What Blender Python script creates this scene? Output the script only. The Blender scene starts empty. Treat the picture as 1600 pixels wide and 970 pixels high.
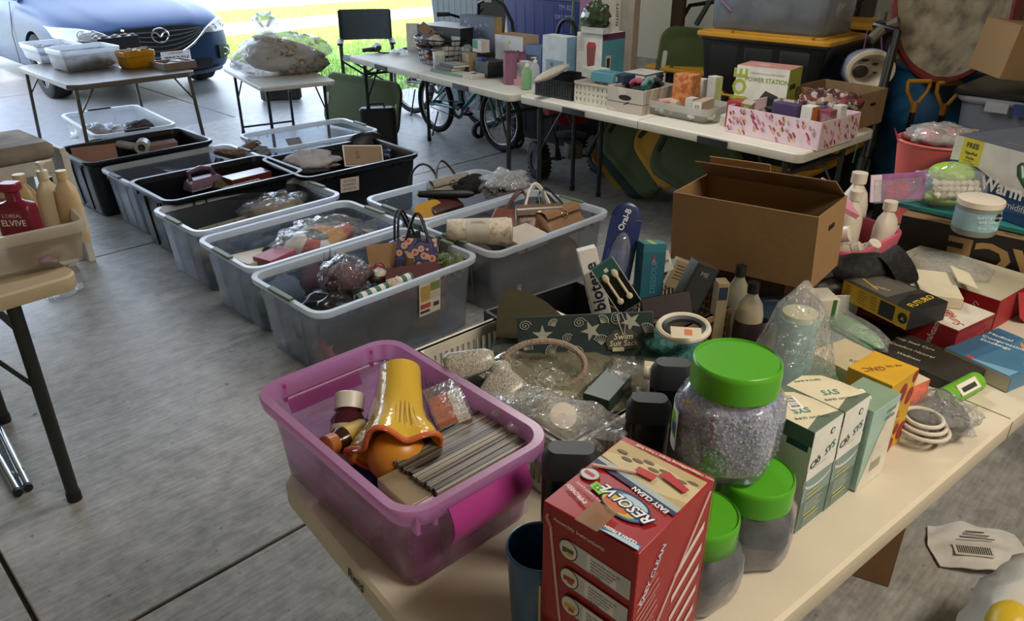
SKY, SUN, LAMP, EXPO = .45, 1.9, 21, 1.55
import bpy, math, random
from math import sin, cos, pi, radians, tan, atan2, sqrt
from mathutils import Vector, Matrix, noise
COL = bpy.context.scene.collection
RNG = random.Random(11)
# ---------- camera model (the frame is 1600x970) ----------
FPX, PITCH, EYE = 1200.0, radians(26.4), 1.62
def at(px, py, z=0.0):
    """point of the place at height z that the photo shows at this pixel"""
    x = (px-800)/FPX; y = -(py-485)/FPX
    d = (x, cos(PITCH)+y*sin(PITCH), -sin(PITCH)+y*cos(PITCH))
    t = (z-EYE)/d[2]; a, b = d[0]*t, d[1]*t; s = sqrt(.5)
    return Vector((s*a+s*b, -s*a+s*b, z))
def atx(px, py, X):
    a = at(px, py, 0); o = Vector((0, 0, EYE)); return o+(a-o)*(X/a.x)
def vec(*a): return Vector(a)
# ---------- materials ----------
def lin(h):
    if isinstance(h, str):
        h = h.lstrip('#'); h = ''.join(x*2 for x in h) if len(h) == 3 else h; c = [int(h[i:i+2], 16)/255 for i in (0, 2, 4)]
    else: c = list(h)
    m_ = sum(c)/3; c = [m_+(x-m_)*.88 for x in c]
    return tuple((x/12.92 if x <= .04045 else ((x+.055)/1.055)**2.4) for x in c)+(1,)
MC = {}
def new_mat(key):
    m = bpy.data.materials.new(key); m.use_nodes = True; n = m.node_tree; n.nodes.clear()
    return m, n
def P(c, r=.5, metal=0, var=.06, scale=18, bump=0, bscale=60, spec=.5, emit=0, coat=0, sheen=0):
    """painted / plastic / cloth surface with a little procedural variation"""
    key = ('P', c, r, metal, var, scale, bump, bscale, spec, emit, coat, sheen)
    if key in MC: return MC[key]
    m, t = new_mat('surface'); N = t.nodes; L = t.links
    o = N.new('ShaderNodeOutputMaterial'); b = N.new('ShaderNodeBsdfPrincipled'); L.new(b.outputs[0], o.inputs[0])
    base = lin(c); b.inputs['Roughness'].default_value = r; b.inputs['Metallic'].default_value = metal
    b.inputs['Specular IOR Level'].default_value = spec; b.inputs['Coat Weight'].default_value = coat; b.inputs['Sheen Weight'].default_value = sheen
    tc = N.new('ShaderNodeTexCoord')
    if var:
        n = N.new('ShaderNodeTexNoise'); n.inputs['Scale'].default_value = scale; n.inputs['Detail'].default_value = 4
        L.new(tc.outputs['Object'], n.inputs['Vector'])
        cr = N.new('ShaderNodeValToRGB'); cr.color_ramp.elements[0].position = .3; cr.color_ramp.elements[1].position = .7
        cr.color_ramp.elements[0].color = tuple(x*(1-var*2) for x in base[:3])+(1,)
        cr.color_ramp.elements[1].color = tuple(min(1, x*(1+var)) for x in base[:3])+(1,)
        L.new(n.outputs['Fac'], cr.inputs[0]); L.new(cr.outputs[0], b.inputs['Base Color'])
    else: b.inputs['Base Color'].default_value = base
    if bump:
        n2 = N.new('ShaderNodeTexNoise'); n2.inputs['Scale'].default_value = bscale; n2.inputs['Detail'].default_value = 5
        L.new(tc.outputs['Object'], n2.inputs['Vector'])
        bp = N.new('ShaderNodeBump'); bp.inputs['Strength'].default_value = bump; bp.inputs['Distance'].default_value = .01
        L.new(n2.outputs['Fac'], bp.inputs['Height']); L.new(bp.outputs[0], b.inputs['Normal'])
    if emit: b.inputs['Emission Color'].default_value = base; b.inputs['Emission Strength'].default_value = emit
    MC[key] = m; return m
def schlick(t, amt, base, bump=None):
    """mirror share that grows towards grazing sight, the same from both sides of a sheet"""
    N = t.nodes; L = t.links
    f = N.new('ShaderNodeLayerWeight'); f.inputs[0].default_value = .5
    if bump: L.new(bump.outputs[0], f.inputs['Normal'])
    p = N.new('ShaderNodeMath'); p.operation = 'POWER'; L.new(f.outputs['Facing'], p.inputs[0]); p.inputs[1].default_value = 4
    m = N.new('ShaderNodeMath'); m.operation = 'MULTIPLY_ADD'; L.new(p.outputs[0], m.inputs[0]); m.inputs[1].default_value = amt; m.inputs[2].default_value = base
    return m
def CLEAR(c='#e8eef6', clear=.55, trans=.5, rough=.25, gloss=.12):
    """thin translucent plastic: part of the light passes straight, the rest is scattered, a little mirrored"""
    key = ('C', c, clear, trans, rough, gloss)
    if key in MC: return MC[key]
    m, t = new_mat('clear_plastic'); N = t.nodes; L = t.links
    o = N.new('ShaderNodeOutputMaterial'); col = lin(c)
    tr = N.new('ShaderNodeBsdfTransparent'); tr.inputs[0].default_value = tuple(.35+.65*x for x in col[:3])+(1,)
    if clear < .9 and max(col[:3])-min(col[:3]) > .15: tr.inputs[0].default_value = tuple(.58+.42*x for x in col[:3])+(1,)
    df = N.new('ShaderNodeBsdfDiffuse'); df.inputs[0].default_value = col
    tl = N.new('ShaderNodeBsdfTranslucent'); tl.inputs[0].default_value = col
    m1 = N.new('ShaderNodeMixShader'); m1.inputs[0].default_value = trans; L.new(df.outputs[0], m1.inputs[1]); L.new(tl.outputs[0], m1.inputs[2])
    lw = N.new('ShaderNodeLayerWeight'); lw.inputs[0].default_value = .35
    mr = N.new('ShaderNodeMapRange'); L.new(lw.outputs['Facing'], mr.inputs[0])
    mr.inputs[3].default_value = 1-clear; mr.inputs[4].default_value = min(1, (1-clear)*2.2)
    m2 = N.new('ShaderNodeMixShader'); L.new(mr.outputs[0], m2.inputs[0]); L.new(tr.outputs[0], m2.inputs[1]); L.new(m1.outputs[0], m2.inputs[2])
    gl = N.new('ShaderNodeBsdfGlossy'); gl.inputs['Roughness'].default_value = rough
    mg = schlick(t, .8, .035+gloss*.1)
    m3 = N.new('ShaderNodeMixShader'); L.new(mg.outputs[0], m3.inputs[0]); L.new(m2.outputs[0], m3.inputs[1]); L.new(gl.outputs[0], m3.inputs[2])
    L.new(m3.outputs[0], o.inputs[0]); MC[key] = m; return m
def FILM(c='#f4f6f8', clear=.8, scale=30, strength=1.0):
    """crinkled polythene film"""
    key = ('F', c, clear, scale, strength)
    if key in MC: return MC[key]
    m, t = new_mat('plastic_film'); N = t.nodes; L = t.links; col = lin(c)
    o = N.new('ShaderNodeOutputMaterial'); tc = N.new('ShaderNodeTexCoord')
    n = N.new('ShaderNodeTexNoise'); n.inputs['Scale'].default_value = scale; n.inputs['Detail'].default_value = 2.5; n.inputs['Distortion'].default_value = 2.5
    L.new(tc.outputs['Object'], n.inputs['Vector'])
    bp = N.new('ShaderNodeBump'); bp.inputs['Strength'].default_value = strength; bp.inputs['Distance'].default_value = .02; L.new(n.outputs['Fac'], bp.inputs['Height'])
    tr = N.new('ShaderNodeBsdfTransparent'); tr.inputs[0].default_value = tuple(.5+.5*x for x in col[:3])+(1,)
    df = N.new('ShaderNodeBsdfDiffuse'); df.inputs[0].default_value = col
    m1 = N.new('ShaderNodeMixShader'); m1.inputs[0].default_value = (1-clear)*.6; L.new(tr.outputs[0], m1.inputs[1]); L.new(df.outputs[0], m1.inputs[2])
    gl = N.new('ShaderNodeBsdfGlossy'); gl.inputs['Roughness'].default_value = .08; L.new(bp.outputs[0], gl.inputs['Normal'])
    mm = schlick(t, .75, .055, bp)
    m2 = N.new('ShaderNodeMixShader'); L.new(mm.outputs[0], m2.inputs[0]); L.new(m1.outputs[0], m2.inputs[1]); L.new(gl.outputs[0], m2.inputs[2])
    L.new(m2.outputs[0], o.inputs[0]); MC[key] = m; return m
def PATTERN(kind, cols, scale=20, r=.6, thr=.5, bump=0):
    """voronoi / noise / wave / brick patterns between listed colours"""
    key = ('T', kind, tuple(cols), scale, r, thr, bump)
    if key in MC: return MC[key]
    m, t = new_mat('pattern'); N = t.nodes; L = t.links
    o = N.new('ShaderNodeOutputMaterial'); b = N.new('ShaderNodeBsdfPrincipled'); L.new(b.outputs[0], o.inputs[0]); b.inputs['Roughness'].default_value = r
    tc = N.new('ShaderNodeTexCoord')
    cr = N.new('ShaderNodeValToRGB'); cr.color_ramp.interpolation = 'CONSTANT'
    while len(cr.color_ramp.elements) < len(cols): cr.color_ramp.elements.new(.5)
    k = len(cols)
    if kind == 'voronoi':
        n = N.new('ShaderNodeTexVoronoi'); n.inputs['Scale'].default_value = scale; out = n.outputs['Distance']
        sep = None
        for i, c in enumerate(cols):
            cr.color_ramp.elements[i].position = [0, thr*.5, thr, thr*1.4, thr*1.8][i] if i else 0; cr.color_ramp.elements[i].color = lin(c)
    elif kind == 'cells':
        n = N.new('ShaderNodeTexVoronoi'); n.inputs['Scale'].default_value = scale
        sp = N.new('ShaderNodeSeparateColor'); L.new(n.outputs['Color'], sp.inputs[0]); out = sp.outputs[0]
        for i, c in enumerate(cols): cr.color_ramp.elements[i].position = i/k; cr.color_ramp.elements[i].color = lin(c)
    elif kind == 'wave':
        n = N.new('ShaderNodeTexWave'); n.inputs['Scale'].default_value = scale; n.inputs['Distortion'].default_value = thr; out = n.outputs['Fac']
        for i, c in enumerate(cols): cr.color_ramp.elements[i].position = i/k; cr.color_ramp.elements[i].color = lin(c)
    else:
        n = N.new('ShaderNodeTexNoise'); n.inputs['Scale'].default_value = scale; n.inputs['Detail'].default_value = 6; out = n.outputs['Fac']
        cr.color_ramp.interpolation = 'LINEAR'
        for i, c in enumerate(cols): cr.color_ramp.elements[i].position = .35+.3*i/max(1, k-1); cr.color_ramp.elements[i].color = lin(c)
    L.new(tc.outputs['Object'], n.inputs['Vector']); L.new(out, cr.inputs[0]); L.new(cr.outputs[0], b.inputs['Base Color'])
    if bump:
        bp = N.new('ShaderNodeBump'); bp.inputs['Strength'].default_value = bump; bp.inputs['Distance'].default_value = .01
        L.new(out, bp.inputs['Height']); L.new(bp.outputs[0], b.inputs['Normal'])
    MC[key] = m; return m
def lookup(m):
    return m if not isinstance(m, str) else P(m)
# ---------- geometry ----------
def T(x=0, y=0, z=0): return Matrix.Translation((x, y, z))
def RX(a): return Matrix.Rotation(radians(a), 4, 'X')
def RY(a): return Matrix.Rotation(radians(a), 4, 'Y')
def RZ(a): return Matrix.Rotation(radians(a), 4, 'Z')
def S(x, y=None, z=None): return Matrix.Diagonal((x, y if y is not None else x, z if z is not None else x, 1))
I4 = Matrix.Identity(4)
def rrect(w, d, r, n=4):
    r = min(r, w/2-1e-4, d/2-1e-4); out = []
    for cx, cy, a0 in ((w/2-r, d/2-r, 0), (-w/2+r, d/2-r, 90), (-w/2+r, -d/2+r, 180), (w/2-r, -d/2+r, 270)):
        for i in range(n+1):
            a = radians(a0+90*i/n); out.append((cx+r*cos(a), cy+r*sin(a)))
    return out
class G:
    def __init__(s): s.v = []; s.f = []; s.m = []; s.mats = []
    def mi(s, m):
        m = lookup(m)
        if m not in s.mats: s.mats.append(m)
        return s.mats.index(m)
    def add(s, vs, fs, m, M=I4):
        k = len(s.v); s.v += [M @ Vector(v) for v in vs]; i = s.mi(m)
        for f in fs: s.f.append([k+j for j in f]); s.m.append(i)
        return s
    def box(s, w, d, h, m, x=0, y=0, z=0, M=I4, base=True):
        z0, z1 = (z, z+h) if base else (z-h/2, z+h/2)
        v = [(x+a*w/2, y+b*d/2, c) for c in (z0, z1) for a, b in ((-1, -1), (1, -1), (1, 1), (-1, 1))]
        return s.add(v, [(0, 3, 2, 1), (4, 5, 6, 7), (0, 1, 5, 4), (1, 2, 6, 5), (2, 3, 7, 6), (3, 0, 4, 7)], m, M)
    def loft(s, loops, m, cap0=True, cap1=True, closed=True, M=I4):
        n = len(loops[0]); vs = [p for l in loops for p in l]; fs = []
        for i in range(len(loops)-1):
            for j in range(n if closed else n-1):
                a = i*n+j; b = i*n+(j+1) % n; fs.append((a, b, b+n, a+n))
        if cap0: fs.append(tuple(range(n-1, -1, -1)))
        if cap1: fs.append(tuple(range((len(loops)-1)*n, len(loops)*n)))
        return s.add(vs, fs, m, M)
    def rbox(s, w, d, h, m, r=.01, x=0, y=0, z=0, e=0, M=I4, n=4, w2=None, d2=None):
        """rounded-corner prism, optionally tapering to w2,d2 at the top, with eased top edge e"""
        w2 = w2 or w; d2 = d2 or d
        L = []
        if e: L.append([(a, b, z) for a, b in rrect(w-2*e, d-2*e, max(r-e, .001), n)]); L.append([(a, b, z+e) for a, b in rrect(w, d, r, n)])
        else: L.append([(a, b, z) for a, b in rrect(w, d, r, n)])
        if e: L.append([(a, b, z+h-e) for a, b in rrect(w2, d2, r, n)]); L.append([(a, b, z+h) for a, b in rrect(w2-2*e, d2-2*e, max(r-e, .001), n)])
        else: L.append([(a, b, z+h) for a, b in rrect(w2, d2, r, n)])
        return s.loft(L, m, M=M @ T(x, y, 0))
    def cyl(s, r, h, m, n=20, r2=None, M=I4, x=0, y=0, z=0):
        r2 = r if r2 is None else r2
        return s.loft([[(rr*cos(2*pi*i/n), rr*sin(2*pi*i/n), zz) for i in range(n)] for rr, zz in ((r, 0), (r2, h))], m, M=M @ T(x, y, z))
    def lathe(s, prof, m, n=24, M=I4, sx=1, sy=1, caps=True):
        L = [[(r*cos(2*pi*i/n)*sx, r*sin(2*pi*i/n)*sy, z) for i in range(n)] for r, z in prof]
        return s.loft(L, m, cap0=caps and prof[0][0] > 1e-5, cap1=caps and prof[-1][0] > 1e-5, M=M)
    def tube(s, pts, r, m, n=8, closed=False, M=I4, flat=1):
        pts = [Vector(p) for p in pts]; L = []; k = len(pts); up = Vector((0, 0, 1)); prev = None
        for i, p in enumerate(pts):
            if closed: d = (pts[(i+1) % k]-pts[i-1])
            else: d = pts[min(i+1, k-1)]-pts[max(i-1, 0)]
            d.normalize()
            if prev is None:
                a = d.orthogonal() if abs(d.dot(up)) > .95 else d.cross(up)
            else: a = prev-d*prev.dot(d)
            a.normalize(); prev = a; b = d.cross(a)
            rr = r[i] if isinstance(r, (list, tuple)) else r
            L.append([tuple(p+a*(rr*cos(2*pi*j/n))+b*(rr*flat*sin(2*pi*j/n))) for j in range(n)])
        if closed: L.append(L[0])
        return s.loft(L, m, cap0=not closed, cap1=not closed, M=M)
    def prism(s, pts, h, m, M=I4):
        """2D outline (x,y) extruded in z"""
        return s.loft([[(x, y, 0) for x, y in pts], [(x, y, h) for x, y in pts]], m, M=M)
    def ball(s, rx, ry, rz, m, n=14, k=9, M=I4, amp=0, freq=6, seed=0, flat=None, ridge=False):
        L = []
        for i in range(k+1):
            th = -pi/2+pi*i/k; row = []
            for j in range(n):
                ph = 2*pi*j/n; u = Vector((cos(th)*cos(ph), cos(th)*sin(ph), sin(th)))
                q = 1.0
                if amp:
                    w = noise.noise(u*freq*.35+Vector((seed*7.3, seed*1.7, seed)))
                    w2 = noise.noise(u*freq+Vector((seed, seed*3.1, 5)))
                    if ridge: w2 = 1-2*abs(w2)*1.6
                    q += amp*(w*1.2+w2*.7)
                z = u.z*rz*q
                if flat is not None: z = max(z, -flat)
                row.append((u.x*rx*q, u.y*ry*q, z))
            L.append(row)
        return s.loft(L, m, cap0=False, cap1=False, M=M)
    def grid(s, f, nu, nv, m, M=I4, thick=0):
        """surface f(u,v), u,v in 0..1, given thickness along its normal"""
        A = [[Vector(f(i/nu, j/nv)) for i in range(nu+1)] for j in range(nv+1)]
        vs = [v for r in A for v in r]; W = nu+1
        fs = [(j*W+i, j*W+i+1, (j+1)*W+i+1, (j+1)*W+i) for j in range(nv) for i in range(nu)]
        if thick:
            B = []
            for j in range(nv+1):
                for i in range(nu+1):
                    du = A[j][min(i+1, nu)]-A[j][max(i-1, 0)]; dv = A[min(j+1, nv)][i]-A[max(j-1, 0)][i]
                    q = du.cross(dv); q = q.normalized() if q.length > 1e-9 else Vector((0, 0, 1))
                    B.append(A[j][i]-q*thick)
            K = len(vs); vs += B; fs += [tuple(K+x for x in reversed(f2)) for f2 in fs]
            edge = [i for i in range(W)]+[j*W+nu for j in range(1, nv+1)]+[nv*W+i for i in range(nu-1, -1, -1)]+[j*W for j in range(nv-1, 0, -1)]
            for a, b in zip(edge, edge[1:]+edge[:1]): fs.append((b, a, K+a, K+b))
        return s.add(vs, fs, m, M)
    def text(s, body, size, m, M=I4, bold=.0, align='CENTER', shear=0, sx=1, depth=.00025):
        me = text_mesh(body, bold, align, shear)
        k = size
        return s.add([(v.co.x*k*sx, v.co.y*k, depth if v.co.z > 0 else 0) for v in me.vertices], [tuple(p.vertices) for p in me.polygons], m, M)
TM = {}
def text_mesh(body, bold, align, shear):
    key = (body, bold, align, shear)
    if key in TM: return TM[key]
    cu = bpy.data.curves.new('t', 'FONT'); cu.body = body; cu.size = 1; cu.extrude = .001; cu.offset = bold; cu.align_x = align; cu.align_y = 'CENTER'; cu.shear = shear
    cu.resolution_u = 2
    ob = bpy.data.objects.new('t', cu); me = bpy.data.meshes.new_from_object(ob)
    bpy.data.objects.remove(ob); bpy.data.curves.remove(cu)
    TM[key] = me; return me
# ---------- objects ----------
def smooth(me, ang=38):
    for p in me.polygons: p.use_smooth = True
    me.set_sharp_from_angle(angle=radians(ang))
def link(name, g, parent=None, bevel=0, sub=0, ang=38, label=None):
    me = bpy.data.meshes.new(name); me.from_pydata([tuple(v) for v in g.v], [], g.f); me.validate(); 
    for m in g.mats: me.materials.append(m)
    if len(me.polygons) == len(g.m): me.polygons.foreach_set('material_index', g.m)
    smooth(me, ang); me.update()
    o = bpy.data.objects.new(name, me); COL.objects.link(o); o.parent = parent
    if bevel:
        b = o.modifiers.new('b', 'BEVEL'); b.width = bevel; b.segments = 2; b.limit_method = 'ANGLE'; b.angle_limit = radians(40)
    if sub:
        b = o.modifiers.new('s', 'SUBSURF'); b.levels = sub; b.render_levels = sub
    if label: o['label'] = label
    return o
def tag(o, label, cat, group=None):
    o['label'] = label; o['category'] = cat
    if group: o['group'] = group
    return o
def place(o, loc, yaw=0, tilt=(0, 0)):
    o.location = loc; o.rotation_euler = (radians(tilt[0]), radians(tilt[1]), radians(yaw)); return o
def thing(name, label, cat, loc, yaw=0, group=None, tilt=(0, 0)):
    o = bpy.data.objects.new(name, None); o.empty_display_size = .1; COL.objects.link(o)
    return tag(place(o, loc, yaw, tilt), label, cat, group)
def solo(name, g, label, cat, loc, yaw=0, group=None, tilt=(0, 0), bevel=0, sub=0, ang=38):
    return tag(place(link(name, g, None, bevel, sub, ang), loc, yaw, tilt), label, cat, group)
def struct(name, g, bevel=0, ang=38, loc=(0, 0, 0), yaw=0):
    o = place(link(name, g, None, bevel, 0, ang), loc, yaw); o['kind'] = 'structure'; return o
def dup(root, loc, yaw=0, label=None, group=None, tilt=(0, 0)):
    def rec(o, par):
        c = o.copy(); COL.objects.link(c); c.parent = par
        for ch in list(o.children): rec(ch, c)
        return c
    r = rec(root, None); place(r, loc, yaw, tilt)
    if label: r['label'] = label
    if group: r['group'] = group
    return r
# face frames of a w x d x h carton standing on its base: L is the -x side, R the -y side, T the top
def FR(side, w, d, h, rot=0, lift=.0006):
    B = {'L': (T(-w/2-lift, 0, h/2), Matrix(((0, 0, -1, 0), (-1, 0, 0, 0), (0, 1, 0, 0), (0, 0, 0, 1)))),
         'R': (T(0, -d/2-lift, h/2), Matrix(((1, 0, 0, 0), (0, 0, -1, 0), (0, 1, 0, 0), (0, 0, 0, 1)))),
         'E': (T(w/2+lift, 0, h/2), Matrix(((0, 0, 1, 0), (1, 0, 0, 0), (0, 1, 0, 0), (0, 0, 0, 1)))),
         'T': (T(0, 0, h+lift), I4)}[side]
    return B[0] @ B[1] @ RZ(rot)
class Carton:
    """closed printed carton; panels and words are laid on its faces"""
    def __init__(s, name, label, cat, size, loc, yaw=0, mat='#b08a5c', group=None, tilt=(0, 0), bevel=.0012, sides=None):
        s.w, s.d, s.h = size; s.t = thing(name, label, cat, loc, yaw, group, tilt)
        g = G().box(s.w, s.d, s.h, mat)
        link('carton', g, s.t, bevel=bevel); s.g = G(); s.k = {}
    def fr(s, side, rot=0):
        s.k[side] = s.k.get(side, 0)+1; return FR(side, s.w, s.d, s.h, rot, .0004+.00011*s.k[side])
    def fs(s, side): return {'L': (s.d, s.h), 'R': (s.w, s.h), 'E': (s.d, s.h), 'T': (s.w, s.d)}[side]
    def rect(s, side, m, u0=-.5, v0=-.5, u1=.5, v1=.5):
        a, b = s.fs(side); M = s.fr(side)
        s.g.add([(u0*a, v0*b, 0), (u1*a, v0*b, 0), (u1*a, v1*b, 0), (u0*a, v1*b, 0)], [(0, 1, 2, 3)], m, M); return s
    def poly(s, side, m, pts):
        a, b = s.fs(side); s.g.add([(u*a, v*b, 0) for u, v in pts], [tuple(range(len(pts)))], m, s.fr(side)); return s
    def disc(s, side, m, u, v, r, ry=None, n=20, rot=0):
        a, b = s.fs(side); ry = ry or r; c, q = cos(radians(rot)), sin(radians(rot))
        s.g.add([(u*a+c*r*cos(2*pi*i/n)-q*ry*sin(2*pi*i/n), v*b+q*r*cos(2*pi*i/n)+c*ry*sin(2*pi*i/n), 0) for i in range(n)], [tuple(range(n))], m, s.fr(side)); return s
    def text(s, side, body, size, m, u=0, v=0, rot=0, **k):
        a, b = s.fs(side); s.g.text(body, size, m, s.fr(side) @ T(u*a, v*b, 0) @ RZ(rot), **k); return s
    def lines(s, side, m, u, v, w, n, gap, t=.0012, rot=0):
        """rows of tiny print"""
        a, b = s.fs(side); M = s.fr(side) @ T(u*a, v*b, 0) @ RZ(rot)
        for i in range(n):
            L = w*(.7+.3*((i*37) % 10)/10)
            s.g.add([(0, -i*gap, 0), (L, -i*gap, 0), (L, -i*gap+t, 0), (0, -i*gap+t, 0)], [(0, 1, 2, 3)], m, M)
        return s
    def bars(s, side, u, v, w, h, m='#1a1a1a', bg='#f2f0ea', rot=0, n=14):
        a, b = s.fs(side); M = s.fr(side) @ T(u*a, v*b, 0) @ RZ(rot)
        s.g.add([(-w/2, -h/2, 0), (w/2, -h/2, 0), (w/2, h/2, 0), (-w/2, h/2, 0)], [(0, 1, 2, 3)], bg, M)
        x = -w*.42; r = random.Random(int(w*9999+h*777))
        for i in range(n):
            t = w*.84/n; q = t*r.choice((.25, .45, .7))
            s.g.add([(x, -h*.35, .0001), (x+q, -h*.35, .0001), (x+q, h*.38, .0001), (x, h*.38, .0001)], [(0, 1, 2, 3)], m, M); x += t
        return s
    def done(s, name='printing'):
        if s.g.f: link(name, s.g, s.t)
        return s.t
def bag(name, label, cat, size, loc, yaw=0, film=None, inner=None, seed=1, group=None, amp=.28, freq=7, n=26, k=16, tilt=(0, 0), icol=None):
    """a crinkled clear bag round its contents"""
    t = thing(name, label, cat, loc, yaw, group, tilt); a, b, c = size
    g = G().ball(a/2, b/2, c/2, film or FILM(), n=n, k=k, amp=amp, freq=freq, seed=seed, flat=c*.42, ridge=True, M=T(0, 0, c*.42))
    link('film', g, t, ang=180)
    if inner: 
        g = G().ball(a/2*.86, b/2*.86, c/2*.84, inner, n=18, k=10, amp=.16, freq=5, seed=seed+3, flat=c*.36, M=T(0, 0, c*.38)); link('contents', g, t, ang=180)
    return t
def heap(name, label, cat, size, loc, yaw, mat, seed=1, amp=.3, freq=6, group=None, tilt=(0, 0), ridge=True, n=22, k=14):
    a, b, c = size
    g = G().ball(a/2, b/2, c/2, mat, n=n, k=k, amp=amp, freq=freq, seed=seed, flat=c*.42, ridge=ridge, M=T(0, 0, c*.42))
    return solo(name, g, label, cat, loc, yaw, group, tilt, ang=180)
CAR_AT, CAR_YAW = (3.33, 8.50, -.012), 0
# ---------- the garage: x runs to the side wall, y out through the open door ----------
def concrete(base='#8b8a88', dark='#6d6b68', sc=1.0):
    m, t = new_mat('concrete'); N = t.nodes; L = t.links
    o = N.new('ShaderNodeOutputMaterial'); b = N.new('ShaderNodeBsdfPrincipled'); L.new(b.outputs[0], o.inputs[0])
    tc = N.new('ShaderNodeTexCoord')
    n1 = N.new('ShaderNodeTexNoise'); n1.inputs['Scale'].default_value = 1.3*sc; n1.inputs['Detail'].default_value = 8; n1.inputs['Roughness'].default_value = .65
    n2 = N.new('ShaderNodeTexNoise'); n2.inputs['Scale'].default_value = 14*sc; n2.inputs['Detail'].default_value = 8; n2.inputs['Roughness'].default_value = .7
    mp = N.new('ShaderNodeMapping'); mp.inputs['Scale'].default_value = (9, 75, 1); mp.inputs['Rotation'].default_value = (0, 0, -.12)
    n3 = N.new('ShaderNodeTexNoise'); n3.inputs['Scale'].default_value = 1; n3.inputs['Detail'].default_value = 4
    L.new(tc.outputs['Object'], n1.inputs['Vector']); L.new(tc.outputs['Object'], n2.inputs['Vector']); L.new(tc.outputs['Object'], mp.inputs[0]); L.new(mp.outputs[0], n3.inputs['Vector'])
    a1 = N.new('ShaderNodeMath'); a1.operation = 'ADD'; L.new(n1.outputs['Fac'], a1.inputs[0]); L.new(n2.outputs['Fac'], a1.inputs[1])
    a2 = N.new('ShaderNodeMath'); a2.operation = 'MULTIPLY_ADD'; L.new(n3.outputs['Fac'], a2.inputs[0]); a2.inputs[1].default_value = .6; L.new(a1.outputs[0], a2.inputs[2])
    cr = N.new('ShaderNodeValToRGB'); cr.color_ramp.elements[0].position = .9/1.35*1.0; cr.color_ramp.elements[1].position = 1.0
    mr = N.new('ShaderNodeMapRange'); mr.inputs[1].default_value = .9; mr.inputs[2].default_value = 1.75; L.new(a2.outputs[0], mr.inputs[0]); L.new(mr.outputs[0], cr.inputs[0])
    cr.color_ramp.elements[0].position = .15; cr.color_ramp.elements[1].position = .75
    cr.color_ramp.elements[0].color = lin(dark); cr.color_ramp.elements[1].color = lin(base)
    v = N.new('ShaderNodeTexNoise'); v.inputs['Scale'].default_value = 38; v.inputs['Detail'].default_value = 1; L.new(tc.outputs['Object'], v.inputs['Vector'])
    c2 = N.new('ShaderNodeValToRGB'); c2.color_ramp.elements[0].position = .74; c2.color_ramp.elements[0].color = (1, 1, 1, 1); c2.color_ramp.elements[1].position = .78; c2.color_ramp.elements[1].color = (.55, .54, .53, 1)
    L.new(v.outputs['Fac'], c2.inputs[0])
    mx = N.new('ShaderNodeMix'); mx.data_type = 'RGBA'; mx.blend_type = 'MULTIPLY'; mx.inputs[0].default_value = 1; L.new(cr.outputs[0], mx.inputs[6]); L.new(c2.outputs[0], mx.inputs[7])
    L.new(mx.outputs[2], b.inputs['Base Color']); b.inputs['Roughness'].default_value = .42; b.inputs['Specular IOR Level'].default_value = .5
    bp = N.new('ShaderNodeBump'); bp.inputs['Strength'].default_value = .35; bp.inputs['Distance'].default_value = .004; L.new(a2.outputs[0], bp.inputs['Height']); L.new(bp.outputs[0], b.inputs['Normal'])
    return m
FLOOR = concrete('#b1b1ae', '#7b7a76'); DRIVE = concrete('#95979a', '#7f8082', .7)
GX0, GX1, GY0, GY1, GH = -1.9, 6.15, -2.2, 6.95, 2.75
def slab(x0, x1, y0, y1, m, z0=-.12, z1=0): return G().add([(x, y, z) for z in (z0, z1) for x, y in ((x0, y0), (x1, y0), (x1, y1), (x0, y1))], [(0, 3, 2, 1), (4, 5, 6, 7), (0, 1, 5, 4), (1, 2, 6, 5), (2, 3, 7, 6), (3, 0, 4, 7)], m)
# floor slabs with sawn joints between them
jx = [GX0-.3, .55, GX1+.3]; jy = [GY0-.3, 1.78, 4.28, GY1]
# joint rows seen in the photo: across at y 1.78 (by the near table) and y 4.3
g = G(); s_ = .006
xs = [GX0-.3, GX1+.3]; ys = [GY0-.3, 1.72, 4.40, GY1+.2]
fl = G()
j1a, j1b = at(0, 872, 0), at(50, 965, 0)
for x0, x1 in ((GX0-.3, .13), (.142, GX1+.3)):
    for i in range(3): fl.add(*[slab(x0, x1, ys[i]+(s_ if i else 0), ys[i+1]-s_, FLOOR).__dict__[k] for k in ('v', 'f')], FLOOR)
struct('floor', fl, bevel=.004)
struct('trim_1', slab(GX0-.3, GX1+.3, GY0-.3, GY1+.2, P('#4a4038', .95), -.16, -.022))
g = G()
dy = [GY1+.22, 9.9, 13.3]
dx = [-4.5, 3.4, 5.15]
for i in range(2):
    for j in range(2): g.add(*[slab(dx[i]+.008, dx[i+1]-.008, dy[j]+.008, dy[j+1]-.008, DRIVE, -.14, -.012).__dict__[k] for k in ('v', 'f')], DRIVE)
struct('driveway', g, bevel=.005)
GRASS = PATTERN('noise', ('#5f8a2a', '#7fae40', '#98c252'), 9, .9, bump=.6)
def strip(name, pts, m, z=-.03, th=.1):
    g = G(); g.loft([[(x, y, z-th) for x, y in pts], [(x, y, z) for x, y in pts]], m); return struct(name, g)
strip('ground', [(-60, -8), (80, -8), (80, 90), (-60, 90)], P('#6f8a3c', .95), -.16)
strip('lawn', [(5.2, 6.5), (5.2, 13.3), (45, 13.3), (45, 6.5)], GRASS, -.02)
strip('sidewalk', [(-40, 13.3), (60, 13.3), (60, 15.0), (-40, 15.0)], concrete('#c6c4bd', '#aeaba4', .5), -.012)
strip('verge', [(-40, 15.0), (60, 15.0), (60, 17.6), (-40, 17.6)], GRASS, -.02)
strip('road', [(-60, 17.8), (80, 17.8), (80, 60), (-60, 60)], concrete('#c6c4bd', '#aeaba4', .5), -.1)
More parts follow.
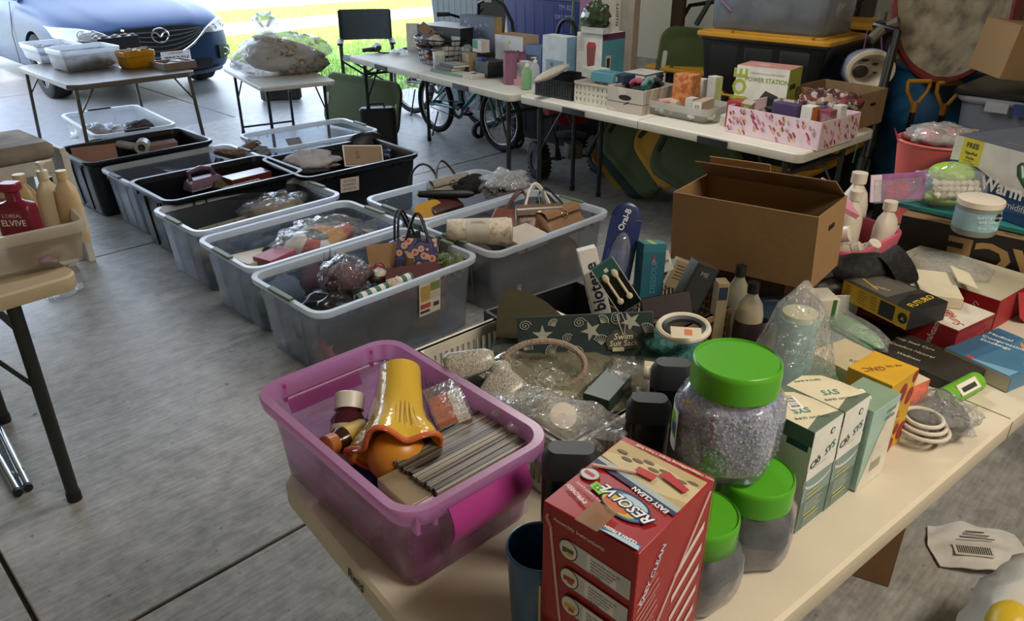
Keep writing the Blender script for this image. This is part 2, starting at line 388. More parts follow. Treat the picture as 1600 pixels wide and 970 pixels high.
# grass blades on the lawn strips
def blades(name, x0, x1, y0, y1, n, seed, label):
    r = random.Random(seed); g = G(); m = P('#86b046', .8, var=.15, scale=3)
    vs, fs = [], []
    for i in range(n):
        x = r.uniform(x0, x1); y = r.uniform(y0, y1); a = r.uniform(0, 6.28); h = r.uniform(.025, .055); w = .006; k = len(vs)
        lx, ly = r.uniform(-.02, .02), r.uniform(-.02, .02)
        vs += [(x-w*cos(a), y-w*sin(a), -.02), (x+w*cos(a), y+w*sin(a), -.02), (x+lx, y+ly, h)]; fs.append((k, k+1, k+2))
    g.add(vs, fs, m); o = link(name, g); o['kind'] = 'stuff'; o['label'] = label; o['category'] = 'grass'; return o
blades('lawn_grass', 5.22, 11, 7.2, 13.25, 16000, 4, 'sunlit green grass beside the driveway')
blades('verge_grass', 4, 15, 15.05, 17.5, 12000, 5, 'sunlit grass strip between sidewalk and road')
# walls: painted board above, bare block below
BOARD = P('#cdbfa2', .85, var=.05, scale=1.5, bump=.05, bscale=25)
CONC = PATTERN('noise', ('#8f8470', '#a99c84', '#b8ab92'), 7, .95, bump=.9)
g = slab(GX1, GX1+.18, GY0, GY1, BOARD, .55, GH); g.add(*[slab(GX1-.04, GX1+.18, GY0, GY1, CONC, 0, .55).__dict__[k] for k in ('v', 'f')], CONC)
struct('wall_right', g)
struct('wall_left', slab(GX0-.18, GX0, GY0, GY1, BOARD, 0, GH)); struct('wall_rear', slab(GX0-.18, GX1+.18, GY0-.18, GY0, BOARD, 0, GH))
DX0, DX1, DH = -.2, 5.9, 2.3
g = G()
for a in ((GX0-.18, DX0, 0, GH), (DX1, GX1+.18, 0, GH), (DX0, DX1, DH, GH)):
    g.add(*[slab(a[0], a[1], GY1-.1, GY1+.12, BOARD, a[2], a[3]).__dict__[k] for k in ('v', 'f')], BOARD)
struct('wall_front', g)
struct('ceiling', slab(GX0-.2, GX1+.2, GY0-.2, GY1+.14, P('#d8d2c6', .9), GH, GH+.12))
struct('roof', slab(-7, GX1+.9, GY0-.8, GY1+.65, P('#5b5550', .9), GH+.16, GH+.4))
# ---------- the car on the driveway: local y runs from the nose to the tail ----------
from mathutils.bvhtree import BVHTree
def ev_mesh(o):
    bpy.context.view_layer.update(); dg = bpy.context.evaluated_depsgraph_get(); return bpy.data.meshes.new_from_object(o.evaluated_get(dg))
def build_car():
    t = thing('car', 'dark grey-blue sedan parked on the driveway facing the garage', 'car', (0, 0, 0))
    paint = P('#2c4468', .38, .3, var=0, spec=.25); dark = P('#0c0d10', .45, var=0); chrome = P('#d5d8dc', .12, 1, var=0)
    secs = [  # y, half width, low z, shoulder z, hood z
        (-.02, .50, .30, .67, .72), (.02, .66, .25, .705, .765), (.10, .79, .22, .745, .80), (.26, .865, .20, .79, .845), (.5, .905, .19, .835, .89),
        (.85, .915, .19, .885, .94), (1.3, .92, .19, .91, .98), (1.75, .92, .19, .93, 1.0), (2.6, .92, .19, .93, .95), (3.5, .92, .19, .95, .97), (4.2, .90, .2, .97, 1.0), (4.65, .84, .25, .92, .98), (4.82, .70, .35, .78, .86)]
    L = []
    for y, w_, zl, zs, zh in secs:
        h = [(0, zl), (w_*.8, zl), (w_*.97, zl+.06), (w_, zl+(zs-zl)*.45), (w_*.985, zl+(zs-zl)*.75), (w_*.93, zs), (w_*.80, zs+(zh-zs)*.55), (w_*.62, zh-.012), (w_*.56, zh+.006), (w_*.3, zh+.004), (0, zh+.008)]
        L.append([(x, y, z) for x, z in h]+[(-x, y, z) for x, z in reversed(h[1:-1])])
    g = G().loft(L, paint); body = link('body', g, None, sub=2, ang=60)
    cut = []
    for sx in (-1, 1):
        for wy in (.98, 3.81):
            c = link('cut', G().cyl(.355, .4, dark, n=40, M=T(sx*.98-.2, wy, .33) @ RY(90)), None); c.hide_render = True; cut.append(c)
            b = body.modifiers.new('a', 'BOOLEAN'); b.operation = 'DIFFERENCE'; b.object = c; b.solver = 'EXACT'
    me = ev_mesh(body); bv = BVHTree.FromPolygons([v.co.copy() for v in me.vertices], [tuple(p.vertices) for p in me.polygons])
    body.modifiers.clear(); body.data = me; body.parent = t; smooth(me, 50)
    for c in cut: bpy.data.objects.remove(c)
    def sy(x, z, off=.008):
        h = bv.ray_cast(Vector((x, -2, z)), Vector((0, 1, 0)))
        return (h[0].y if h[0] else .05)-off
    def patch(name, fn, nu, nv, m, off=.01, thick=.02, par=t):
        def f(u, v):
            x, z = fn(u, v); return (x, sy(x, z, off), z)
        return link(name, G().grid(f, nu, nv, m, thick=-thick), par, ang=60)
    # grille: five-sided with a curved lower edge
    top = lambda x: .735-.025*(abs(x)/.46)**2
    def bot(x): a = abs(x)/.46; return .45+.20*a**2.2
    gr = patch('grille', lambda u, v: ((u-.5)*.92, bot((u-.5)*.92)*(1-v)+top((u-.5)*.92)*v), 28, 8, dark, .012)
    for k in range(1, 6):
        pts = []
        for i in range(25):
            x = (i/24-.5)*.9; z = bot(x)*(1-k/6)+top(x)*k/6; pts.append((x, sy(x, z, .03), z))
        link('slat', G().tube(pts, .007, P('#565a62', .35, .4, var=0), n=6), gr)
    pts = [(x, sy(x, z, .03), z) for x, z in [(-.62, .735), (-.54, .70)]+[(-.46+i*.92/22, bot(-.46+i*.92/22)-.008) for i in range(23)]+[(.54, .70), (.62, .735)]]
    link('chrome_trim', G().tube(pts, .013, chrome, n=8), t, label='bright chrome wing under the grille')
    # emblem: ring with spread wings
    cz = .655; ey = sy(0, cz, .045)
    g = G().tube([(.085*cos(a), ey, cz+.068*sin(a)) for a in [2*pi*i/28 for i in range(28)]], .009, chrome, closed=True)
    for s_ in (-1, 1): g.tube([(s_*.08, ey, cz+.022), (s_*.055, ey-.004, cz+.034), (s_*.03, ey-.006, cz+.022), (s_*.012, ey-.006, cz-.004), (0, ey-.006, cz-.016)], [.006, .01, .01, .009, .007], chrome)
    link('emblem', g, t, label='round chrome winged emblem')
    # licence plate
    py = sy(0, .42, .05)
    g = G().box(.31, .012, .155, '#e8e8ea', x=.12, y=py, z=.335); g.text('7E538V', .085, '#23304f', T(.12, py-.0075, .405) @ RX(90), bold=.01)
    g.text('CALIFORNIA', .026, '#b03038', T(.12, py-.0075, .472) @ RX(90)); link('licence_plate', g, t, bevel=.002)
    # lower intake, fog recesses, lip
    patch('lower_intake', lambda u, v: ((u-.5)*1.05, .27+.09*v+.03*abs(u-.5)), 20, 3, dark, .006)
    patch('bumper_lip', lambda u, v: ((u-.5)*1.3, .215+.03*v+.10*abs(u-.5)**1.5), 24, 2, P('#33435c', .35, .3, var=0), .03)
    for s_ in (-1, 1):
        f = patch('fog_recess', lambda u, v: (s_*(.62+.17*u), .36+.02*v+(.12-.05*u)*v+.03*u), 8, 5, dark, .01)
        x, z = s_*.70, .43; link('fog_lamp', G().tube([(x+.045*cos(a), sy(x, z, .03), z+.035*sin(a)) for a in [2*pi*i/16 for i in range(16)]], .008, chrome, closed=True), f)
        # headlamp
        def hl(u, v, s_=s_):
            x = .47+.40*u; lo = .645+.02*u-.012*sin(pi*u); hi = .675+.085*u+.035*sin(pi*u)
            return (s_*x, lo*(1-v)+hi*v)
        h = patch('headlamp', hl, 14, 6, P('#b9c0c6', .25, .6, var=0), .008, .02)
        for cx, r_ in ((.60, .036), (.71, .042)):
            z = .69+.14*(cx-.6); y = sy(s_*cx, z, .03)
            link('reflector', G().tube([(s_*cx+r_*cos(a), y, z+r_*.85*sin(a)) for a in [2*pi*i/18 for i in range(18)]], .006, chrome, closed=True).ball(r_*.6, .012, r_*.55, '#e9eef2', M=T(s_*cx, y, z)), h)
        patch('lens', hl, 14, 6, CLEAR('#eef3f6', .75, .3, .05, .4), .035, .004, h)
        link('mirror', G().ball(.10, .07, .065, paint, M=T(s_*1.02, 1.75, 1.0)), t)
        for k, (a, b) in enumerate(((1.62, 2.62), (2.64, 3.55))):
            [link('door_seam', G().tube([(s_*.925, e, .30), (s_*.928, e, .6), (s_*.87, e+.02, .93)], .004, dark, n=5), t) for e in (a, b)]
            link('door_handle', G().rbox(.03, .2, .03, paint, r=.01, x=s_*.925, y=b-.2, z=.78), t)
    # cabin
    g = G(); gl = P('#10151b', .06, 0, var=0, coat=1)
    rings = [(1.45, 4.35, .80, .95), (1.75, 4.1, .74, 1.1), (2.15, 3.75, .66, 1.3), (2.35, 3.55, .60, 1.385)]
    g.loft([[(x, y+(a+b)/2, z) for x, y in rrect(2*w_, b-a, .25, 5)] for a, b, w_, z in rings], gl, cap0=False); link('windows', g, t)
    g = G().loft([[(x, y+(a+b)/2, z) for x, y in rrect(2*w_, b-a, .25, 5)] for a, b, w_, z in ((2.3, 3.6, .62, 1.375), (2.4, 3.5, .56, 1.43))], paint); link('roof_panel', g, t)
    for s_ in (-1, 1): [link('pillar', G().tube([(s_*.8, e, .94), (s_*.63, f, 1.38)], .03, m_), t) for e, f, m_ in ((1.5, 2.3, paint), (2.9, 2.85, dark), (4.3, 3.6, paint))]
    # wheels
    w0 = None
    for sx in (-1, 1):
        for wy in (.98, 3.81):
            wh = link('wheel', G().lathe([(.22, -.10), (.30, -.105), (.322, -.09), (.328, -.05), (.328, .05), (.322, .09), (.30, .105), (.22, .10), (.22, -.10)], P('#17181a', .85, var=.1), n=44, caps=False, M=T(sx*.80, wy, .328) @ RY(90*sx)), t)
            rim = G().lathe([(.225, .06), (.228, .10), (.21, .098), (.20, .05), (.04, .03), (.0001, .035)], P('#3a3d42', .4, .8, var=0), n=30, M=T(sx*.80, wy, .328) @ RY(90*sx))
            for k in range(10):
                rim.box(.175, .022, .02, chrome, x=.115, z=.075, M=T(sx*.80, wy, .328) @ RY(90*sx) @ RZ(36*k) @ RZ(8 if k % 2 else -8))
            link('rim', rim, wh)
            link('brake_disc', G().cyl(.15, .02, P('#777', .4, .9), M=T(sx*.80, wy, .328) @ RY(90*sx)), wh)
    return t
car = build_car(); place(car, CAR_AT, CAR_YAW)
# ---------- left side: pump-bottle table, cushioned bench, rods, card table, small table ----------
def folding_table(name, label, group, loc, yaw, w, d, h, top='#d9d4c6', legc='#2c3133', th=.045, seam=True, grips=True, inset=(.16, .09), splay=0, legr=.0145, legs_w=None, cross=None):
    """moulded folding table; local x along its length"""
    t = thing(name, label, 'table', loc, yaw, group)
    tm = P(top, .55, var=.03, scale=6, bump=.04, bscale=150)
    g = G()
    if 1:
        L = [[(x, y, z) for x, y in rrect(w-2*i, d-2*i, .045 if not i else .04, 5)] for z, i in ((h-th, .004), (h-th+.006, 0), (h-.006, 0), (h, .006))]
        g.loft(L, tm)
    o_ = link('tabletop', g, t)
    if seam: link('fold_seam', G().box(.003, d-.01, .0006, '#6a655a', z=h).box(.003, .0008, th*.8, '#6a655a', y=-d/2-.0004, z=h-th*.9), o_)
    if grips:
        for cx in ((-w/4+.0, w/4)):
            for s_ in (-1, 1):
                link('hand_grip', G().rbox(.17, .012, .03, P('#1b1e20', .5), r=.004, x=cx, y=s_*(d/2+.001), z=h-th+.002), t)
    lm = P(legc, .4, .3, var=.02)
    for sx in (-1, 1):
        x = sx*(w/2-inset[0])
        for sy in (-1, 1):
            y = sy*(d/2-inset[1])
            lg = link('leg', G().tube([(x, y, h-th-.01), (x+sx*splay, y+sy*splay*.5, .012)], legr, lm, n=12), t)
            link('foot_cap', G().cyl(legr+.003, .03, P('#15171a', .6), n=12, x=x+sx*splay, y=y+sy*splay*.5), lg)
        link('cross_bar', G().tube([(x, -(d/2-inset[1]), h*.82 if cross is None else cross), (x, d/2-inset[1], h*.82 if cross is None else cross)], legr*.75, lm, n=8), t)
        for sy in (-1, 1): link('brace', G().tube([(x, sy*(d/2-inset[1]), h*.55), (x-sx*.17, sy*(d/2-inset[1]-.03), h-th)], .007, lm, n=6), t)
    return t
# table at the left edge, only its right end is in view
LT = at(113, 440, .74)
folding_table('folding_table', 'folding table with beige top holding the bin of pump bottles', None, (LT.x-.9, LT.y+.37, 0), 3, 1.83, .74, .74, top='#c9b696', seam=False, grips=False, inset=(.17, .05), legr=.019)
def storage_bin(name, label, cat, loc, yaw, w, d, h, mat, group=None, lip=.022, taper=.93, th=.004, rr=.06, handle='#5a6b45', ribs=True, rim=None):
    """open-topped tub: walls, outward rim, end grips; local x along its length"""
    t = thing(name, label, cat, loc, yaw, group)
    g = G(); wi, di = w-2*lip, d-2*lip; bw, bd = wi*taper+.0, di*taper
    def ring(a, b, z, r): return [(x, y, z) for x, y in rrect(a, b, r, 6)]
    L = [ring(bw-.02, bd-.02, 0, rr*.7), ring(bw, bd, .012, rr*.8), ring(bw+(wi-bw)*.5, bd+(di-bd)*.5, h*.5, rr), ring(wi-.004, di-.004, h-.04, rr), ring(wi+.012, di+.012, h-.034, rr+.004), ring(w-.006, d-.006, h-.022, rr+.01), ring(w, d, h-.004, rr+.012), ring(w-.004, d-.004, h, rr+.01), ring(wi, di, h-.001, rr), ring(wi-.01, di-.01, h-.03, rr), ring(bw+(wi-bw)*.5-2*th, bd+(di-bd)*.5-2*th, h*.5, rr), ring(bw-2*th, bd-2*th, .016, rr*.7)]
    k_ = 4
    g.loft([L[i] for i in range(0, k_+1)], mat, cap0=True, cap1=False)
    g.loft([L[i] for i in range(9, len(L))], mat, cap0=False, cap1=True)
    link('body', g, t, ang=50)
    rm = rim or mat
    link('rim', G().loft(L[k_:10], rm, cap0=False, cap1=False), t, ang=50)
    if ribs:
        for s_ in (-1, 1):
            for x in (-.32, -.24, .24, .32): link('rib', G().box(.006, .012, .04, mat, x=x*w, y=s_*(di/2+.008), z=h-.05), t)
            for y in (-.28, .28): link('rib', G().box(.012, .006, .04, mat, x=s_*(wi/2+.008), y=y*d, z=h-.05), t)
            for x in (-.16, .16): link('corner_rib', G().tube([(s_*(bw/2+.002), x*2*bd/2*1.1, .02), (s_*(wi/2+.001), x*2*di/2*1.1, h-.05)], .004, mat, n=5), t)
    if handle:
        for s_ in (-1, 1): link('handle', G().rbox(.026, d*.30, .014, handle, r=.008, x=s_*(w/2-.009), y=0, z=h-.006, e=.003), t, label='olive green grip')
    return t
WHITEBIN = CLEAR('#dfe2e6', .38, .5, .35, .15)
CLR = CLEAR('#dbe4f0', .94, .6, .25, .4)
RIM = CLEAR('#e6edf5', .35, .5, .3, .3)
CLR2 = CLEAR('#d5d8dc', .94, .6, .25, .4)
b0 = at(133, 338, .87)
storage_bin('storage_bin', 'small translucent white bin of shampoo and lotion bottles on the beige folding table', 'bin', (b0.x-.235, b0.y+.115, .74), -4, .48, .27, .13, CLEAR('#e9e2d6', .72, .5, .35, .15), rim=CLEAR('#efe9dd', .3, .5, .35, .2), lip=.012, rr=.03, handle=None, ribs=False)
def pump_bottle(name, label, cat, loc, yaw, h, r, col, cap=None, pump=True, sy=.62, group=None, tilt=(0, 0), lab=None, sh=.72):
    t = thing(name, label, cat, loc, yaw, group, tilt); cap = cap or col; m = col if not isinstance(col, str) else P(col, .35, var=.02)
    link('bottle', G().lathe([(r*.9, 0), (r, .006), (r*1.02, h*.3), (r*.98, h*sh*.8), (r*.8, h*sh*.95), (r*.42, h*sh*1.06), (r*.36, h*sh*1.12)], m, n=28, sy=sy), t, ang=50)
    cm = P(cap, .4, var=.02)
    g = G().cyl(r*.42, h*.10, cm, z=h*sh*1.10)
    if pump: g.cyl(r*.14, h*.08, cm, z=h*sh*1.10+h*.1).rbox(r*.55, r*.5, h*.035, cm, r=.004, z=h*sh*1.10+h*.17).tube([(0, 0, h*sh*1.1+h*.19), (-r*1.0, 0, h*sh*1.1+h*.185)], r*.13, cm)
    link('pump' if pump else 'cap', g, t, ang=50)
    if lab:
        c, txt, tc = lab; g = G().lathe([(r*1.03, h*.12), (r*1.045, h*.3), (r*1.01, h*.52)], P(c, .5, var=.02), n=28, sy=sy*1.01, caps=False)
        if txt: g.text(txt, r*.42, tc, T(0, -r*1.06*sy, h*.38) @ RX(90)).text(txt, r*.42, tc, T(-r*1.06, 0, h*.38) @ RZ(-90) @ RX(90))
        link('label', g, t)
    return t
Z = .755
def lb(px, py, z): return at(px, py, z)
p = at(30, 400, .80)
# dark red shampoo bottle, facing the camera
t = thing('shampoo_bottle', 'dark red flat shampoo bottle at the front of the translucent bin', 'bottle', (.476, 2.462, .757), -44); t.scale = (1.12, 1.12, 1.2)
link('bottle', G().loft([[(x, y, z) for x, y in rrect(w_, d_, .02, 5)] for w_, d_, z in ((.092, .048, 0), (.098, .052, .01), (.098, .052, .125), (.09, .046, .14), (.05, .036, .146), (.034, .034, .150), (.034, .034, .172))], P('#7c1230', .3, var=.02)), t, ang=50)
link('cap', G().rbox(.046, .04, .02, P('#8e1a3a', .3), r=.012, z=.172, e=.003), t)
g = G(); F_ = T(0, -.0268, 0) @ RX(90)
g.text("L'OREAL", .013, '#e8c8cc', F_ @ T(0, .118, 0)).text('ELVIVE', .021, '#f6eef0', F_ @ T(0, .100, 0), bold=.012).tube([(.012*cos(a)+.012, -.028, .052+.022*sin(a)) for a in [2*pi*i/20 for i in range(20)]], .0018, '#d8a86a', closed=True)
for k in range(4): g.text('TOTAL REPAIR' if k < 1 else 'damage erasing', .006, '#e0b8c0', F_ @ T(-.01, .034-.008*k, 0))
link('lettering', g, t)
def bt(name, label, px, py, zb, h, r, col, cap=None, pump=True, lab=None, yaw=-30, z=.757, **k):
    q = at(px, py, zb); return pump_bottle(name, label, 'bottle', (q.x, q.y, z), yaw, h, r, col, cap, pump, lab=lab, **k)
bt('lotion_bottle', 'cream lotion bottle with a flat cap behind the dark red shampoo bottle', 25, 262, .995, .245, .040, '#d8bf92', '#d8bf92', False, yaw=-45)
bt('lotion_bottle', 'cream pump bottle with a broad nozzle at the back of the translucent bin', 62, 256, 1.0, .25, .036, '#cfc0a0', '#d8cfb6', True, yaw=200)
bt('lotion_bottle', 'slim cream bottle with a printed label at the right end of the translucent bin', 92, 256, 1.0, .25, .036, '#ddc598', '#d8c090', False, lab=('#d9c296', None, ''), yaw=-45)
bt('spray_bottle', 'black-capped dark bottle between the cream lotion bottles', 72, 268, .97, .22, .027, '#2b2c33', '#1a1b1f', False)
bt('shampoo_bottle', 'pink-capped bottle at the left edge of the translucent bin', 2, 290, .95, .2, .034, '#b8707c', '#e8b6ae', False)
heap('cloth', 'small mauve packet lying in the translucent bin', 'packet', (.07, .05, .035), (at(85, 405, .77).x-.01, at(85, 405, .77).y+.02, .757), 20, P('#a58aa0', .6), seed=4)
# cushioned bench behind it
q = at(107, 215, .655); bx = 1.16; by0 = 3.62
t = thing('bench', 'white bench with a worn taupe upholstered cushion beside the black bin', 'bench', (bx-.645, 4.50, 0), 4)
link('frame', G().box(1.06, .40, .08, P('#c9c4b8', .5), z=.51), t, bevel=.006)
for sx in (-1, 1):
    for sy in (-1, 1): link('leg', G().loft([[(x+sx*.49, y+sy*.165, z) for x, y in rrect(w_, w_, .004, 2)] for w_, z in ((.045, 0), (.07, .51))], P('#c6c0b3', .5)), t, bevel=.003)
link('cushion', G().rbox(1.10, .44, .085, PATTERN('noise', ('#6e6256', '#8d8274', '#a89d8e'), 5, .95, bump=.5), r=.04, z=.585, e=.02, n=5), t, ang=70)
t = thing('side_panel', 'white narrow side board standing against the bench end', 'panel', (bx-.05, 4.48, 0), 4)
link('board', G().box(.03, .24, .62, P('#cfcbc0', .5)), t, bevel=.004); link('edge_strip', G().box(.034, .02, .6, P('#dcd8cc', .5), y=-.125), t, bevel=.003)
# chrome rods on the floor
for k, (a, b, lab) in enumerate((((26, 765), (-60, 610), 'chrome tube leg lying on the floor at the left edge, lower one'), ((42, 757), (-35, 600), 'chrome tube leg lying on the floor at the left edge, upper one'))):
    A = at(*a, .02); B = at(*b, .02)
    t = thing('metal_rod', lab, 'rod', (A.x, A.y, .016)); d = B-A
    link('tube', G().tube([(0, 0, 0), (d.x, d.y, 0)], .013, P('#c4ccd0', .15, 1, var=0), n=12), t); link('end_cap', G().tube([(0, 0, 0), (-d.x*.02, -d.y*.02, 0)], .014, '#141414', n=12), t)
    link('screw', G().ball(.006, .006, .006, '#c9c2a2', n=8, k=6, M=T(d.x*.12+.012, d.y*.12, .008)), t)
# small things on the floor
def floor_scrap(name, label, px, py, w_, d_, col, cat='scrap', yaw=0):
    q = at(px, py, 0); r = random.Random(px); pts = [(w_/2*cos(a)*r.uniform(.7, 1), d_/2*sin(a)*r.uniform(.7, 1)) for a in [2*pi*i/7 for i in range(7)]]
    return solo(name, G().prism(pts, .002, col), label, cat, (q.x, q.y, .0015), yaw)
floor_scrap('twig', 'tiny red scrap on the floor left of the black table leg', 55, 647, .02, .006, '#7a3038')
floor_scrap('coin', 'small round coin on the floor below the clear bins', 362, 548, .022, .022, '#b9bcbd', 'coin')
floor_scrap('paper_scrap', 'white paper scrap on the floor between card table and car', 268, 158, .10, .04, '#d8dadd')
q = at(521, 866, 0); solo('price_sticker', G().cyl(.011, .001, '#c8cf62', n=20).text('2', .014, '#333', T(0, 0, .0012) @ RZ(-30)), 'round yellow price sticker stuck on the floor by the table end', 'sticker', (q.x, q.y, .001), 0)
q = at(104, 458, 0); bag('plastic_packet', 'crumpled clear packet on the floor under the beige folding table', 'packet', (.16, .12, .035), (q.x, q.y, 0), 20, FILM(scale=40), None, 5)
# card table with toy bins
q = [at(25, 103, .7), at(108, 135, .7), at(306, 110, .7)]
cx, cy = (q[1].x+q[2].x)/2, (q[1].y+q[0].y)/2; W, D = q[2].x-q[1].x, q[0].y-q[1].y
t = thing('card_table', 'brown folding card table with bins of small toys in front of the car', 'table', (cx, cy, 0), 0)
tm = P('#6f6458', .35, var=.05)
oct_ = lambda w_, d_, c: [(w_/2-c, -d_/2), (w_/2, -d_/2+c), (w_/2, d_/2-c), (w_/2-c, d_/2), (-w_/2+c, d_/2), (-w_/2, d_/2-c), (-w_/2, -d_/2+c), (-w_/2+c, -d_/2)]
link('tabletop', G().loft([[(x, y, z) for x, y in oct_(W-i, D-i, .07)] for z, i in ((.665, .01), (.67, 0), (.695, 0), (.70, .008))], tm), t, bevel=.003)
for sx in (-1, 1):
    for sy in (-1, 1):
        lg = link('leg', G().tube([(sx*(W/2-.05), sy*(D/2-.05), .67), (sx*(W/2-.02), sy*(D/2-.02), .01)], .013, P('#6a645c', .35, .5), n=10), t)
        link('foot_cap', G().cyl(.016, .03, '#777168', x=sx*(W/2-.02), y=sy*(D/2-.02), n=10), lg)
        link('brace', G().tube([(sx*(W/2-.045), sy*(D/2-.05), .5), (sx*(W/2-.16), sy*(D/2-.05), .665)], .006, P('#6a645c', .35, .5), n=6), t)
CT = lambda px, py, z=.70: at(px, py, z)
rt = CT(95, 118); storage_bin('toy_bin', 'shallow clear bin of small parts at the back of the card table', 'bin', (CT(78, 88).x-.02, CT(78, 88).y-.18, .70), 90, .50, .34, .12, CLEAR('#dfe3e8', .78, .5, .3, .2), rim=RIM, lip=.01, rr=.03, handle=None, ribs=False)
storage_bin('toy_bin', 'clear bin full of grey rocks and shells at the front of the card table', 'bin', (CT(148, 108).x-.02, CT(148, 108).y+.10, .70), 4, .42, .34, .15, CLEAR('#e3e3e3', .82, .5, .3, .2), rim=RIM, lip=.01, rr=.03, handle=None, ribs=False)
storage_bin('toy_box', 'yellow plastic box of pencils on the card table', 'box', (CT(222, 107).x, CT(222, 107).y+.08, .70), 4, .235, .19, .12, CLEAR('#e0a400', .12, .4, .3, .2), lip=.008, rr=.02, handle=None, ribs=False)
def rocks(px0, py, n, cols, names, z, dx, dy, s_, seed, group):
    r = random.Random(seed)
    for i in range(n):
        c = r.choice(cols); x = r.uniform(-dx, dx); y = r.uniform(-dy, dy); zz = z+r.uniform(0, .05)
        b = CT(*px0); heap(names[0], names[1], names[0].replace('_', ' '), (s_*r.uniform(.7, 1.3), s_*r.uniform(.7, 1.2), s_*.8), (b.x+x, b.y+y, zz), r.uniform(0, 360), c, seed=i, n=10, k=6, group=group)
for i in range(16):
    r = random.Random(i+50); b = (CT(148, 108).x-.02, CT(148, 108).y+.10)
    heap('stone', 'grey or brown stone piled in the clear bin on the card table', 'stone', (.09, .08, .07), (b[0]-.13+.085*(i % 4), b[1]-.10+.065*(i//4), .715+.012*(i % 3)), r.uniform(0, 360), P(r.choice(('#6b6660', '#8c857b', '#b5b0a8', '#574d46', '#a4a6ad')), .8), seed=i, n=12, k=7, group='stones in the clear bin on the card table')
for i in range(9):
    r = random.Random(i+80); b = (CT(78, 88).x-.02, CT(78, 88).y-.18)
    heap('shell', 'pale shell or part heaped in the shallow bin on the card table', 'shell', (.10, .08, .05), (b[0]-.10+.1*(i % 3), b[1]-.14+.12*(i//3), .75+.01*(i % 2)), r.uniform(0, 360), P(r.choice(('#c9ccd0', '#aeb4bc', '#e2e3e2', '#8d8f94')), .7), seed=i+9, n=12, k=7, group='pale pieces in the shallow bin on the card table')
b = CT(222, 107)
for i, c in enumerate(('#c9a07a', '#b4474a', '#d8d4c8', '#c7a23a', '#7d8a96', '#b99a76')):
    solo('marker_pen', G().tube([(-.07, 0, 0), (.055, 0, 0)], .006, c, n=8).cyl(.0062, .02, '#e5e2da', n=8, M=T(.05, 0, 0) @ RY(90)), 'pen lying across the top of the yellow box', 'pen', (b.x-.03+.018*i, b.y+.03+.02*i, .822+.004*(i % 2)), 20+37*i, 'pens on the yellow box')
# shallow cardboard tray at the right end, black stapler-like rack behind
q = CT(265, 110)
t = thing('cardboard_tray', 'shallow grey cardboard tray of white slips at the right end of the card table', 'tray', (q.x+.075, q.y+.10, .70), 5)
g = G(); 
for a in ((.25, .01, .05, 0, -.1), (.25, .01, .05, 0, .1), (.01, .2, .05, -.12, 0), (.01, .2, .05, .12, 0)): g.box(a[0], a[1], a[2], '#8f7f6c', x=a[3], y=a[4])
g.box(.25, .2, .004, '#8f7f6c'); link('tray', g, t); 
for i in range(5): link('paper_slip', G().box(.09, .07, .003, P('#e8e8e6', .7), M=T(-.04+.02*i, .01*(-1)**i, .01+.009*i) @ RZ(25*i) @ RX(4)), t)
t = thing('pencil_box', 'open black pencil box with bright pieces behind the yellow box', 'box', (CT(165, 80).x+.06, CT(165, 80).y-.1, .70), 10)
link('box', G().box(.36, .12, .12, P('#2b2d31', .5)), t, bevel=.004)
for i in range(8): link('piece', G().ball(.02, .02, .012, ('#b7bcc4', '#222', '#d2c7b0', '#8c9096')[i % 4], n=8, k=5, M=T(-.15+.043*i, .02*(-1)**i, .125)), t)
t = solo('ruler', G().box(.30, .025, .004, P('#c9d2dc', .25)), 'clear ruler leaning over the black pencil box', 'ruler', (CT(170, 75).x+.1, CT(170, 75).y-.12, .84), 70, tilt=(8, 3))
# small table with the big bag
q = [at(340, 107, .56), at(400, 140, .56), at(532, 124, .56)]
cx = (q[0].x+q[2].x)/2; cy = (q[0].y+q[2].y)/2; d1 = q[0]-q[1]; yaw = math.degrees(atan2(d1.y, d1.x))
folding_table('folding_table', 'low white folding table under the big bagged quilt', None, (cx, cy, 0), yaw, d1.length, (q[2]-q[1]).length*.86, .56, top='#d6d4cc', seam=False, grips=False, th=.03, inset=(.10, .07), legr=.012, cross=.06)
t = thing('blanket_bag', 'large knotted clear bag holding a folded floral quilt on the low table', 'bag', (cx+.05, cy+.0, .561), yaw-90); t.scale = (.84, .84, .84)
quilt = PATTERN('noise', ('#8c8278', '#a99e92', '#6f5d5a', '#c0b6a8'), 14, .95, bump=.5)
link('quilt', G().ball(.40, .27, .16, quilt, n=26, k=12, amp=.12, freq=3, seed=2, flat=.13, M=T(.06, 0, .13) @ RY(10)), t, ang=180)
link('quilt_fold', G().ball(.36, .24, .06, PATTERN('noise', ('#a89a8a', '#bfb3a2', '#8a7a70'), 20, .95, bump=.5), n=24, k=8, amp=.1, freq=3, seed=5, M=T(.10, 0, .24) @ RY(18)), t, ang=180)
link('film', G().ball(.42, .28, .20, FILM(scale=10, clear=.4), n=40, k=22, amp=.20, freq=5, seed=8, flat=.15, ridge=True, M=T(0, 0, .155)), t, ang=180)
link('gathered_neck', G().lathe([(.24, .22), (.16, .30), (.09, .36), (.07, .40), (.13, .45), (.11, .52), (.04, .56)], FILM(scale=18, clear=.3), n=22, M=T(-.10, .02, 0)), t, ang=180)
for s_ in (-1, 1): link('tied_loop', G().tube([(-.10+s_*.02, .02, .43), (-.10+s_*.07, .03, .50), (-.10+s_*.06, .02, .56), (-.10+s_*.015, .01, .52)], [.02, .03, .025, .012], FILM(scale=20, clear=.3), flat=.5), t, ang=180)
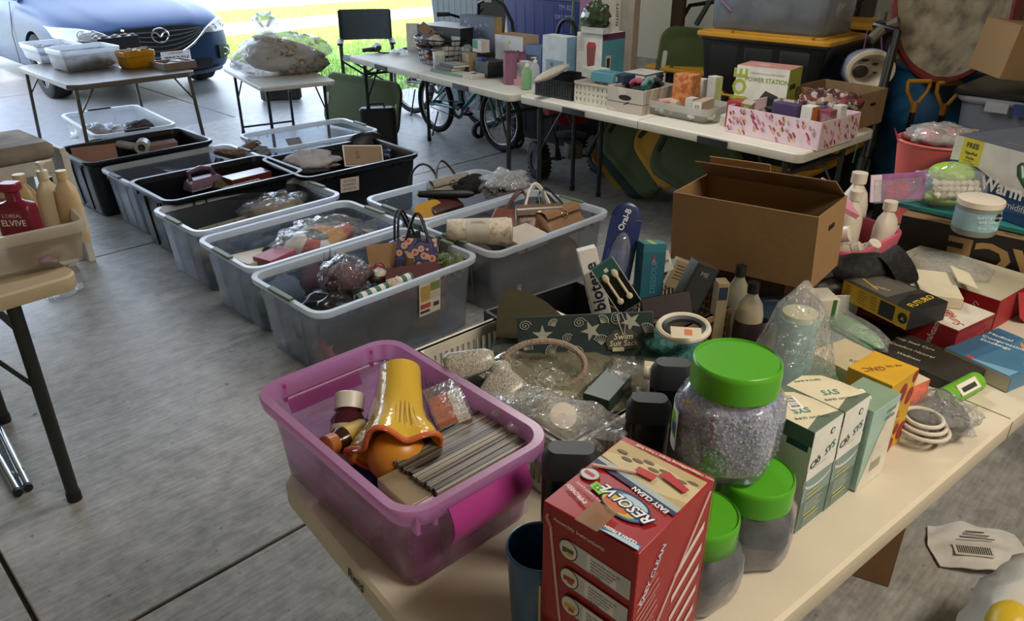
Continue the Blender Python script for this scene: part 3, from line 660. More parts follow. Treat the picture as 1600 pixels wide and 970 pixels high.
# ---------- tubs on the floor ----------
BLK = P('#0b0f16', .32, var=.02)
def clearbin(label, x, y, yaw=0, w=.84, d=.55, h=.335, mat=CLR, **k):
    return storage_bin('storage_bin', label, 'bin', (x, y, .001), yaw, w, d, h, mat, 'open tubs in rows on the garage floor', rim=k.pop('rim', RIM), **k)
clearbin('clear tub with the bagged dark red cloth and floral tote, sticker on its side', 1.70, 2.575, 0)
clearbin('clear tub with a big shiny bag and a pink card box', 1.735, 3.135, 0, d=.535)
clearbin('clear tub with brown film-wrapped goods, next to the open black tub', 1.765, 3.72, 1, d=.52)
clearbin('clear tub with brown and tan handbags and a rolled cream blanket', 2.58, 2.545, 0, mat=CLR2)
clearbin('clear tub with a yellow pouch, black umbrella and purses', 2.63, 3.085, -1, d=.52)
clearbin('nearly empty clear tub with tan label in front of the green lid', 2.83, 4.86, -4, h=.33)
clearbin('greyish clear tub with a pale board, between two black tubs', 1.86, 4.73, 1, h=.33, d=.5, handle='#2a3242', mat=CLEAR('#a9b6c8', .75, .5, .3, .2))
storage_bin('storage_bin', 'white translucent tub with wraps standing under the card table', 'bin', (2.03, 6.27, .001), 86, .95, .58, .33, CLEAR('#e6eaf0', .6, .5, .3, .2), 'open tubs in rows on the garage floor', handle='#3a3d3e', rim=RIM)
def blackbin(label, x, y, yaw, w=.83, d=.55, h=.36):
    return storage_bin('storage_bin', label, 'bin', (x, y, .001), yaw, w, d, h, BLK, 'open tubs in rows on the garage floor', handle=None)
blackbin('black tub holding tubes and a tape roll, beside the cushioned bench', 1.79, 5.27, 1)
blackbin('black tub holding a mauve iron and a dark red box', 1.83, 4.20, 0, d=.54)
bb = blackbin('black tub with a handwritten note on its side and white cloth inside', 2.57, 4.07, -3, w=.82, d=.58)
g = G().box(.125, .002, .085, P('#c9b8ae', .8), z=-.0425); 
for k, s_ in enumerate(('KITCHEN', 'SCARVES +', 'SHOES 50c')): g.text(s_, .019, '#4a3d3a', T(0, -.0016, .024-.024*k) @ RX(90))
place(link('label', g, bb, label='pale handwritten note'), (-.12, -.283, .265), 0, (3, 3))
# printed sticker on the first clear tub, paper label on the black one
sb = [o for o in bpy.data.objects if o.get('label', '').startswith('clear tub with the bagged')][0]
g = G().box(.115, .0012, .155, P('#d9d3c4', .5), z=-.0775)
g.box(.05, .001, .07, '#c9a64a', x=-.025, y=-.001, z=-.01).box(.052, .001, .04, '#7f9450', x=.028, y=-.001, z=.028).box(.052, .001, .03, '#cfc7b0', x=.028, y=-.001, z=-.008).box(.055, .001, .022, '#b8433a', x=-.025, y=-.001, z=-.045).box(.03, .001, .02, '#3a3a3a', x=.034, y=-.001, z=-.05).box(.05, .001, .012, '#333', x=-.027, y=-.001, z=-.066)
place(link('sticker', g, sb, label='white product sticker with a yellow jug picture'), (.13, -.254, .225), 0, (4, 0))
st = [o for o in bpy.data.objects if o.get('label', '').startswith('black tub holding tubes')][0]
g = G().box(.001, .10, .16, P('#4d5560', .6), z=-.08)
for k in range(6): g.box(.001, .07, .006, '#9aa1aa', x=-.001, z=.055-.024*k)
place(link('sticker', g, st), (-.376, -.02, .2), 0, (0, -3))
bag_i = 0
def film_bag(label, px, py, z, size, yaw, inner, seed, clear=.75, zb=None, tilt=(0, 0), amp=.3):
    q = at(px, py, z); return bag('plastic_bag', label, 'bag', size, (q.x, q.y, z-size[2]*.45 if zb is None else zb), yaw, FILM(scale=28, clear=clear), inner, seed, amp=amp, tilt=tilt)
def hp(name, label, cat, px, py, z, size, yaw, mat, seed, **k):
    q = at(px, py, z); return heap(name, label, cat, size, (q.x, q.y, z-size[2]*.5), yaw, mat, seed, **k)
def flat(name, label, cat, px, py, z, size, yaw, mat, tilt=(0, 0), **k):
    q = at(px, py, z); return solo(name, G().box(*size, mat, base=False), label, cat, q, yaw, tilt=tilt, bevel=.002, **k)
def fillers(label, x, y, w, d, z, n, cols, seed, cat='cloth', name='folded_cloth', group=None):
    """garments that fill the lower part of a tub"""
    r = random.Random(seed)
    nx = 3; ny = 2
    for i in range(nx*ny):
        c = cols[i % len(cols)]; m = c if not isinstance(c, str) else P(c, .85, var=.15, scale=12, bump=.4, bscale=30)
        sx_, sy_ = w/nx, d/ny; hh = z*r.uniform(.82, 1.0)
        heap(name, label, cat, (sx_*1.02, sy_*1.02, hh), (x-w/2+sx_*(i % nx+.5), y-d/2+sy_*(i//nx+.5), .022), 0, m, seed=seed+i, amp=.17, freq=5, group=group or label, n=18, k=10)
# --- tub 1
fillers('dark cloth item filling the tub with the floral tote', 1.70, 2.575, .62, .38, .215, 6, ('#16191b', '#2b2a2c', '#8a6a4c', '#141618', '#1e2022', '#4b3a32'), 3)
hp('scarf', 'black satin scarf lying below the bagged red cloth', 'scarf', 515, 475, .24, (.26, .22, .09), 10, P('#15191b', .25, bump=.8, bscale=14), 8)
film_bag('clear bag of dark red velvet cloth in the front tub', 540, 432, .30, (.22, .19, .16), 30, P('#4e1420', .7, bump=.6, bscale=20), 12, .93)
for k, (px, py) in enumerate(((503, 432), (515, 425), (526, 430))): flat('folder', 'dark maroon card folder standing in the front tub beside the bagged velvet, %s' % ('outermost', 'middle', 'innermost')[k], 'folder', px, py, .27, (.004, .16, .15), -35+6*k, '#3c1618', (12, 10))
flat('envelope', 'brown kraft envelope standing up in the front tub', 'envelope', 603, 408, .28, (.16, .005, .16), -25, P('#a07a4e', .8), (-20, 0))
flat('envelope', 'brown kraft paper sleeve behind the dark red envelope', 'envelope', 632, 415, .27, (.03, .12, .15), -20, P('#9b7850', .8), (10, 12))
flat('envelope', 'large dark red envelope leaning in the front tub', 'envelope', 650, 440, .25, (.26, .005, .15), -22, P('#571c22', .7), (-35, 0))
def handbag(label, px, py, z, w, d, h, yaw, col, hcol=None, tilt=(0, 0), r=.4, flap=True, hh=.12, two=True, trim='#b79a5a', name='handbag', bump=.2):
    q = at(px, py, z); t = thing(name, label, 'bag', (q.x, q.y, z-h*.5), yaw, None, tilt); m = lookup(col) if not isinstance(col, str) else P(col, r, var=.08, bump=bump, bscale=50)
    g = G().loft([[(x, y, zz) for x, y in rrect(w*a, d*b, d*.3*b, 4)] for a, b, zz in ((.98, .9, 0), (1, 1, h*.15), (.97, .9, h*.6), (.9, .45, h*.95), (.88, .3, h))], m)
    link('body', g, t, ang=60)
    if flap: link('flap', G().grid(lambda u, v: ((u-.5)*w*.9, -d*.52*sin(min(1, v*1.3)*pi/2)*1.02+.0, h*(1.0-.42*v**1.5)+.004), 8, 8, P('#000' if 0 else (col if isinstance(col, str) else '#333'), r, var=.05), thick=.003), t, ang=60)
    if flap: link('buckle', G().tube([(.018*cos(a), -d*.56, h*.62+.014*sin(a)) for a in [2*pi*i/12 for i in range(12)]], .003, P(trim, .25, 1, var=0), closed=True), t)
    hm = P(hcol or (col if isinstance(col, str) else '#111'), .4)
    for s_ in ((-1, 1) if two else (0,)):
        link('handle', G().tube([(-w*.25+w*.5*i/12, s_*d*.16, h*.95+hh*sin(pi*i/12)) for i in range(13)], .006, hm, n=7), t)
    return t
handbag('floral patterned tote with dark red blooms on purple in the front tub', 650, 410, .30, .20, .06, .20, -48, PATTERN('voronoi', ('#b5503c', '#c99a7a', '#3a3560', '#4f4a7a', '#2a2440'), 26, .8, .42), '#15151c', (-18, 0), flap=False)
handbag('black fabric bag with looped handles in the front tub', 640, 395, .27, .22, .07, .16, 10, '#0f1013', '#15161a', (-10, 0), flap=False, hh=.13)
hp('cloth', 'crumpled black cloth behind the floral tote', 'cloth', 690, 395, .28, (.14, .14, .13), 0, P('#0e0f12', .8), 4)
g = G(); r = random.Random(2)
for i in range(420):
    u = Vector((r.gauss(0, 1), r.gauss(0, 1), r.gauss(0, 1))).normalized(); p_ = u*.055; q2 = u*.078+Vector((r.uniform(-.008, .008),)*3)
    a = u.orthogonal()*.005; g.add([p_-a, p_+a, q2], [(0, 1, 2)], '#8a9a55')
g.ball(.06, .06, .06, '#4d5a2c', M=I4)
q = at(703, 408, .29); t = solo('moss_ball', g, 'green artificial moss ball at the end of the front tub', 'ornament', (q.x-.01, q.y, .27))
q = at(590, 452, .30)
t = thing('paper_roll', 'green and white striped paper roll lying along the front tub', 'roll', (q.x, q.y, .285), -3)
link('roll', G().tube([(-.10, 0, 0), (.18, .02, .01)], .022, PATTERN('wave', ('#2f6a52', '#d8d2c4'), 7, .6, 0), n=18), t); link('lace_tie', G().ball(.035, .03, .03, P('#cbb8a4', .9, bump=.8, bscale=40), M=T(.08, 0, .012), amp=.3, freq=9), t)
hp('ornament', 'small red and green bagged ornament beside the kraft envelope', 'ornament', 590, 425, .30, (.09, .07, .08), 10, PATTERN('cells', ('#3c6b4a', '#7d2b38', '#b9b2a6', '#4a1d24'), 30, .4), 6)
flat('price_tag', 'white paper tag hanging inside the front tub', 'tag', 528, 520, .14, (.045, .002, .08), 0, '#cfcac0')
heap('cloth', 'red cloth pressed against the corner of the front tub', 'cloth', (.10, .12, .10), (1.41, 2.47, .03), 20, P('#b03a44', .8), 15)
# --- tub 2
fillers('garment filling the second tub', 1.735, 3.135, .62, .36, .19, 6, ('#9aa8b0', '#a9534e', '#6d8c80', '#8e8c93', '#b5a596', '#77727c'), 23)
film_bag('large shiny clear bag of red and yellow things in the second tub', 500, 372, .27, (.46, .26, .17), 5, PATTERN('cells', ('#b8483c', '#c78a34', '#d8d4cc', '#3b3f4c', '#a43a48', '#c9a98a'), 9, .6), 31, .86)
flat('card_box', 'pink gift card box in the second tub', 'box', 430, 403, .27, (.16, .11, .05), 15, '#b05a6a')
flat('booklet', 'cream folded booklet in the corner of the second tub', 'booklet', 400, 402, .26, (.20, .16, .02), 8, '#c9c2ae', (0, 6))
flat('envelope', 'grey paper wedge at the far end of the second tub', 'envelope', 588, 366, .27, (.14, .12, .008), 35, '#8d8580', (20, 20))
hp('pouch', 'dark green pouch beside the pink card box', 'pouch', 425, 392, .25, (.12, .09, .05), 0, P('#2c4138', .6), 41)
heap('cloth', 'teal cloth pressed against the side of the second tub', 'cloth', (.10, .14, .14), (1.45, 3.05, .05), 0, P('#6d9a8a', .7), 16)
# --- tub 3
fillers('packed good at the bottom of the third tub', 1.765, 3.72, .62, .36, .16, 6, ('#8a7f70', '#9a9aa0', '#75726c', '#a49a88', '#8c8f9a', '#6c675f'), 43)
film_bag('crinkled film over brown goods in the third tub', 430, 325, .25, (.38, .26, .14), 12, P('#7d6a48', .6, bump=.7, bscale=12), 47, .88)
t = thing('organizer_tray', 'clear compartment tray at the front of the third tub', 'tray', (at(375, 352, .24).x, at(375, 352, .24).y, .20), 4)
g = G()
for a in ((.36, .003, .05, 0, -.09), (.36, .003, .05, 0, .09), (.003, .18, .05, -.18, 0), (.003, .18, .05, .18, 0), (.003, .18, .05, .02, 0), (.003, .18, .05, -.08, 0)): g.box(*a[:3], CLEAR('#e6e0cc', .5), x=a[3], y=a[4])
link('tray', g, t); 
heap('ball', 'bluish round plastic ball against the wall of the third tub', 'ball', (.13, .13, .13), (1.52, 3.58, .04), 0, P('#7f8798', .4), 2, amp=.02)
# --- purse tubs
fillers('dark garment filling the handbag tub', 2.58, 2.545, .62, .38, .225, 6, ('#3a3436', '#22262a', '#6b4a38', '#4b4038', '#1c1f20', '#5a3d30'), 53)
t = thing('rolled_blanket', 'rolled cream fleece blanket with a paper band on the corner of the handbag tub', 'blanket', at(748, 362, .36), -42)
fl_ = PATTERN('noise', ('#b9ab94', '#cfc2ab', '#a09078'), 22, .95, bump=1.0)
g = G().tube([(-.15, 0, .01), (-.10, 0, .005), (0, 0, 0), (.13, 0, 0), (.145, 0, 0)], [.05, .058, .06, .066, .06], fl_, n=22)
for k in range(3): g.tube([(.147+.002*k, (.055-.015*k)*cos(a), (.055-.015*k)*sin(a)) for a in [2*pi*i/18 for i in range(18)]], .008, fl_, closed=True)
link('blanket', g, t, ang=180); link('paper_band', G().tube([(-.06, 0, .001), (.05, 0, .001)], .0625, P('#b3aa98', .7), n=22).text('LOWELL', .018, '#6a5a4a', T(0, -.03, .058) @ RX(28)), t)
handbag('reddish brown leather handbag in the handbag tub', 800, 350, .30, .26, .09, .16, -60, '#6e3a24', '#5a2c1a', (-45, 0), flap=False)
handbag('bronze metallic satchel with white piping handle in the handbag tub', 845, 345, .31, .26, .10, .16, -35, '#6b5138', '#d8cdbb', (-35, 0), r=.3)
handbag('tan leather handbag with a belt buckle in the handbag tub', 885, 345, .30, .28, .11, .15, 0, '#8d6848', '#2a1f1a', (-40, 0), trim='#c9b98a')
flat('box', 'pale cream gift box lying in the handbag tub', 'box', 817, 372, .30, (.20, .16, .05), 0, P('#b7a999', .6), (6, 0))
flat('wallet', 'black wallet at the front rim of the handbag tub', 'wallet', 838, 374, .29, (.17, .07, .03), 2, P('#111214', .35), (4, 0))
flat('tag', 'pink paper tag beside the rolled blanket', 'tag', 786, 348, .33, (.04, .002, .05), -30, '#d08a78', (-30, 0))
flat('price_tag', 'small white price tag inside the handbag tub', 'tag', 811, 450, .10, (.03, .002, .035), 0, '#b8b0a4')
# --- tub with umbrella
fillers('bag or cloth under the purses of the umbrella tub', 2.63, 3.085, .62, .36, .17, 6, ('#8e929c', '#5a3038', '#a9a6a8', '#1c1d20', '#74767e', '#9a9a9a'), 63)
handbag('cream and black flap purse with a long black strap', 705, 292, .33, .28, .09, .11, -4, '#8d8478', '#17181b', (-25, 0), two=False, hh=.10)
q = at(700, 303, .33); t = thing('umbrella', 'folded black umbrella with a green button lying across the purses', 'umbrella', q, -44)
link('canopy', G().tube([(-.16, 0, 0), (-.10, 0, 0), (.10, 0, 0), (.14, 0, 0)], [.018, .021, .024, .012], P('#0e0f11', .5), n=14), t); link('button', G().cyl(.012, .006, '#9fb85a', M=T(-.168, 0, 0) @ RY(90)), t, label='green end button')
g = G().tube([(-.02+.14*cos(a)*.6-.06, .03, .15*sin(a)) for a in [pi*i/14 for i in range(15)]], .006, '#17181b')
q = at(672, 300, .31); solo('strap', g, 'black loop strap standing up from the umbrella tub', 'strap', (q.x+.06, q.y, .30), -40)
handbag('dark red clutch lying behind the yellow pouch', 700, 318, .30, .22, .06, .10, 0, '#4a1f22', '#221', (-60, 0), flap=False, two=False, hh=.02)
solo('pouch', G().loft([[(x, y, z) for x, y in rrect(.20, .13, .05, 5)] for z in (0, .012)], P('#c08a1e', .6, var=.04)), 'mustard yellow flat pouch leaning in the umbrella tub', 'pouch', at(672, 333, .27), 5, tilt=(50, 0), bevel=.004)
hp('cloth', 'fluffy black trim beside the sequin bag', 'cloth', 738, 287, .34, (.20, .11, .10), 0, P('#0d0d10', .9), 6, freq=12)
film_bag('silver sequinned bag in crinkled film at the far end of the umbrella tub', 790, 287, .33, (.30, .24, .14), 0, PATTERN('voronoi', ('#e0dcd0', '#8a877e', '#1e1e20', '#121214', '#0c0c0e'), 55, .3, .35), 71, .6)
# --- nearly empty tub
q = at(510, 210, .12); t = solo('box', G().prism([(-.14, -.05), (.14, -.05), (.0, .11)], .12, P('#5a5048', .8)), 'dark brown peaked carton lying in the nearly empty tub', 'box', (3.0, 4.86, .03), 10)
flat('label_card', 'tan paper label lying in the nearly empty tub', 'card', 460, 222, .10, (.12, .004, .09), -8, '#b8aa86', (-55, 0))
# --- greyish tub and shoes
flat('board', 'pale blue-white board leaning in the greyish tub', 'board', 285, 262, .20, (.42, .34, .012), 25, P('#c3cbe0', .4), (10, 14))
def shoe(label, x, y, z, yaw, mat, L_=.27, tilt=(0, 0), group=None):
    t = thing('shoe', label, 'shoe', (x, y, z), yaw, group, tilt)
    sec = [(-.5, .30, .30), (-.42, .36, .36), (-.2, .34, .34), (0, .34, .24), (.2, .38, .20), (.38, .36, .16), (.48, .24, .11), (.5, .1, .06)]
    g = G().loft([[(L_*a, L_*b*.5*cos(2*pi*i/14), max(.012, L_*h/1.0*(.5+.5*sin(2*pi*i/14)))) for i in range(14)] for a, b, h in sec], mat)
    link('upper', g, t, sub=1, ang=180); link('sole', G().loft([[(L_*a, s_*L_*b*.52, z_) for s_, z_ in ((-1, 0), (1, 0), (1, .014), (-1, .014))] for a, b, h in sec], P('#3a2c22', .7)), t)
    return t
leo = PATTERN('voronoi', ('#1b1410', '#7a5a44', '#2a1e18', '#8a6a52', '#6e5040'), 40, .7, .35)
shoe('leopard print boot on top of the tub beside the grey stuff', 2.20, 4.78, .285, 150, leo, .24, (0, -20))
shoe('leopard print boot lying behind its mate', 2.33, 4.86, .27, 170, leo, .24, (30, 0))
heap('cloth', 'brown cloth under the leopard boots', 'cloth', (.24, .38, .24), (2.12, 4.76, .03), 0, P('#4b3d36', .9), 4)
hp('cloth', 'grey crumpled cloth between black tubs', 'cloth', 408, 238, .30, (.12, .10, .08), 0, P('#777a80', .6), 44)
# --- black tub 1
def bottom(x, y, w, d, cols, label, z=.2, seed=90): fillers(label, x, y, w, d, z, 6, cols, seed)
bottom(1.79, 5.27, .6, .36, ('#3a3a3c', '#57504b', '#2c2f33', '#4a4540'), 'dark wrapped item at the bottom of the tube tub', .22)
q = at(140, 238, .33); flat('cardboard_piece', 'pinkish brown cardboard flap at the end of the tube tub', 'cardboard', 148, 240, .31, (.26, .02, .10), -14, '#a5705c', (-20, 0))
solo('disc', G().cyl(.11, .012, P('#2f6a56', .5), n=30), 'dark green round disc in the tube tub', 'disc', at(158, 232, .28), 0, tilt=(18, 0))
solo('mailing_tube', G().tube([(-.14, 0, 0), (.14, 0, 0)], .028, P('#a7aaa8', .5), n=20), 'grey mailing tube lying in the tube tub', 'tube', at(195, 227, .31), -50, tilt=(0, 8))
t = thing('tape_roll', 'white tape roll standing on edge in the tube tub', 'tape', at(223, 228, .31), -30, tilt=(90, 0)); link('tape', G().lathe([(.024, -.05), (.045, -.05), (.045, .05), (.024, .05), (.024, -.05)], P('#bcbbb6', .35), n=26, caps=False), t); link('core', G().lathe([(.018, -.05), (.024, -.05), (.024, .05), (.018, .05), (.018, -.05)], '#4a4038', n=22, caps=False), t)
flat('box', 'long pinkish box at the far end of the tube tub', 'box', 250, 228, .29, (.22, .07, .05), -6, '#9a7874', (8, 0))
# --- black tub 3
bottom(1.83, 4.20, .6, .36, ('#1b1c20', '#2a2c33', '#332c2c'), 'dark wrapped item at the bottom of the iron tub', .17)
t = thing('clothes_iron', 'mauve clothes iron lying in the black tub', 'iron', at(318, 292, .27), 5)
link('soleplate', G().prism([(-.10, -.05), (.08, -.045), (.14, 0), (.08, .045), (-.10, .05)], .012, '#8d8a90'), t)
link('body', G().loft([[(x*a, y*a, z) for x, y in ((-.10, -.05), (.08, -.045), (.14, 0), (.08, .045), (-.10, .05))] for a, z in ((1, .012), (.92, .04), (.7, .06))], P('#7b5a70', .35)), t, bevel=.004)
link('handle', G().tube([(-.07, 0, .055), (-.075, 0, .10), (0, 0, .115), (.06, 0, .10), (.08, 0, .055)], .014, P('#6b4a62', .35)), t)
flat('jewelry_box', 'dark red lacquered box in the black tub with the iron', 'box', 387, 280, .29, (.26, .12, .07), 3, P('#6a2a2a', .25))
solo('spring_cord', G().tube([(-.12+.24*i/110, .022*cos(i*.9), .022*sin(i*.9)) for i in range(111)], .004, '#b9b4a6', n=5), 'pale coiled cord in front of the dark red box', 'cord', at(378, 292, .30), 5)
hp('cloth', 'olive wool piece beside the mauve iron', 'cloth', 350, 288, .28, (.12, .10, .06), 0, P('#5a5236', .9), 9)
# --- black tub 2
bottom(2.57, 4.07, .6, .38, ('#1a1a1e', '#23252c', '#3a3636'), 'dark wrapped item at the bottom of the note tub', .2)
hp('cloth', 'crumpled pale grey cloth in the tub with the note', 'cloth', 485, 250, .31, (.32, .24, .13), -20, P('#b7b3b8', .85, bump=.5), 19, freq=8)
shoe('black leather shoe in the tub with the note', at(525, 245, .28).x, at(525, 245, .28).y, .27, -50, P('#121317', .3), .24)
hp('bag', 'rounded black bag standing at the back of the tub with the note', 'bag', 570, 225, .32, (.32, .14, .18), -10, P('#0c0e13', .5), 21, amp=.1)
t = thing('picture_sign', 'brown wooden sign with a pale border in the tub with the note', 'sign', at(568, 243, .31), -20, tilt=(-30, 6)); link('board', G().box(.24, .012, .12, '#8c6a44', base=False), t); link('border', G().box(.26, .008, .14, '#d5cfba', base=False, y=.004), t); link('lettering', G().text('S', .07, '#7a3a24', T(-.04, -.0075, 0) @ RX(90), bold=.02), t)
hp('cloth', 'blue and white cloth at the end of the tub with the note', 'cloth', 610, 237, .30, (.10, .12, .08), 0, PATTERN('cells', ('#27345c', '#8f97b0', '#141a2c'), 40, .6), 20)
hp('cloth', 'dark red cloth corner under the black shoe', 'cloth', 517, 256, .28, (.08, .06, .05), 0, P('#8a1f30', .6), 22)
# --- white tub under the card table
film_bag('crumpled clear wrap in the white tub, nearer the bench', 150, 206, .22, (.28, .24, .12), 0, P('#b5a898', .7), 81, .6)
film_bag('crumpled clear wrap in the middle of the white tub', 185, 205, .20, (.26, .30, .10), 40, P('#c5c2be', .7), 82, .6)
hp('doily', 'brown crocheted doily at the end of the white tub', 'doily', 226, 197, .22, (.30, .26, .08), 0, P('#5b4a42', .95, bump=1), 83, freq=14)
# ---------- two long folding tables end to end, with their goods ----------
def row_table(label, px0, px1, yf=0):
    a, b = at(*px0, .74), at(*px1, .74); d = b-a; L_ = d.length; yaw = math.degrees(atan2(d.y, d.x))
    n = Vector((-d.y, d.x, 0)).normalized()   # pointing away from the camera side
    c = (a+b)/2+n*.36; folding_table('folding_table', label, 'two long folding tables in a row', (c.x, c.y, 0), yaw, L_-.01, .72, .74, inset=(.11, .08))
    return a, b, n
A1, B1, N1 = row_table('long white folding table with books, gift boxes and wire basket, over the bicycles', (543, 87), (797, 148.3))
A2, B2, N2 = row_table('long white folding table with the pink candy-print box, over the red spreader', (808, 148), (1254, 242))
R1 = math.degrees(atan2((B1-A1).y, (B1-A1).x)); R2 = math.degrees(atan2((B2-A2).y, (B2-A2).x))
TZ = .741
def on(px, py, z=TZ): return at(px, py, z)
def ctn(name, label, cat, px, py, size, yaw=0, mat='#b08a5c', z=TZ, corner='front', **k):
    """carton whose near bottom corner (the one nearest the camera) stands at the pixel"""
    q = at(px, py, z); w, d, h = size; c, s_ = cos(radians(yaw)), sin(radians(yaw))
    x, y = w/2, d/2
    if corner == 'right': x, y = -w/2, d/2      # pixel shows the -y/+x corner
    if corner == 'left': x, y = w/2, -d/2       # pixel shows the -x/+y corner
    return Carton(name, label, cat, size, (q.x+c*x-s_*y, q.y+s_*x+c*y, z), yaw, mat, **k)
YW = R2+90
def bk(name, label, cat, near, left, X0, w, yaw=0, mat='#b08a5c', z0=None, **k):
    """carton on the table whose near top corner and left top corner are at these pixels, with its front face at x = X0"""
    z0 = TZ if z0 is None else z0
    a = atx(*near, X0); b = atx(*left, X0); d = abs(b.y-a.y); h = a.z-z0
    c, s_ = cos(radians(yaw)), sin(radians(yaw))
    return Carton(name, label, cat, (w, d, h), (a.x+c*w/2-s_*d/2, a.y+s_*w/2+c*d/2, z0), yaw, mat, **k)
def tbl(name, label, cat, g, px, py, z=TZ, yaw=0, **k):
    q = at(px, py, z); return solo(name, g, label, cat, (q.x, q.y, z), yaw, **k)
# pink candy print box (front right corner)
def open_box(name, label, cat, px, py, size, yaw, mat, inner=None, z=TZ, th=.004, corner='front', flaps=None, group=None, tilt=(0, 0), hole=None):
    q = at(px, py, z); w, d, h = size; c, s_ = cos(radians(yaw)), sin(radians(yaw)); x, y = w/2, d/2
    if corner == 'left': y = -d/2
    t = thing(name, label, cat, (q.x+c*x-s_*y, q.y+s_*x+c*y, z), yaw, group, tilt)
    inner = inner or mat
    walls = [('side_wall', w, th, 0, -d/2+th/2), ('side_wall', w, th, 0, d/2-th/2), ('end_wall', th, d-2*th, -w/2+th/2, 0), ('end_wall', th, d-2*th, w/2-th/2, 0)]
    for nm, a, b, x_, y_ in walls: link(nm, G().box(a, b, h, mat, x=x_, y=y_), t, bevel=.0008)
    link('bottom', G().box(w-2*th, d-2*th, th, inner, z=.0005), t)
    return t
PINK = P('#e4c8d2', .6, var=.05)
p0 = at(1277, 236, TZ); p1 = at(1133, 205, TZ); yl = math.degrees(atan2((p1-p0).y, (p1-p0).x))-90
pb = open_box('gift_box', 'pink candy-print open box packed with small cartons at the table corner', 'box', 1277, 236, (.34, (p1-p0).length, .125), yl, PINK, '#e6dccf')
r = random.Random(5); g = G(); wd, dp, hh = .34, (p1-p0).length, .125
for side, a, b, n in (('L', dp, hh, 84), ('R', wd, hh, 54)):
    M = FR(side, wd, dp, hh, 0, .0008)
    for i in range(n):
        u, v = r.uniform(-a/2+.012, a/2-.012), r.uniform(-b/2+.012, b/2-.012); ang = radians(125+r.uniform(-12, 12)); ln_ = r.choice((.013, .018, .010)); rd = .0048
        c = r.choice(('#b03a5c', '#b03a5c', '#c77a98', '#cdbb6a', '#a9a2b4', '#d98aa4', '#e0c8d0', '#8f2e4a'))
        pts = []
        for k in range(12):
            t_ = pi/2+pi*k/5 if k < 6 else -pi/2+pi*(k-6)/5; ox = -ln_/2 if k < 6 else ln_/2
            X, Y = ox+rd*cos(t_), rd*sin(t_); pts.append((u+X*cos(ang)-Y*sin(ang), v+X*sin(ang)+Y*cos(ang), .0001*(i % 5)))
        g.add(pts, [tuple(range(12))], c, M)
link('candy_print', g, pb)
# cartons packed in it
def inbox(label, px, py, X0, size, yaw, mat, tilt=(0, 0), name='small_box', texts=None):
    q = atx(px, py, X0); size = (size[0], size[1], q.z-TZ-.006); z = q.z; cc, ss = cos(radians(yaw)), sin(radians(yaw)); ax, ay = size[0]*.5, size[1]*.5; c = Carton(name, label, 'box', size, (q.x+cc*ax-ss*ay, q.y+ss*ax+cc*ay, z-size[2]), yaw, mat, tilt=tilt)
    if texts: texts(c)
    return c.done()
inbox('red carton at the left end of the pink box', 1158, 160, 3.42, (.09, .075, .12), yl+4, '#a8303a')
inbox('beige carton with a yellow sticker in the pink box', 1172, 160, 3.40, (.06, .05, .14), yl+15, '#9c9078', (6, -8), texts=lambda c: c.rect('L', '#c8cc3a', -.2, .2, .3, .45).rect('T', '#b9b09a'))
inbox('brown patterned carton leaning beside the yellow-stickered one', 1186, 170, 3.44, (.09, .03, .13), yl-20, PATTERN('voronoi', ('#2a241f', '#6a5d50', '#8a7a66'), 60, .6), (14, 0))
inbox('narrow black carton leaning in the pink box', 1200, 168, 3.46, (.07, .04, .14), yl-10, '#1e1d20', (10, 0))
inbox('grey carton with a white sticker leaning in the middle of the pink box', 1222, 158, 3.42, (.10, .045, .15), yl-25, '#8d8474', (-22, 10), texts=lambda c: c.rect('R', '#dedfe2', -.3, .55*.5, .3, .48))
inbox('purple and red carton in the pink box', 1246, 166, 3.40, (.06, .125, .14), yl+2, '#4a3a68', texts=lambda c: c.rect('L', '#6a2440', -.5, -.5, .5, -.05).text('L', 'Sudsy', .02, '#c9b9d0', .2, .1))
inbox('white and orange carton standing in the pink box', 1270, 168, 3.38, (.06, .055, .14), yl-3, '#e2dfda', texts=lambda c: c.rect('R', '#cf7a34').lines('L', '#8a9ab8', -.3, .3, .03, 6, .012).disc('R', '#f0dcc0', .1, -.1, .009))
inbox('blue carton behind the orange one in the pink box', 1286, 168, 3.45, (.05, .04, .12), yl, '#3b5a86')
inbox('dark pink carton near the far end of the pink box', 1298, 174, 3.42, (.06, .06, .12), yl, '#9c4a60')
inbox('small white printed carton at the far corner of the pink box', 1315, 166, 3.50, (.05, .04, .09), yl-4, '#d8d6d0', texts=lambda c: c.lines('L', '#777', -.35, .3, .025, 6, .010))
hp('plastic_bag', 'crumpled clear bag among the cartons of the pink box', 'bag', 1293, 186, .86, (.07, .06, .06), 0, FILM(), 5)
q = at(1245, 190, .86)
# brown carton tray behind
p = on(1357, 175, TZ)
t = open_box('cardboard_box', 'brown open carton of small bagged goods behind the pink box', 'box', 1330, 205, (.30, .34, .17), yl, P('#8a6c4a', .8), P('#6e5438', .8))
link('hand_hole', G().box(.05, .002, .014, '#15100c', z=.10, x=.02, y=-.171), t)
for k, (px, py, c) in enumerate(((1270, 150, '#7a3a3c'), (1290, 152, '#a08a7a'), (1310, 152, '#8c4048'), (1300, 146, '#b09a8a'), (1325, 152, '#803a3a'), (1280, 144, '#6e5a52'))):
    hp('plastic_bag', 'small red and clear bagged toy in the brown carton behind the pink box', 'bag', px, py+6, .88, (.12, .11, .08), 30*k, PATTERN('cells', (c, '#b8aaa0', '#5a3438'), 40, .3), 60+k, group='bagged toys in the brown carton')
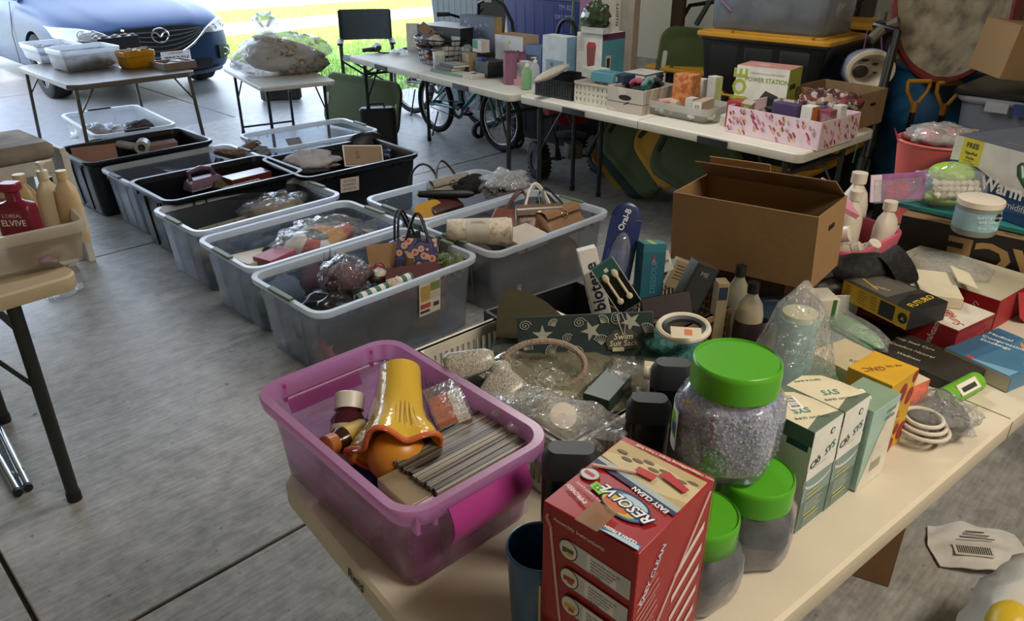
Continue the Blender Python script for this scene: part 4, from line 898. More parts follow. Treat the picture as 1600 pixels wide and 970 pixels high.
# power station carton
p0, p1, p2 = on(1233, 190), on(1153, 172), on(1262, 180)
c = bk('power_station_box', 'white and green boxed power station standing behind the pink box', 'box', (1235, 110), (1157, 97), 3.70, .17, 6, '#dcdcd2')
c.rect('R', '#a6b445').rect('T', '#c98a80').text('L', 'NJOE', .10, '#a3b83a', -.40, -.0, 90, bold=.03).text('L', 'POWER STATION', .030, '#7f9a2e', .10, .26, 0, bold=.02, sx=.95).text('L', 'PORTABLE DIGITAL POWER CHARGER', .010, '#a88', .10, .38)
c.poly('L', '#34393b', [(-.02, -.48), (-.02, -.10), (.10, .08), (.34, 0), (.42, -.12), (.40, -.48)]).poly('L', '#1d2021', [(.02, -.2), (.12, -.02), (.34, -.1), (.34, -.2)]).poly('L', '#55605a', [(.02, -.45), (.02, -.26), (.34, -.24), (.34, -.45)]).disc('L', '#222', -.12, -.36, .012).disc('L', '#dcdcd2', -.12, -.36, .008).rect('L', '#444', -.30, -.40, -.2, -.33)
c.rect('R', '#2c3a1a', -.35, .12, .1, .22).rect('R', '#1c2412', .2, -.05, .38, .12).lines('R', '#4a5a20', -.4, .4, .1, 3, .015).disc('T', '#d8b0a8', 0, .1, .03).done()
# smaller goods right half of table 2
bag_q = open_box('cardboard_box', 'white dish stack beside the pink box', 'plates', 1130, 205, (.0, .0, .0), 0, '#fff') if False else None
for k in range(5):
    q = on(1148, 200); solo('coaster', G().rbox(.12, .12, .010, P('#d3cdbd', .6), r=.02), 'white square dish in the stack next to the pink box', 'dish', (q.x+.05, q.y+.03, TZ+.0105*k), yl+3*k, 'white dishes stacked by the pink box')
# clear tray of cosmetics
p0, p1 = on(1100, 196), on(1010, 178)
yt = math.degrees(atan2((p1-p0).y, (p1-p0).x))-90
t = storage_bin('cosmetics_tray', 'shallow clear tray of cosmetics in front of the small cartons', 'tray', ((p0.x+p1.x)/2+.13, (p0.y+p1.y)/2+.03, TZ), yt+90, (p1-p0).length+.08, .26, .075, CLEAR('#dfe0dc', .72, .5, .25, .3), lip=.008, rr=.03, handle=None, ribs=False, rim=CLEAR('#e6e6e2', .4))
def tubeitem(label, px, py, z, L_, r_, yaw, col, tilt=(0, 0), name='cosmetic_tube', cap='#e6e2da'):
    t = thing(name, label, 'tube', at(px, py, z), yaw, None, tilt)
    link('tube', G().tube([(-L_/2, 0, 0), (L_*.3, 0, 0)], r_, col, n=14), t); link('cap', G().tube([(L_*.3, 0, 0), (L_/2, 0, 0)], r_*.9, cap, n=14), t); return t
tubeitem('pink-white tube lying at the back of the clear tray', 1043, 158, .80, .12, .017, -20, '#caa094')
tubeitem('cream jar lying in the clear tray', 1055, 163, .79, .08, .024, 60, '#c9b69e')
tubeitem('white tube lying against the front wall of the clear tray', 1036, 170, .775, .08, .011, -60, '#d8d6d0')
for k, (px, py, c, s_) in enumerate(((1018, 176, '#d8dcd6', .05), (1030, 180, '#9aaea6', .05), (1062, 184, '#a8bdb2', .07), (1078, 188, '#d6d2c6', .07), (1046, 182, '#b9a58c', .05), (1090, 190, '#8896a6', .05), (1104, 190, '#cfcabc', .06))):
    hp('cosmetic_item', ('white round compact', 'grey-green pot', 'pale green pot', 'cream pot', 'tan pot', 'blue-grey pot', 'ivory pot')[k]+' lying in the shallow clear tray', 'cosmetic', px+6, py-9, .775, (s_, s_, .04), 20*k, P(c, .4), 20+k, amp=.05)
c = ctn('small_box', 'dark blue cosmetic carton standing in the clear tray', 'box', 1078, 160, (.05, .10, .12), yl-4, '#2a3452', z=.775); c.rect('L', '#36436a', -.38, -.4, .38, .4).lines('L', '#5a678a', -.25, .3, .05, 7, .012).done()
c = ctn('small_box', 'white carton lying on the clear tray front', 'box', 1080, 176, (.05, .045, .07), yl, '#cfccc2', z=.775); c.done()
c = ctn('small_box', 'pink-beige carton lying across the clear tray', 'box', 1095, 176, (.15, .05, .05), yl+12, '#c0a48c', z=.79); c.rect('L', '#dfdfe0').bars('L', 0, 0, .035, .03).done()
# behind the tray
c = bk('small_box', 'orange patterned carton behind the dark blue one', 'box', (1083, 119), (1053, 115), 3.55, .08, 0, PATTERN('cells', ('#c8743a', '#d88e50', '#b8602a'), 50, .6)); c.done()
c = bk('small_box', 'white carton behind the orange patterned one', 'box', (1099, 125), (1080, 121), 3.68, .06, 0, '#d2cec2'); c.done()
c = bk('small_box', 'white and lime carton standing near the black totes', 'box', (1119, 121), (1104, 117), 3.66, .05, -15, '#cfcbc8'); c.rect('R', '#c3ca78', -.5, -.5, .5, .5).lines('R', '#8a9a40', -.3, .35, .03, 6, .012).done()
c = bk('gift_box', 'white square gift box with black edging near the yellow lids', 'box', (1009, 118), (970, 111), 3.70, .20, 0, '#cfcabf'); 
for s_ in 'LRT':
    for a in ((-.5, -.5, .5, -.47), (-.5, .47, .5, .5), (-.5, -.5, -.47, .5), (.47, -.5, .5, .5)): c.rect(s_, '#2a2622', *a)
c.text('L', 'HB', .02, '#333', 0, 0).done()
flat('paper', 'black and white card lying behind the clear tray', 'card', 1110, 152, .76, (.10, .18, .02), 8, '#20201f'); flat('paper', 'white striped booklet lying behind the clear tray', 'booklet', 1100, 155, .775, (.07, .16, .008), 4, '#ddd8cc')
flat('booklet', 'cream booklet leaning beside the lime carton', 'booklet', 1095, 146, .77, (.05, .12, .03), 12, '#c5b48e')
inbox('pale folded paper standing by the cream booklet', 1010, 137, 3.60, (.02, .05, .06), yl, '#cfcbc0')
# whitewashed crate
p0, p1 = on(983, 179), on(950, 169)
def crate(name, label, px, py, size, yaw, mat, holes, z=TZ, th=.007, rimc=None, rows=3, cols=9, hw=.011, hh=.011, rnd=.3):
    """basket whose walls are pierced by a regular grid of openings"""
    q = at(px, py, z); w, d, h = size; c, s_ = cos(radians(yaw)), sin(radians(yaw)); x, y = w/2, d/2
    t = thing(name, label, 'basket', (q.x+c*x-s_*y, q.y+s_*x+c*y, z), yaw); m = lookup(mat)
    def wall(L_, M, nm):
        g = G(); n = max(3, int(cols*L_/d)); px_ = L_/n; z0, z1 = h*.14, h*.82; pz = (z1-z0)/rows
        g.box(L_, th, z0, m, M=M); g.box(L_, th, h-z1, m, z=z1, M=M)
        for i in range(n+1): g.box(px_-hw if 0 < i < n else (px_-hw)/2+.002, th, z1-z0, m, x=min(max(-L_/2+i*px_, -L_/2+(px_-hw)/4), L_/2-(px_-hw)/4), z=z0, M=M)
        for j in range(1, rows): g.box(L_, th*.9, pz-hh, m, z=z0+j*pz-(pz-hh)/2, M=M)
        link(nm, g, t)
    wall(d, T(-w/2+th/2, 0, 0) @ RZ(90), 'side_wall'); wall(d, T(w/2-th/2, 0, 0) @ RZ(90), 'side_wall'); wall(w-2*th, T(0, -d/2+th/2, 0), 'end_wall'); wall(w-2*th, T(0, d/2-th/2, 0), 'end_wall')
    link('bottom', G().box(w-.002, d-.002, .004, m, z=.0004), t)
    g = G().loft([[(a, b, zz) for a, b in rrect(w+e, d+e, .015, 4)] for e, zz in ((.012, h-.012), (.014, h), (-.016, h), (-.016, h-.012), (.012, h-.012))], rimc or m, cap0=False, cap1=False); link('rim', g, t)
    return t
q = on(985, 181)
t = open_box('wooden_crate', 'whitewashed wooden crate with oval hand holes full of scrunchies', 'crate', 1003, 181, (.30, .235, .125), yl+5, PATTERN('wave', ('#a69c90', '#c6bfb2', '#b8b0a4'), 3, .8, 6, bump=.2), '#8f8779', th=.009)
link('hand_hole', G().prism([(.042*cos(a), .014*sin(a)) for a in [2*pi*i/20 for i in range(20)]], .001, '#17191a', M=T(-.1500, 0, .078) @ Matrix(((0, 0, -1, 0), (-1, 0, 0, 0), (0, 1, 0, 0), (0, 0, 0, 1)))), t)
link('plank_gap', G().box(.001, .232, .003, '#4f4a44', x=-.1503, z=.05), t); link('plank_gap', G().box(.298, .001, .003, '#4f4a44', y=-.1178, z=.05), t)
for k in range(7):
    q = at(*(((975, 132), (990, 134), (1002, 136), (984, 138), (1012, 140), (1000, 142), (1018, 136)))[k], .86)
    ring = [(.026*cos(a)+.005*cos(9*a), .026*sin(a)+.005*sin(9*a), .006*sin(7*a)) for a in [2*pi*i/30 for i in range(30)]]
    q.x += .06; solo('scrunchie', G().tube(ring, .014, P(('#22262a', '#3d8a88', '#1b1c20', '#b04a62', '#2a3034', '#57968f', '#15171a')[k], .8, bump=.5), closed=True), ('black', 'teal', 'small black', 'pink', 'charcoal', 'pale teal', 'glossy black')[k]+' scrunchie heaped on the whitewashed crate', 'scrunchie', (q.x+.03, q.y+.02, .85+.006*k), 30*k, tilt=(20+8*k, 10*k))
heap('cloth', 'dark cloth filling the whitewashed crate', 'cloth', (.26, .20, .12), (on(1003, 181).x+.15, on(1003, 181).y+.125, TZ+.006), 0, P('#25282b', .9), 7)
# white plastic baskets with square holes
crate('plastic_basket', 'white plastic basket with square holes in front of the blue packets', 950, 170, (.27, .24, .12), yl+6, P('#cfcabd', .45), 0, cols=8)
c = ctn('small_box', 'white carton on the white basket', 'box', 934, 124, (.10, .13, .05), yl, '#cfcdc0', z=.855); c.rect('T', '#b9c4b2').done()
c = ctn('tissue_pack', 'light blue tissue pack lying on the white basket', 'packet', 958, 131, (.10, .15, .05), yl+10, P('#5c9cb0', .25), z=.86); c.rect('T', '#3f7f9a', -.2, -.5, .2, .5).done()
c = ctn('small_box', 'dark blue printed carton lying on the white basket', 'box', 973, 132, (.10, .10, .045), yl, '#28405a', z=.86); c.rect('L', '#c3b08a', -.3, -.3, .1, .3).done()
# black basket with wrapped sticks
crate('plastic_basket', 'black woven basket with a pack of bamboo sticks', 893, 158, (.32, .28, .10), yl+6, P('#17191b', .4), 0, cols=14, rows=5, hw=.006, hh=.006)
heap('cloth', 'black and white items filling the black basket', 'cloth', (.24, .22, .05), (on(893, 158).x+.17, on(893, 158).y+.15, TZ+.006), 0, PATTERN('cells', ('#1a1c1e', '#b8b6b0', '#33363a'), 30, .6), 9)
t = thing('stick_pack', 'clear pack of bamboo sticks leaning on the black basket', 'pack', at(862, 114, .885), 4, None, (0, -9))
link('sticks', G().ball(.155, .03, .022, PATTERN('wave', ('#b9a988', '#d6c9aa'), 60, .7, 0), n=16, k=10), t); link('film', G().ball(.165, .034, .026, FILM(clear=.7, scale=40), n=18, k=12, amp=.05), t, ang=180)
t = bag('plastic_bag', 'silvery black-striped bag behind the black basket', 'bag', (.20, .26, .15), (on(918, 118).x+.10, on(918, 118).y+.02, TZ), 20, FILM(clear=.5), PATTERN('wave', ('#7f97ad', '#20242a', '#b9c4cc'), 5, .3, 4), 15)
# soap bottles and boxes at the table join
def soap(label, px, py, h, r_, col, z=TZ): 
    q = at(px, py, z); return pump_bottle('soap_bottle', label, 'bottle', (q.x, q.y, z), -20, h, r_, CLEAR(col, .35, .5, .1, .3), '#e2e4e0', True)
soap('green hand soap pump bottle at the join of the tables', 823, 140, .17, .032, '#a4dca4'); soap('clear pump bottle beside the green hand soap', 836, 130, .16, .030, '#dfe6e2')
for k in range(7):
    q = at(870, 118, TZ); r = random.Random(k); solo('paper_box', G().box(.13+r.uniform(-.02, .02), .17, .022, ('#d3ceba', '#c2b692', '#d8d5c8')[k % 3]), 'flat cream box in the loose stack behind the soap bottles', 'box', (q.x+.02+r.uniform(-.015, .015), q.y+.0+r.uniform(-.02, .02), TZ+.0225*k), yl+r.uniform(-14, 14), 'cream boxes stacked behind the soap', bevel=.001)
c = bk('detergent_bag', 'pale blue and white tall pack behind the bamboo sticks', 'pack', (886, 59), (848, 54), 3.74, .10, 0, P('#bcccd6', .4)); c.rect('L', '#7f9fb2', -.35, -.45, .4, .0).rect('R', '#6f96b0').disc('L', '#8a4a5a', -.1, -.1, .014).lines('L', '#9ab', -.3, .35, .06, 5, .016).rect('T', '#e2e6e6').done()
c = bk('blender_box', 'white and teal boxed blender at the back of the table', 'box', (942, 54), (902, 50), 3.80, .22, 0, '#d9d6d0')
c.rect('R', '#4a8a98').rect('R', '#5a2a4c', -.5, .38, .5, .5).rect('R', '#c9b8a6', -.32, -.35, -.1, .1).rect('R', '#3a2a24', -.28, -.3, -.14, .05)
c.poly('L', '#8a4038', [(-.06, -.1), (.22, -.1), (.26, .24), (-.10, .24)]).poly('L', '#b03038', [(-.12, .24), (.28, .24), (.22, .34), (-.05, .34)]).poly('L', '#8a2830', [(-.08, -.42), (.24, -.42), (.2, -.1), (-.04, -.1)]).rect('L', '#c9c5bd', -.44, .15, -.2, .44).lines('L', '#555', -.42, .38, .05, 5, .012).done()
BT = atx(942, 54, 3.80)
c = ctn('puzzle_box', 'white and pink boxed toy under the glossy bag on the blender box', 'box', 943, 62, (.16, .22, .10), yl, '#c4c0bc', z=.993) if False else None
q = at(943, 60, .995)
c = Carton('toy_box', 'pink and green printed carton on top of the boxed blender', 'box', (.13, .21, .20), (BT.x+.11, BT.y+.12, BT.z+.001), 0, '#b7b2ac'); c.rect('L', '#8a5a7c', -.5, -.1, 0, .5).rect('L', '#5a7a3a', -.5, -.5, -.1, -.1).rect('R', '#cfcac0').text('R', 'ELLIOTT', .035, '#222', .3, 0, 90, bold=.02).rect('T', '#8a92b8').done()
t = bag('glossy_bag', 'glossy camouflage foil bag in front of the printed carton', 'bag', (.09, .17, .15), (BT.x+.01, BT.y+.07, BT.z+.0365), 5, P('#4a5a3c', .12, .3, var=.3, scale=14, bump=.8, bscale=12), None, 44)
c = Carton('small_box', 'flat white printed carton under the foil bag', 'box', (.06, .17, .035), (BT.x+.01, BT.y+.07, BT.z+.001), 0, '#b8b9ba'); c.done()
# ---- table 1
y1 = R1+90
c = bk('small_box', 'pale white pack between the boxed blender and the blue pack', 'box', (900, 66), (882, 62), 3.86, .09, 0, '#d0d2d0'); c.rect('T', '#c2c8c6').done()
t1 = lambda *a, **k: ctn(*a, **k)
c = bk('gift_box', 'slate blue gift box reading MERRY at the back of the table', 'box', (772, 28), (721, 24), 3.92, .08, 3, '#5a6784'); c.rect('R', '#b89a62').rect('R', '#1c1d22', -.36, -.5, -.32, .5).text('L', 'MERRY', .055, '#d8dce4', .12, -.02, bold=.015)
for k in range(14):
    r = random.Random(k); c.disc('L', '#8e9ab4', r.uniform(-.45, .45), r.uniform(-.05, .45), r.uniform(.004, .012), n=8)
c.text('L', 'Christmas', .02, '#c3cad8', .12, -.14).rect('T', '#3a4256').done()
c = bk('white_box', 'row of plain white boxes beside the slate blue gift box', 'box', (817, 58), (775, 53), 3.84, .16, 2, '#cfd2d8'); c.rect('R', '#b59a7c', -.5, .1, .5, .5).rect('R', '#c4c0bc', -.5, -.5, .5, .1).rect('L', '#9ea6b4', -.02, -.5, -.01, .5).rect('L', '#9ea6b4', -.28, -.5, -.27, .5).rect('L', '#cdc04a', -.02, .28, .08, .36).rect('T', '#b08a5c').done()
c = bk('small_box', 'blue patterned box between the white boxes and the pale blue pack', 'box', (846, 73), (820, 72), 3.82, .10, 0, '#5b6ea0'); c.rect('L', '#2a2f3c', -.4, -.35, .3, .2).done()
c = bk('board_game', 'long black board game box in the back row', 'box', (719, 45), (655, 37), 3.78, .26, 3, '#20231f', z0=.911); c.text('L', 'AMERICAN', .022, '#8f8a60', 0, 0).rect('T', '#cfd2d4').done()
c = bk('board_game', 'dark game box with a white end under the long black one', 'box', (719, 58), (657, 50), 3.78, .26, 3, '#1d1f24', z0=.82); c.rect('L', '#c4c8d0', .3, -.5, .5, .5).text('L', 'GAME', .025, '#9aa', -.1, 0).done()
c = bk('board_game', 'white game box at the bottom of the back pile', 'box', (719, 72), (657, 64), 3.78, .26, 3, '#b9b9b6'); c.done()
t = solo('poster_board', G().box(.006, .28, .22, P('#dcdcd6', .7)), 'white poster board standing at the end of the table', 'board', (4.02, 5.0, TZ), 40, bevel=.001)
# wire basket
def wire_basket():
    q = on(670, 102); t = thing('wire_basket', 'round wire basket packed with snack bags at the table seam', 'basket', (q.x+.13, q.y+.02, TZ), y1)
    m = P('#3a3634', .4, .8, var=0)
    for k in range(6):
        z = .006+.034*k; s_ = .8+.2*k/5; link('wire_ring', G().tube([(.16*s_*cos(a), .23*s_*sin(a), z) for a in [2*pi*i/30 for i in range(30)]], .003 if k < 5 else .005, m, n=5, closed=True), t)
    for i in range(22):
        a = 2*pi*i/22; link('wire_rib', G().tube([(.16*.8*cos(a), .23*.8*sin(a), .006), (.16*cos(a), .23*sin(a), .176)], .002, m, n=5), t)
    return t, q
t, q = wire_basket()
r = random.Random(8)
for k in range(14):
    a = 2*pi*k/14*1.7; rr = .10*sqrt((k+.5)/14)
    heap('snack_bag', ('red foil', 'grey foil', 'brown', 'orange', 'black', 'silver', 'white', 'dark red', 'purple', 'tan', 'blue-grey', 'maroon', 'pewter', 'cream')[k]+' packet stuffed in the wire basket', 'packet', (.10, .12, .07), (q.x+.13+rr*cos(a), q.y+.02+1.4*rr*sin(a), TZ+.02+.04*(k//4)), 40*k, P(('#8f3a30', '#777a80', '#5a4638', '#b8562e', '#1f1f22', '#a9abb0', '#cfcfca', '#5a2428', '#4a3c58', '#8a735c', '#5f6c7c', '#6a2a30', '#8a8a8c', '#c2b8a6')[k], .3, var=.2, bump=.5, bscale=20), seed=k, n=14, k=8)
t = solo('cardboard_sign', G().box(.22, .004, .07, '#9c7a5c', base=False).text('1azir', .06, '#2a2220', T(.02, -.003, 0) @ RX(90), bold=.03), 'brown card with dark lettering sticking out of the wire basket', 'sign', at(676, 55, .93), -50, tilt=(-10, 38))
bag('plastic_bag', 'clear and white bag leaning behind the grey tub', 'bag', (.14, .12, .14), (on(705, 95).x+.1, on(705, 95).y, TZ), 0, FILM(clear=.5), None, 22)
def jar(name, label, cat, px, py, r_, h, col, lid, z=TZ, clear=None, lab=None):
    q = at(px, py, z); t = thing(name, label, cat, (q.x+r_*.7, q.y+r_*.7, z), -45); m = clear or P(col, .35, var=.02)
    link('body', G().lathe([(r_*.93, 0), (r_, .006), (r_, h*.82), (r_*.96, h*.84)], m, n=30), t); link('lid', G().lathe([(r_*1.0, h*.82), (r_*1.03, h*.83), (r_*1.03, h*.985), (r_*.99, h)], P(lid, .4, var=.02), n=30), t)
    if lab: link('label', G().lathe([(r_*1.004, h*.18), (r_*1.006, h*.7)], P(lab, .5), n=30, caps=False), t)
    return t
jar('food_tub', 'pale grey tub with cream lid at the front of the table', 'tub', 686, 109, .043, .115, '#a9b1b4', '#d8d4be'); jar('small_jar', 'small clear jar with a silver lid beside the grey tub', 'jar', 703, 103, .03, .05, '#c9cbc8', '#b9bbb8')
jar('jar', 'dark brown jar beside the kraft box', 'jar', 715, 100, .032, .11, '#4a3a34', '#3a302c')
for k, (lab, px, py, s_, z, c, yw) in enumerate((('teal hardback lying at the front of the table', 702, 117, (.13, .20, .018), TZ, '#5c8a86', 6), ('brown book on the teal hardback', 705, 112, (.12, .19, .02), TZ+.019, '#6a5444', 2), ('black book with pale cover topping the short pile', 708, 107, (.13, .18, .016), TZ+.04, '#2a2c2e', -4), ('green-spined book lying by the front edge', 722, 121, (.11, .15, .016), TZ, '#6a9a82', 8))):
    ctn('book', lab, 'book', px, py, s_, y1+yw, c, z=z).rect('T', ('#7aa09c', '#7a6452', '#a9b2b4', '#cfd2c8')[k], -.45, -.46, .45, .46).rect('R', '#d9d2c0', -.48, -.4, .48, .4).done()
ctn('book', 'pale book with a bird picture lying at the front edge', 'book', 738, 124, (.14, .15, .02), y1+4, '#cdc7b4').rect('T', '#d9d6cc', -.46, -.46, .46, .46).rect('T', '#4a4a46', -.1, -.2, .2, .1).done()
ctn('small_box', 'kraft carton with a dark round mark by the dark blue card', 'box', 733, 113, (.06, .11, .12), y1-10, '#a48a60').disc('R', '#6a5236', .3, 0, .016).done()
ctn('small_box', 'green and white carton on the kraft carton', 'box', 752, 83, (.07, .10, .08), y1, '#c9cdc6', z=.865).rect('L', '#3f8f74', -.5, -.2, .1, .5).rect('R', '#cfc2b6').done()
hp('plastic_bag', 'grey crumpled bag beside the green and white carton', 'bag', 730, 78, .86, (.08, .09, .07), 0, P('#8f9294', .4), 31)
ctn('shoe_box', 'salmon pink long box under the black booklet', 'box', 765, 100, (.24, .26, .065), y1+3, '#b98478').done()
flat('booklet', 'black booklet lying on the salmon pink box', 'booklet', 768, 84, .825, (.16, .13, .02), y1+10, '#23201e')
ctn('small_box', 'royal blue carton with a smiling mark', 'box', 752, 117, (.05, .075, .105), y1-4, '#2a3a8a').text('L', ')', .05, '#e6e8f2', 0, -.12, -90, bold=.03).disc('L', '#e6e8f2', 0, .1, .008).done()
ctn('black_box', 'black box topped by dark leaflets next to the mauve tumbler', 'box', 762, 122, (.16, .15, .095), y1-2, '#24272c').done()
ctn('book', 'cream boxed book under the black box edge', 'book', 768, 130, (.17, .17, .028), y1-2, '#c9b88e').rect('T', '#8a8472', -.3, -.3, .5, .5).done() if False else None
flat('leaflet', 'dark leaflet lying on the black box', 'leaflet', 790, 97, .845, (.16, .12, .012), y1+22, '#2c332c'); flat('wallet', 'black wallet on the black box', 'wallet', 775, 98, .852, (.12, .05, .02), y1-20, '#141516')
def tumbler(label, px, py, r_, h, col):
    q = on(px, py); t = thing('tumbler', label, 'tumbler', (q.x+r_*.7, q.y+r_*.7, TZ), 0); link('cup', G().lathe([(r_*.9, 0), (r_*.97, .006), (r_, h*.5), (r_, h), (r_*.93, h), (r_*.93, h*.93)], P(col, .35, .1), n=30), t); link('rim', G().tube([(r_*cos(a), r_*sin(a), h) for a in [2*pi*i/26 for i in range(26)]], .002, '#3a2a30', closed=True), t); return t
tumbler('mauve tumbler standing at the front of the table', 797, 133, .043, .195, '#96607a'); tumbler('second mauve tumbler behind the first', 816, 118, .040, .15, '#8a4a62')
ctn('small_box', 'white carton stack beside the mauve tumblers', 'box', 822, 122, (.10, .10, .10), y1, '#cfc6c6').rect('L', '#b8a9a9', -.5, -.02, .5, 0).done()
ctn('small_box', 'pink flat box under the soap bottle', 'box', 808, 134, (.09, .08, .035), y1, '#d8a0a8').done()
# hair dryer / cable at the far end
t = thing('hair_dryer', 'black hair dryer lying at the far end of the table', 'dryer', (on(572, 82).x+.09, on(572, 82).y-.03, TZ+.036), -120)
link('barrel', G().tube([(-.05, 0, 0), (.0, 0, 0), (.09, 0, 0)], [.03, .035, .022], '#25282b', n=16), t); link('handle', G().tube([(-.0, 0, -.01), (.02, -.12, -.02)], .015, '#25282b'), t)
t = solo('cable', G().tube([(0, 0, 0), (.05, -.06, 0), (.02, -.16, 0), (.08, -.2, 0), (.1, -.28, 0)], .006, '#2a2c2e'), 'black cable lying beside the hair dryer', 'cable', (on(570, 82).x+.03, on(570, 82).y, TZ+.007), 0)
bag('plastic_packet', 'small clear packet lying by the wire basket', 'packet', (.12, .12, .05), (on(610, 88).x+.08, on(610, 88).y, TZ), 0, FILM(clear=.6), None, 3)
# ---------- totes, bicycles, spreader and sleds behind the long tables ----------
def tote(label, x, y, z, yaw, w=.52, d=.78, h=.33, body=None, lid='#c98f1e', group='black totes with yellow lids', name='storage_tote', latch=True):
    """lidded tote; local x is its depth, y its long side facing the camera"""
    t = thing(name, label, 'tote', (x, y, z), yaw, group); m = body or P('#0d1013', .4, var=.02)
    g = G().loft([[(a, b, zz) for a, b in rrect(w*s_, d*s_, .04, 4)] for s_, zz in ((.86, 0), (.87, .01), (.96, h-.05), (1.0, h-.045), (1.0, h-.03))], m)
    link('body', g, t)
    for s_ in (-1, 1):
        for u in (-.27, 0, .27): link('panel', G().loft([[(s_*(w*.5*(.875+.09*(z_/h))+.003), u*d+a*d*.10, z_) for a, z_ in ((-1, h*.15), (1, h*.15), (1.05, h*.78), (-1.05, h*.78))], [(s_*(w*.5*(.875+.09*(z_/h))-.004), u*d+a*d*.11, z_) for a, z_ in ((-1, h*.12), (1, h*.12), (1.05, h*.81), (-1.05, h*.81))]], m), t, bevel=.002)
    lm = P(lid, .45, var=.04)
    g = G().rbox(w+.02, d+.02, .028, lm, r=.045, z=h-.032, e=.006); g.rbox(w-.08, d-.10, .010, lm, r=.03, z=h-.005, e=.002)
    l_ = link('lid', g, t, label='yellow lid' if lid.startswith('#c9') else None)
    for s_ in (-1, 1):
        for u in (-.3, .3): link('lid_rib', G().rbox(.05, .12, .012, lm, r=.004, x=s_*(w/2-.03), y=u*d, z=h-.004), l_)
    return t
TX = 4.36
tote('black tote at the floor of the stack behind the pink box', TX+.04, 2.20, .001, 0, h=.385)
tote('black tote with yellow lid in the middle of the stack behind the pink box', TX+.02, 2.20, .388, 0, h=.375)
T3 = tote('top black tote of the stack, clear clothes tote standing on it', TX, 2.19, .765, 2, h=.335)
# clear tote on top
t = storage_bin('storage_bin', 'large clear tote of bagged clothes on top of the black totes', 'bin', (TX+.0, 2.20, 1.103), 92, .76, .48, .36, CLEAR('#c9d2dc', .8, .5, .2, .3), rim=CLEAR('#c9d2dc', .4), handle=None, ribs=False)
def inn(label, y, dx, size, col, seed, **k): return bag('plastic_bag', label, 'bag', size, (TX+dx, y, 1.125), 0, FILM(clear=.6), P(col, .7, var=.2, bump=.4, bscale=20), seed)
inn('bag of white cloth with a purple seal in the clear tote', 2.44, -.07, (.20, .20, .24), '#b9b4b8', 3); inn('crinkled bag of pale lace in the middle of the clear tote', 2.22, -.06, (.22, .24, .22), '#c3bfae', 4); inn('bag of beige blankets at the near end of the clear tote', 1.99, -.02, (.26, .26, .26), '#9a927e', 5)
solo('seal_strip', G().tube([(0, .05, .10), (0, .02, .04), (0, -.03, 0), (0, -.05, -.01)], .005, '#8a5a9a'), 'purple zip seal of a bag inside the clear tote', 'seal', (TX-.225, 2.44, 1.22), 0)
# stack to the right behind
X2 = 4.85
for k, (zz, hh, lab) in enumerate(((.001, .40, 'lowest'), (.403, .36, 'second'), (.766, .36, 'third'))):
    tote('black tote, %s of the stack between clear tote and helmet' % lab, X2+.07+.02*k, 2.16-.03*k, zz, 4, w=.40, d=.60, h=hh)
t = tote('tall black tote with a yellow lid rising out of the picture by the scooter', X2+.50, 2.42, .001, 6, w=.42, d=.62, h=1.26, lid='#c08a24')
t = tote('black tote with white label on top, behind the scooter handle', X2+.50, 2.40, 1.263, 6, w=.42, d=.62, h=.34)
place(link('label', G().box(.002, .07, .10, '#8a8578'), t), (-.21, -.1, .10))
# yellow lidded stack on the left of the black stack (only lids in view)
for k, zz in enumerate((.001, .40)): tote('black tote with yellow lid leaning out left of the tall stack, %s' % ('lower', 'upper')[k], 4.72+.02*k, 2.91, zz, 4, w=.5, d=.6, h=.396)
def sled_lid(label, pts_c, w, L_, yaw, tilt, col, name='tote_lid', hole=True, group=None, th=.03):
    t = thing(name, label, 'lid', pts_c, yaw, group, tilt); m = P(col, .6, var=.08, scale=5, spec=.2)
    g = G().loft([[(x, y, z) for x, y in rrect(w-2*i, L_-2*i, .11 if not i else .10, 6)] for z, i in ((0, 0), (.014, -.004), (.024, .004), (.026, .03), (.018, .05), (.022, .07))], m)
    link('panel', g, t)
    if hole:
        for s_ in (-1, 1): link('hand_slot', G().loft([[(x, y, z) for x, y in rrect(.11, .03, .014, 5)] for z in (.020, .0275)], P('#b9b6a8', .8), M=T(0, s_*(L_/2-.045), 0)), t)
    return t
OLIVE = '#46542a'
# olive lid standing by the suitcase
q = at(560, 221, 0)
sled_lid('olive green tote lid standing upright behind the black suitcase', (3.92, 5.78, .24), .46, .98, 6, (0, -78), OLIVE)
t = thing('suitcase', 'small black hard suitcase standing in front of the olive lid', 'suitcase', (3.64, 5.17, .001), -35)
link('shell', G().rbox(.29, .13, .33, P('#1a1d1c', .5, bump=.1), r=.05, z=.012, e=.02, n=5), t); link('seam', G().rbox(.295, .012, .30, '#0e0f10', r=.004, z=.03), t)
link('handle', G().tube([(-.06, 0, .342), (-.05, 0, .37), (.05, 0, .37), (.06, 0, .342)], .008, '#111', n=8), t)
for s_ in (-1, 1): link('wheel', G().cyl(.015, .02, '#111', M=T(s_*.12, -.01, .014) @ RX(90), n=12), t)
t = thing('suitcase', 'grey rounded speaker case lying under the low table', 'suitcase', (at(490, 168, 0).x, at(490, 168, 0).y+.62, .001), -30); link('shell', G().rbox(.42, .22, .26, P('#2b2d30', .6), r=.06, e=.02), t); link('wheel', G().cyl(.07, .012, '#15171a', M=T(-.08, -.112, .12) @ RX(90), n=22), t)
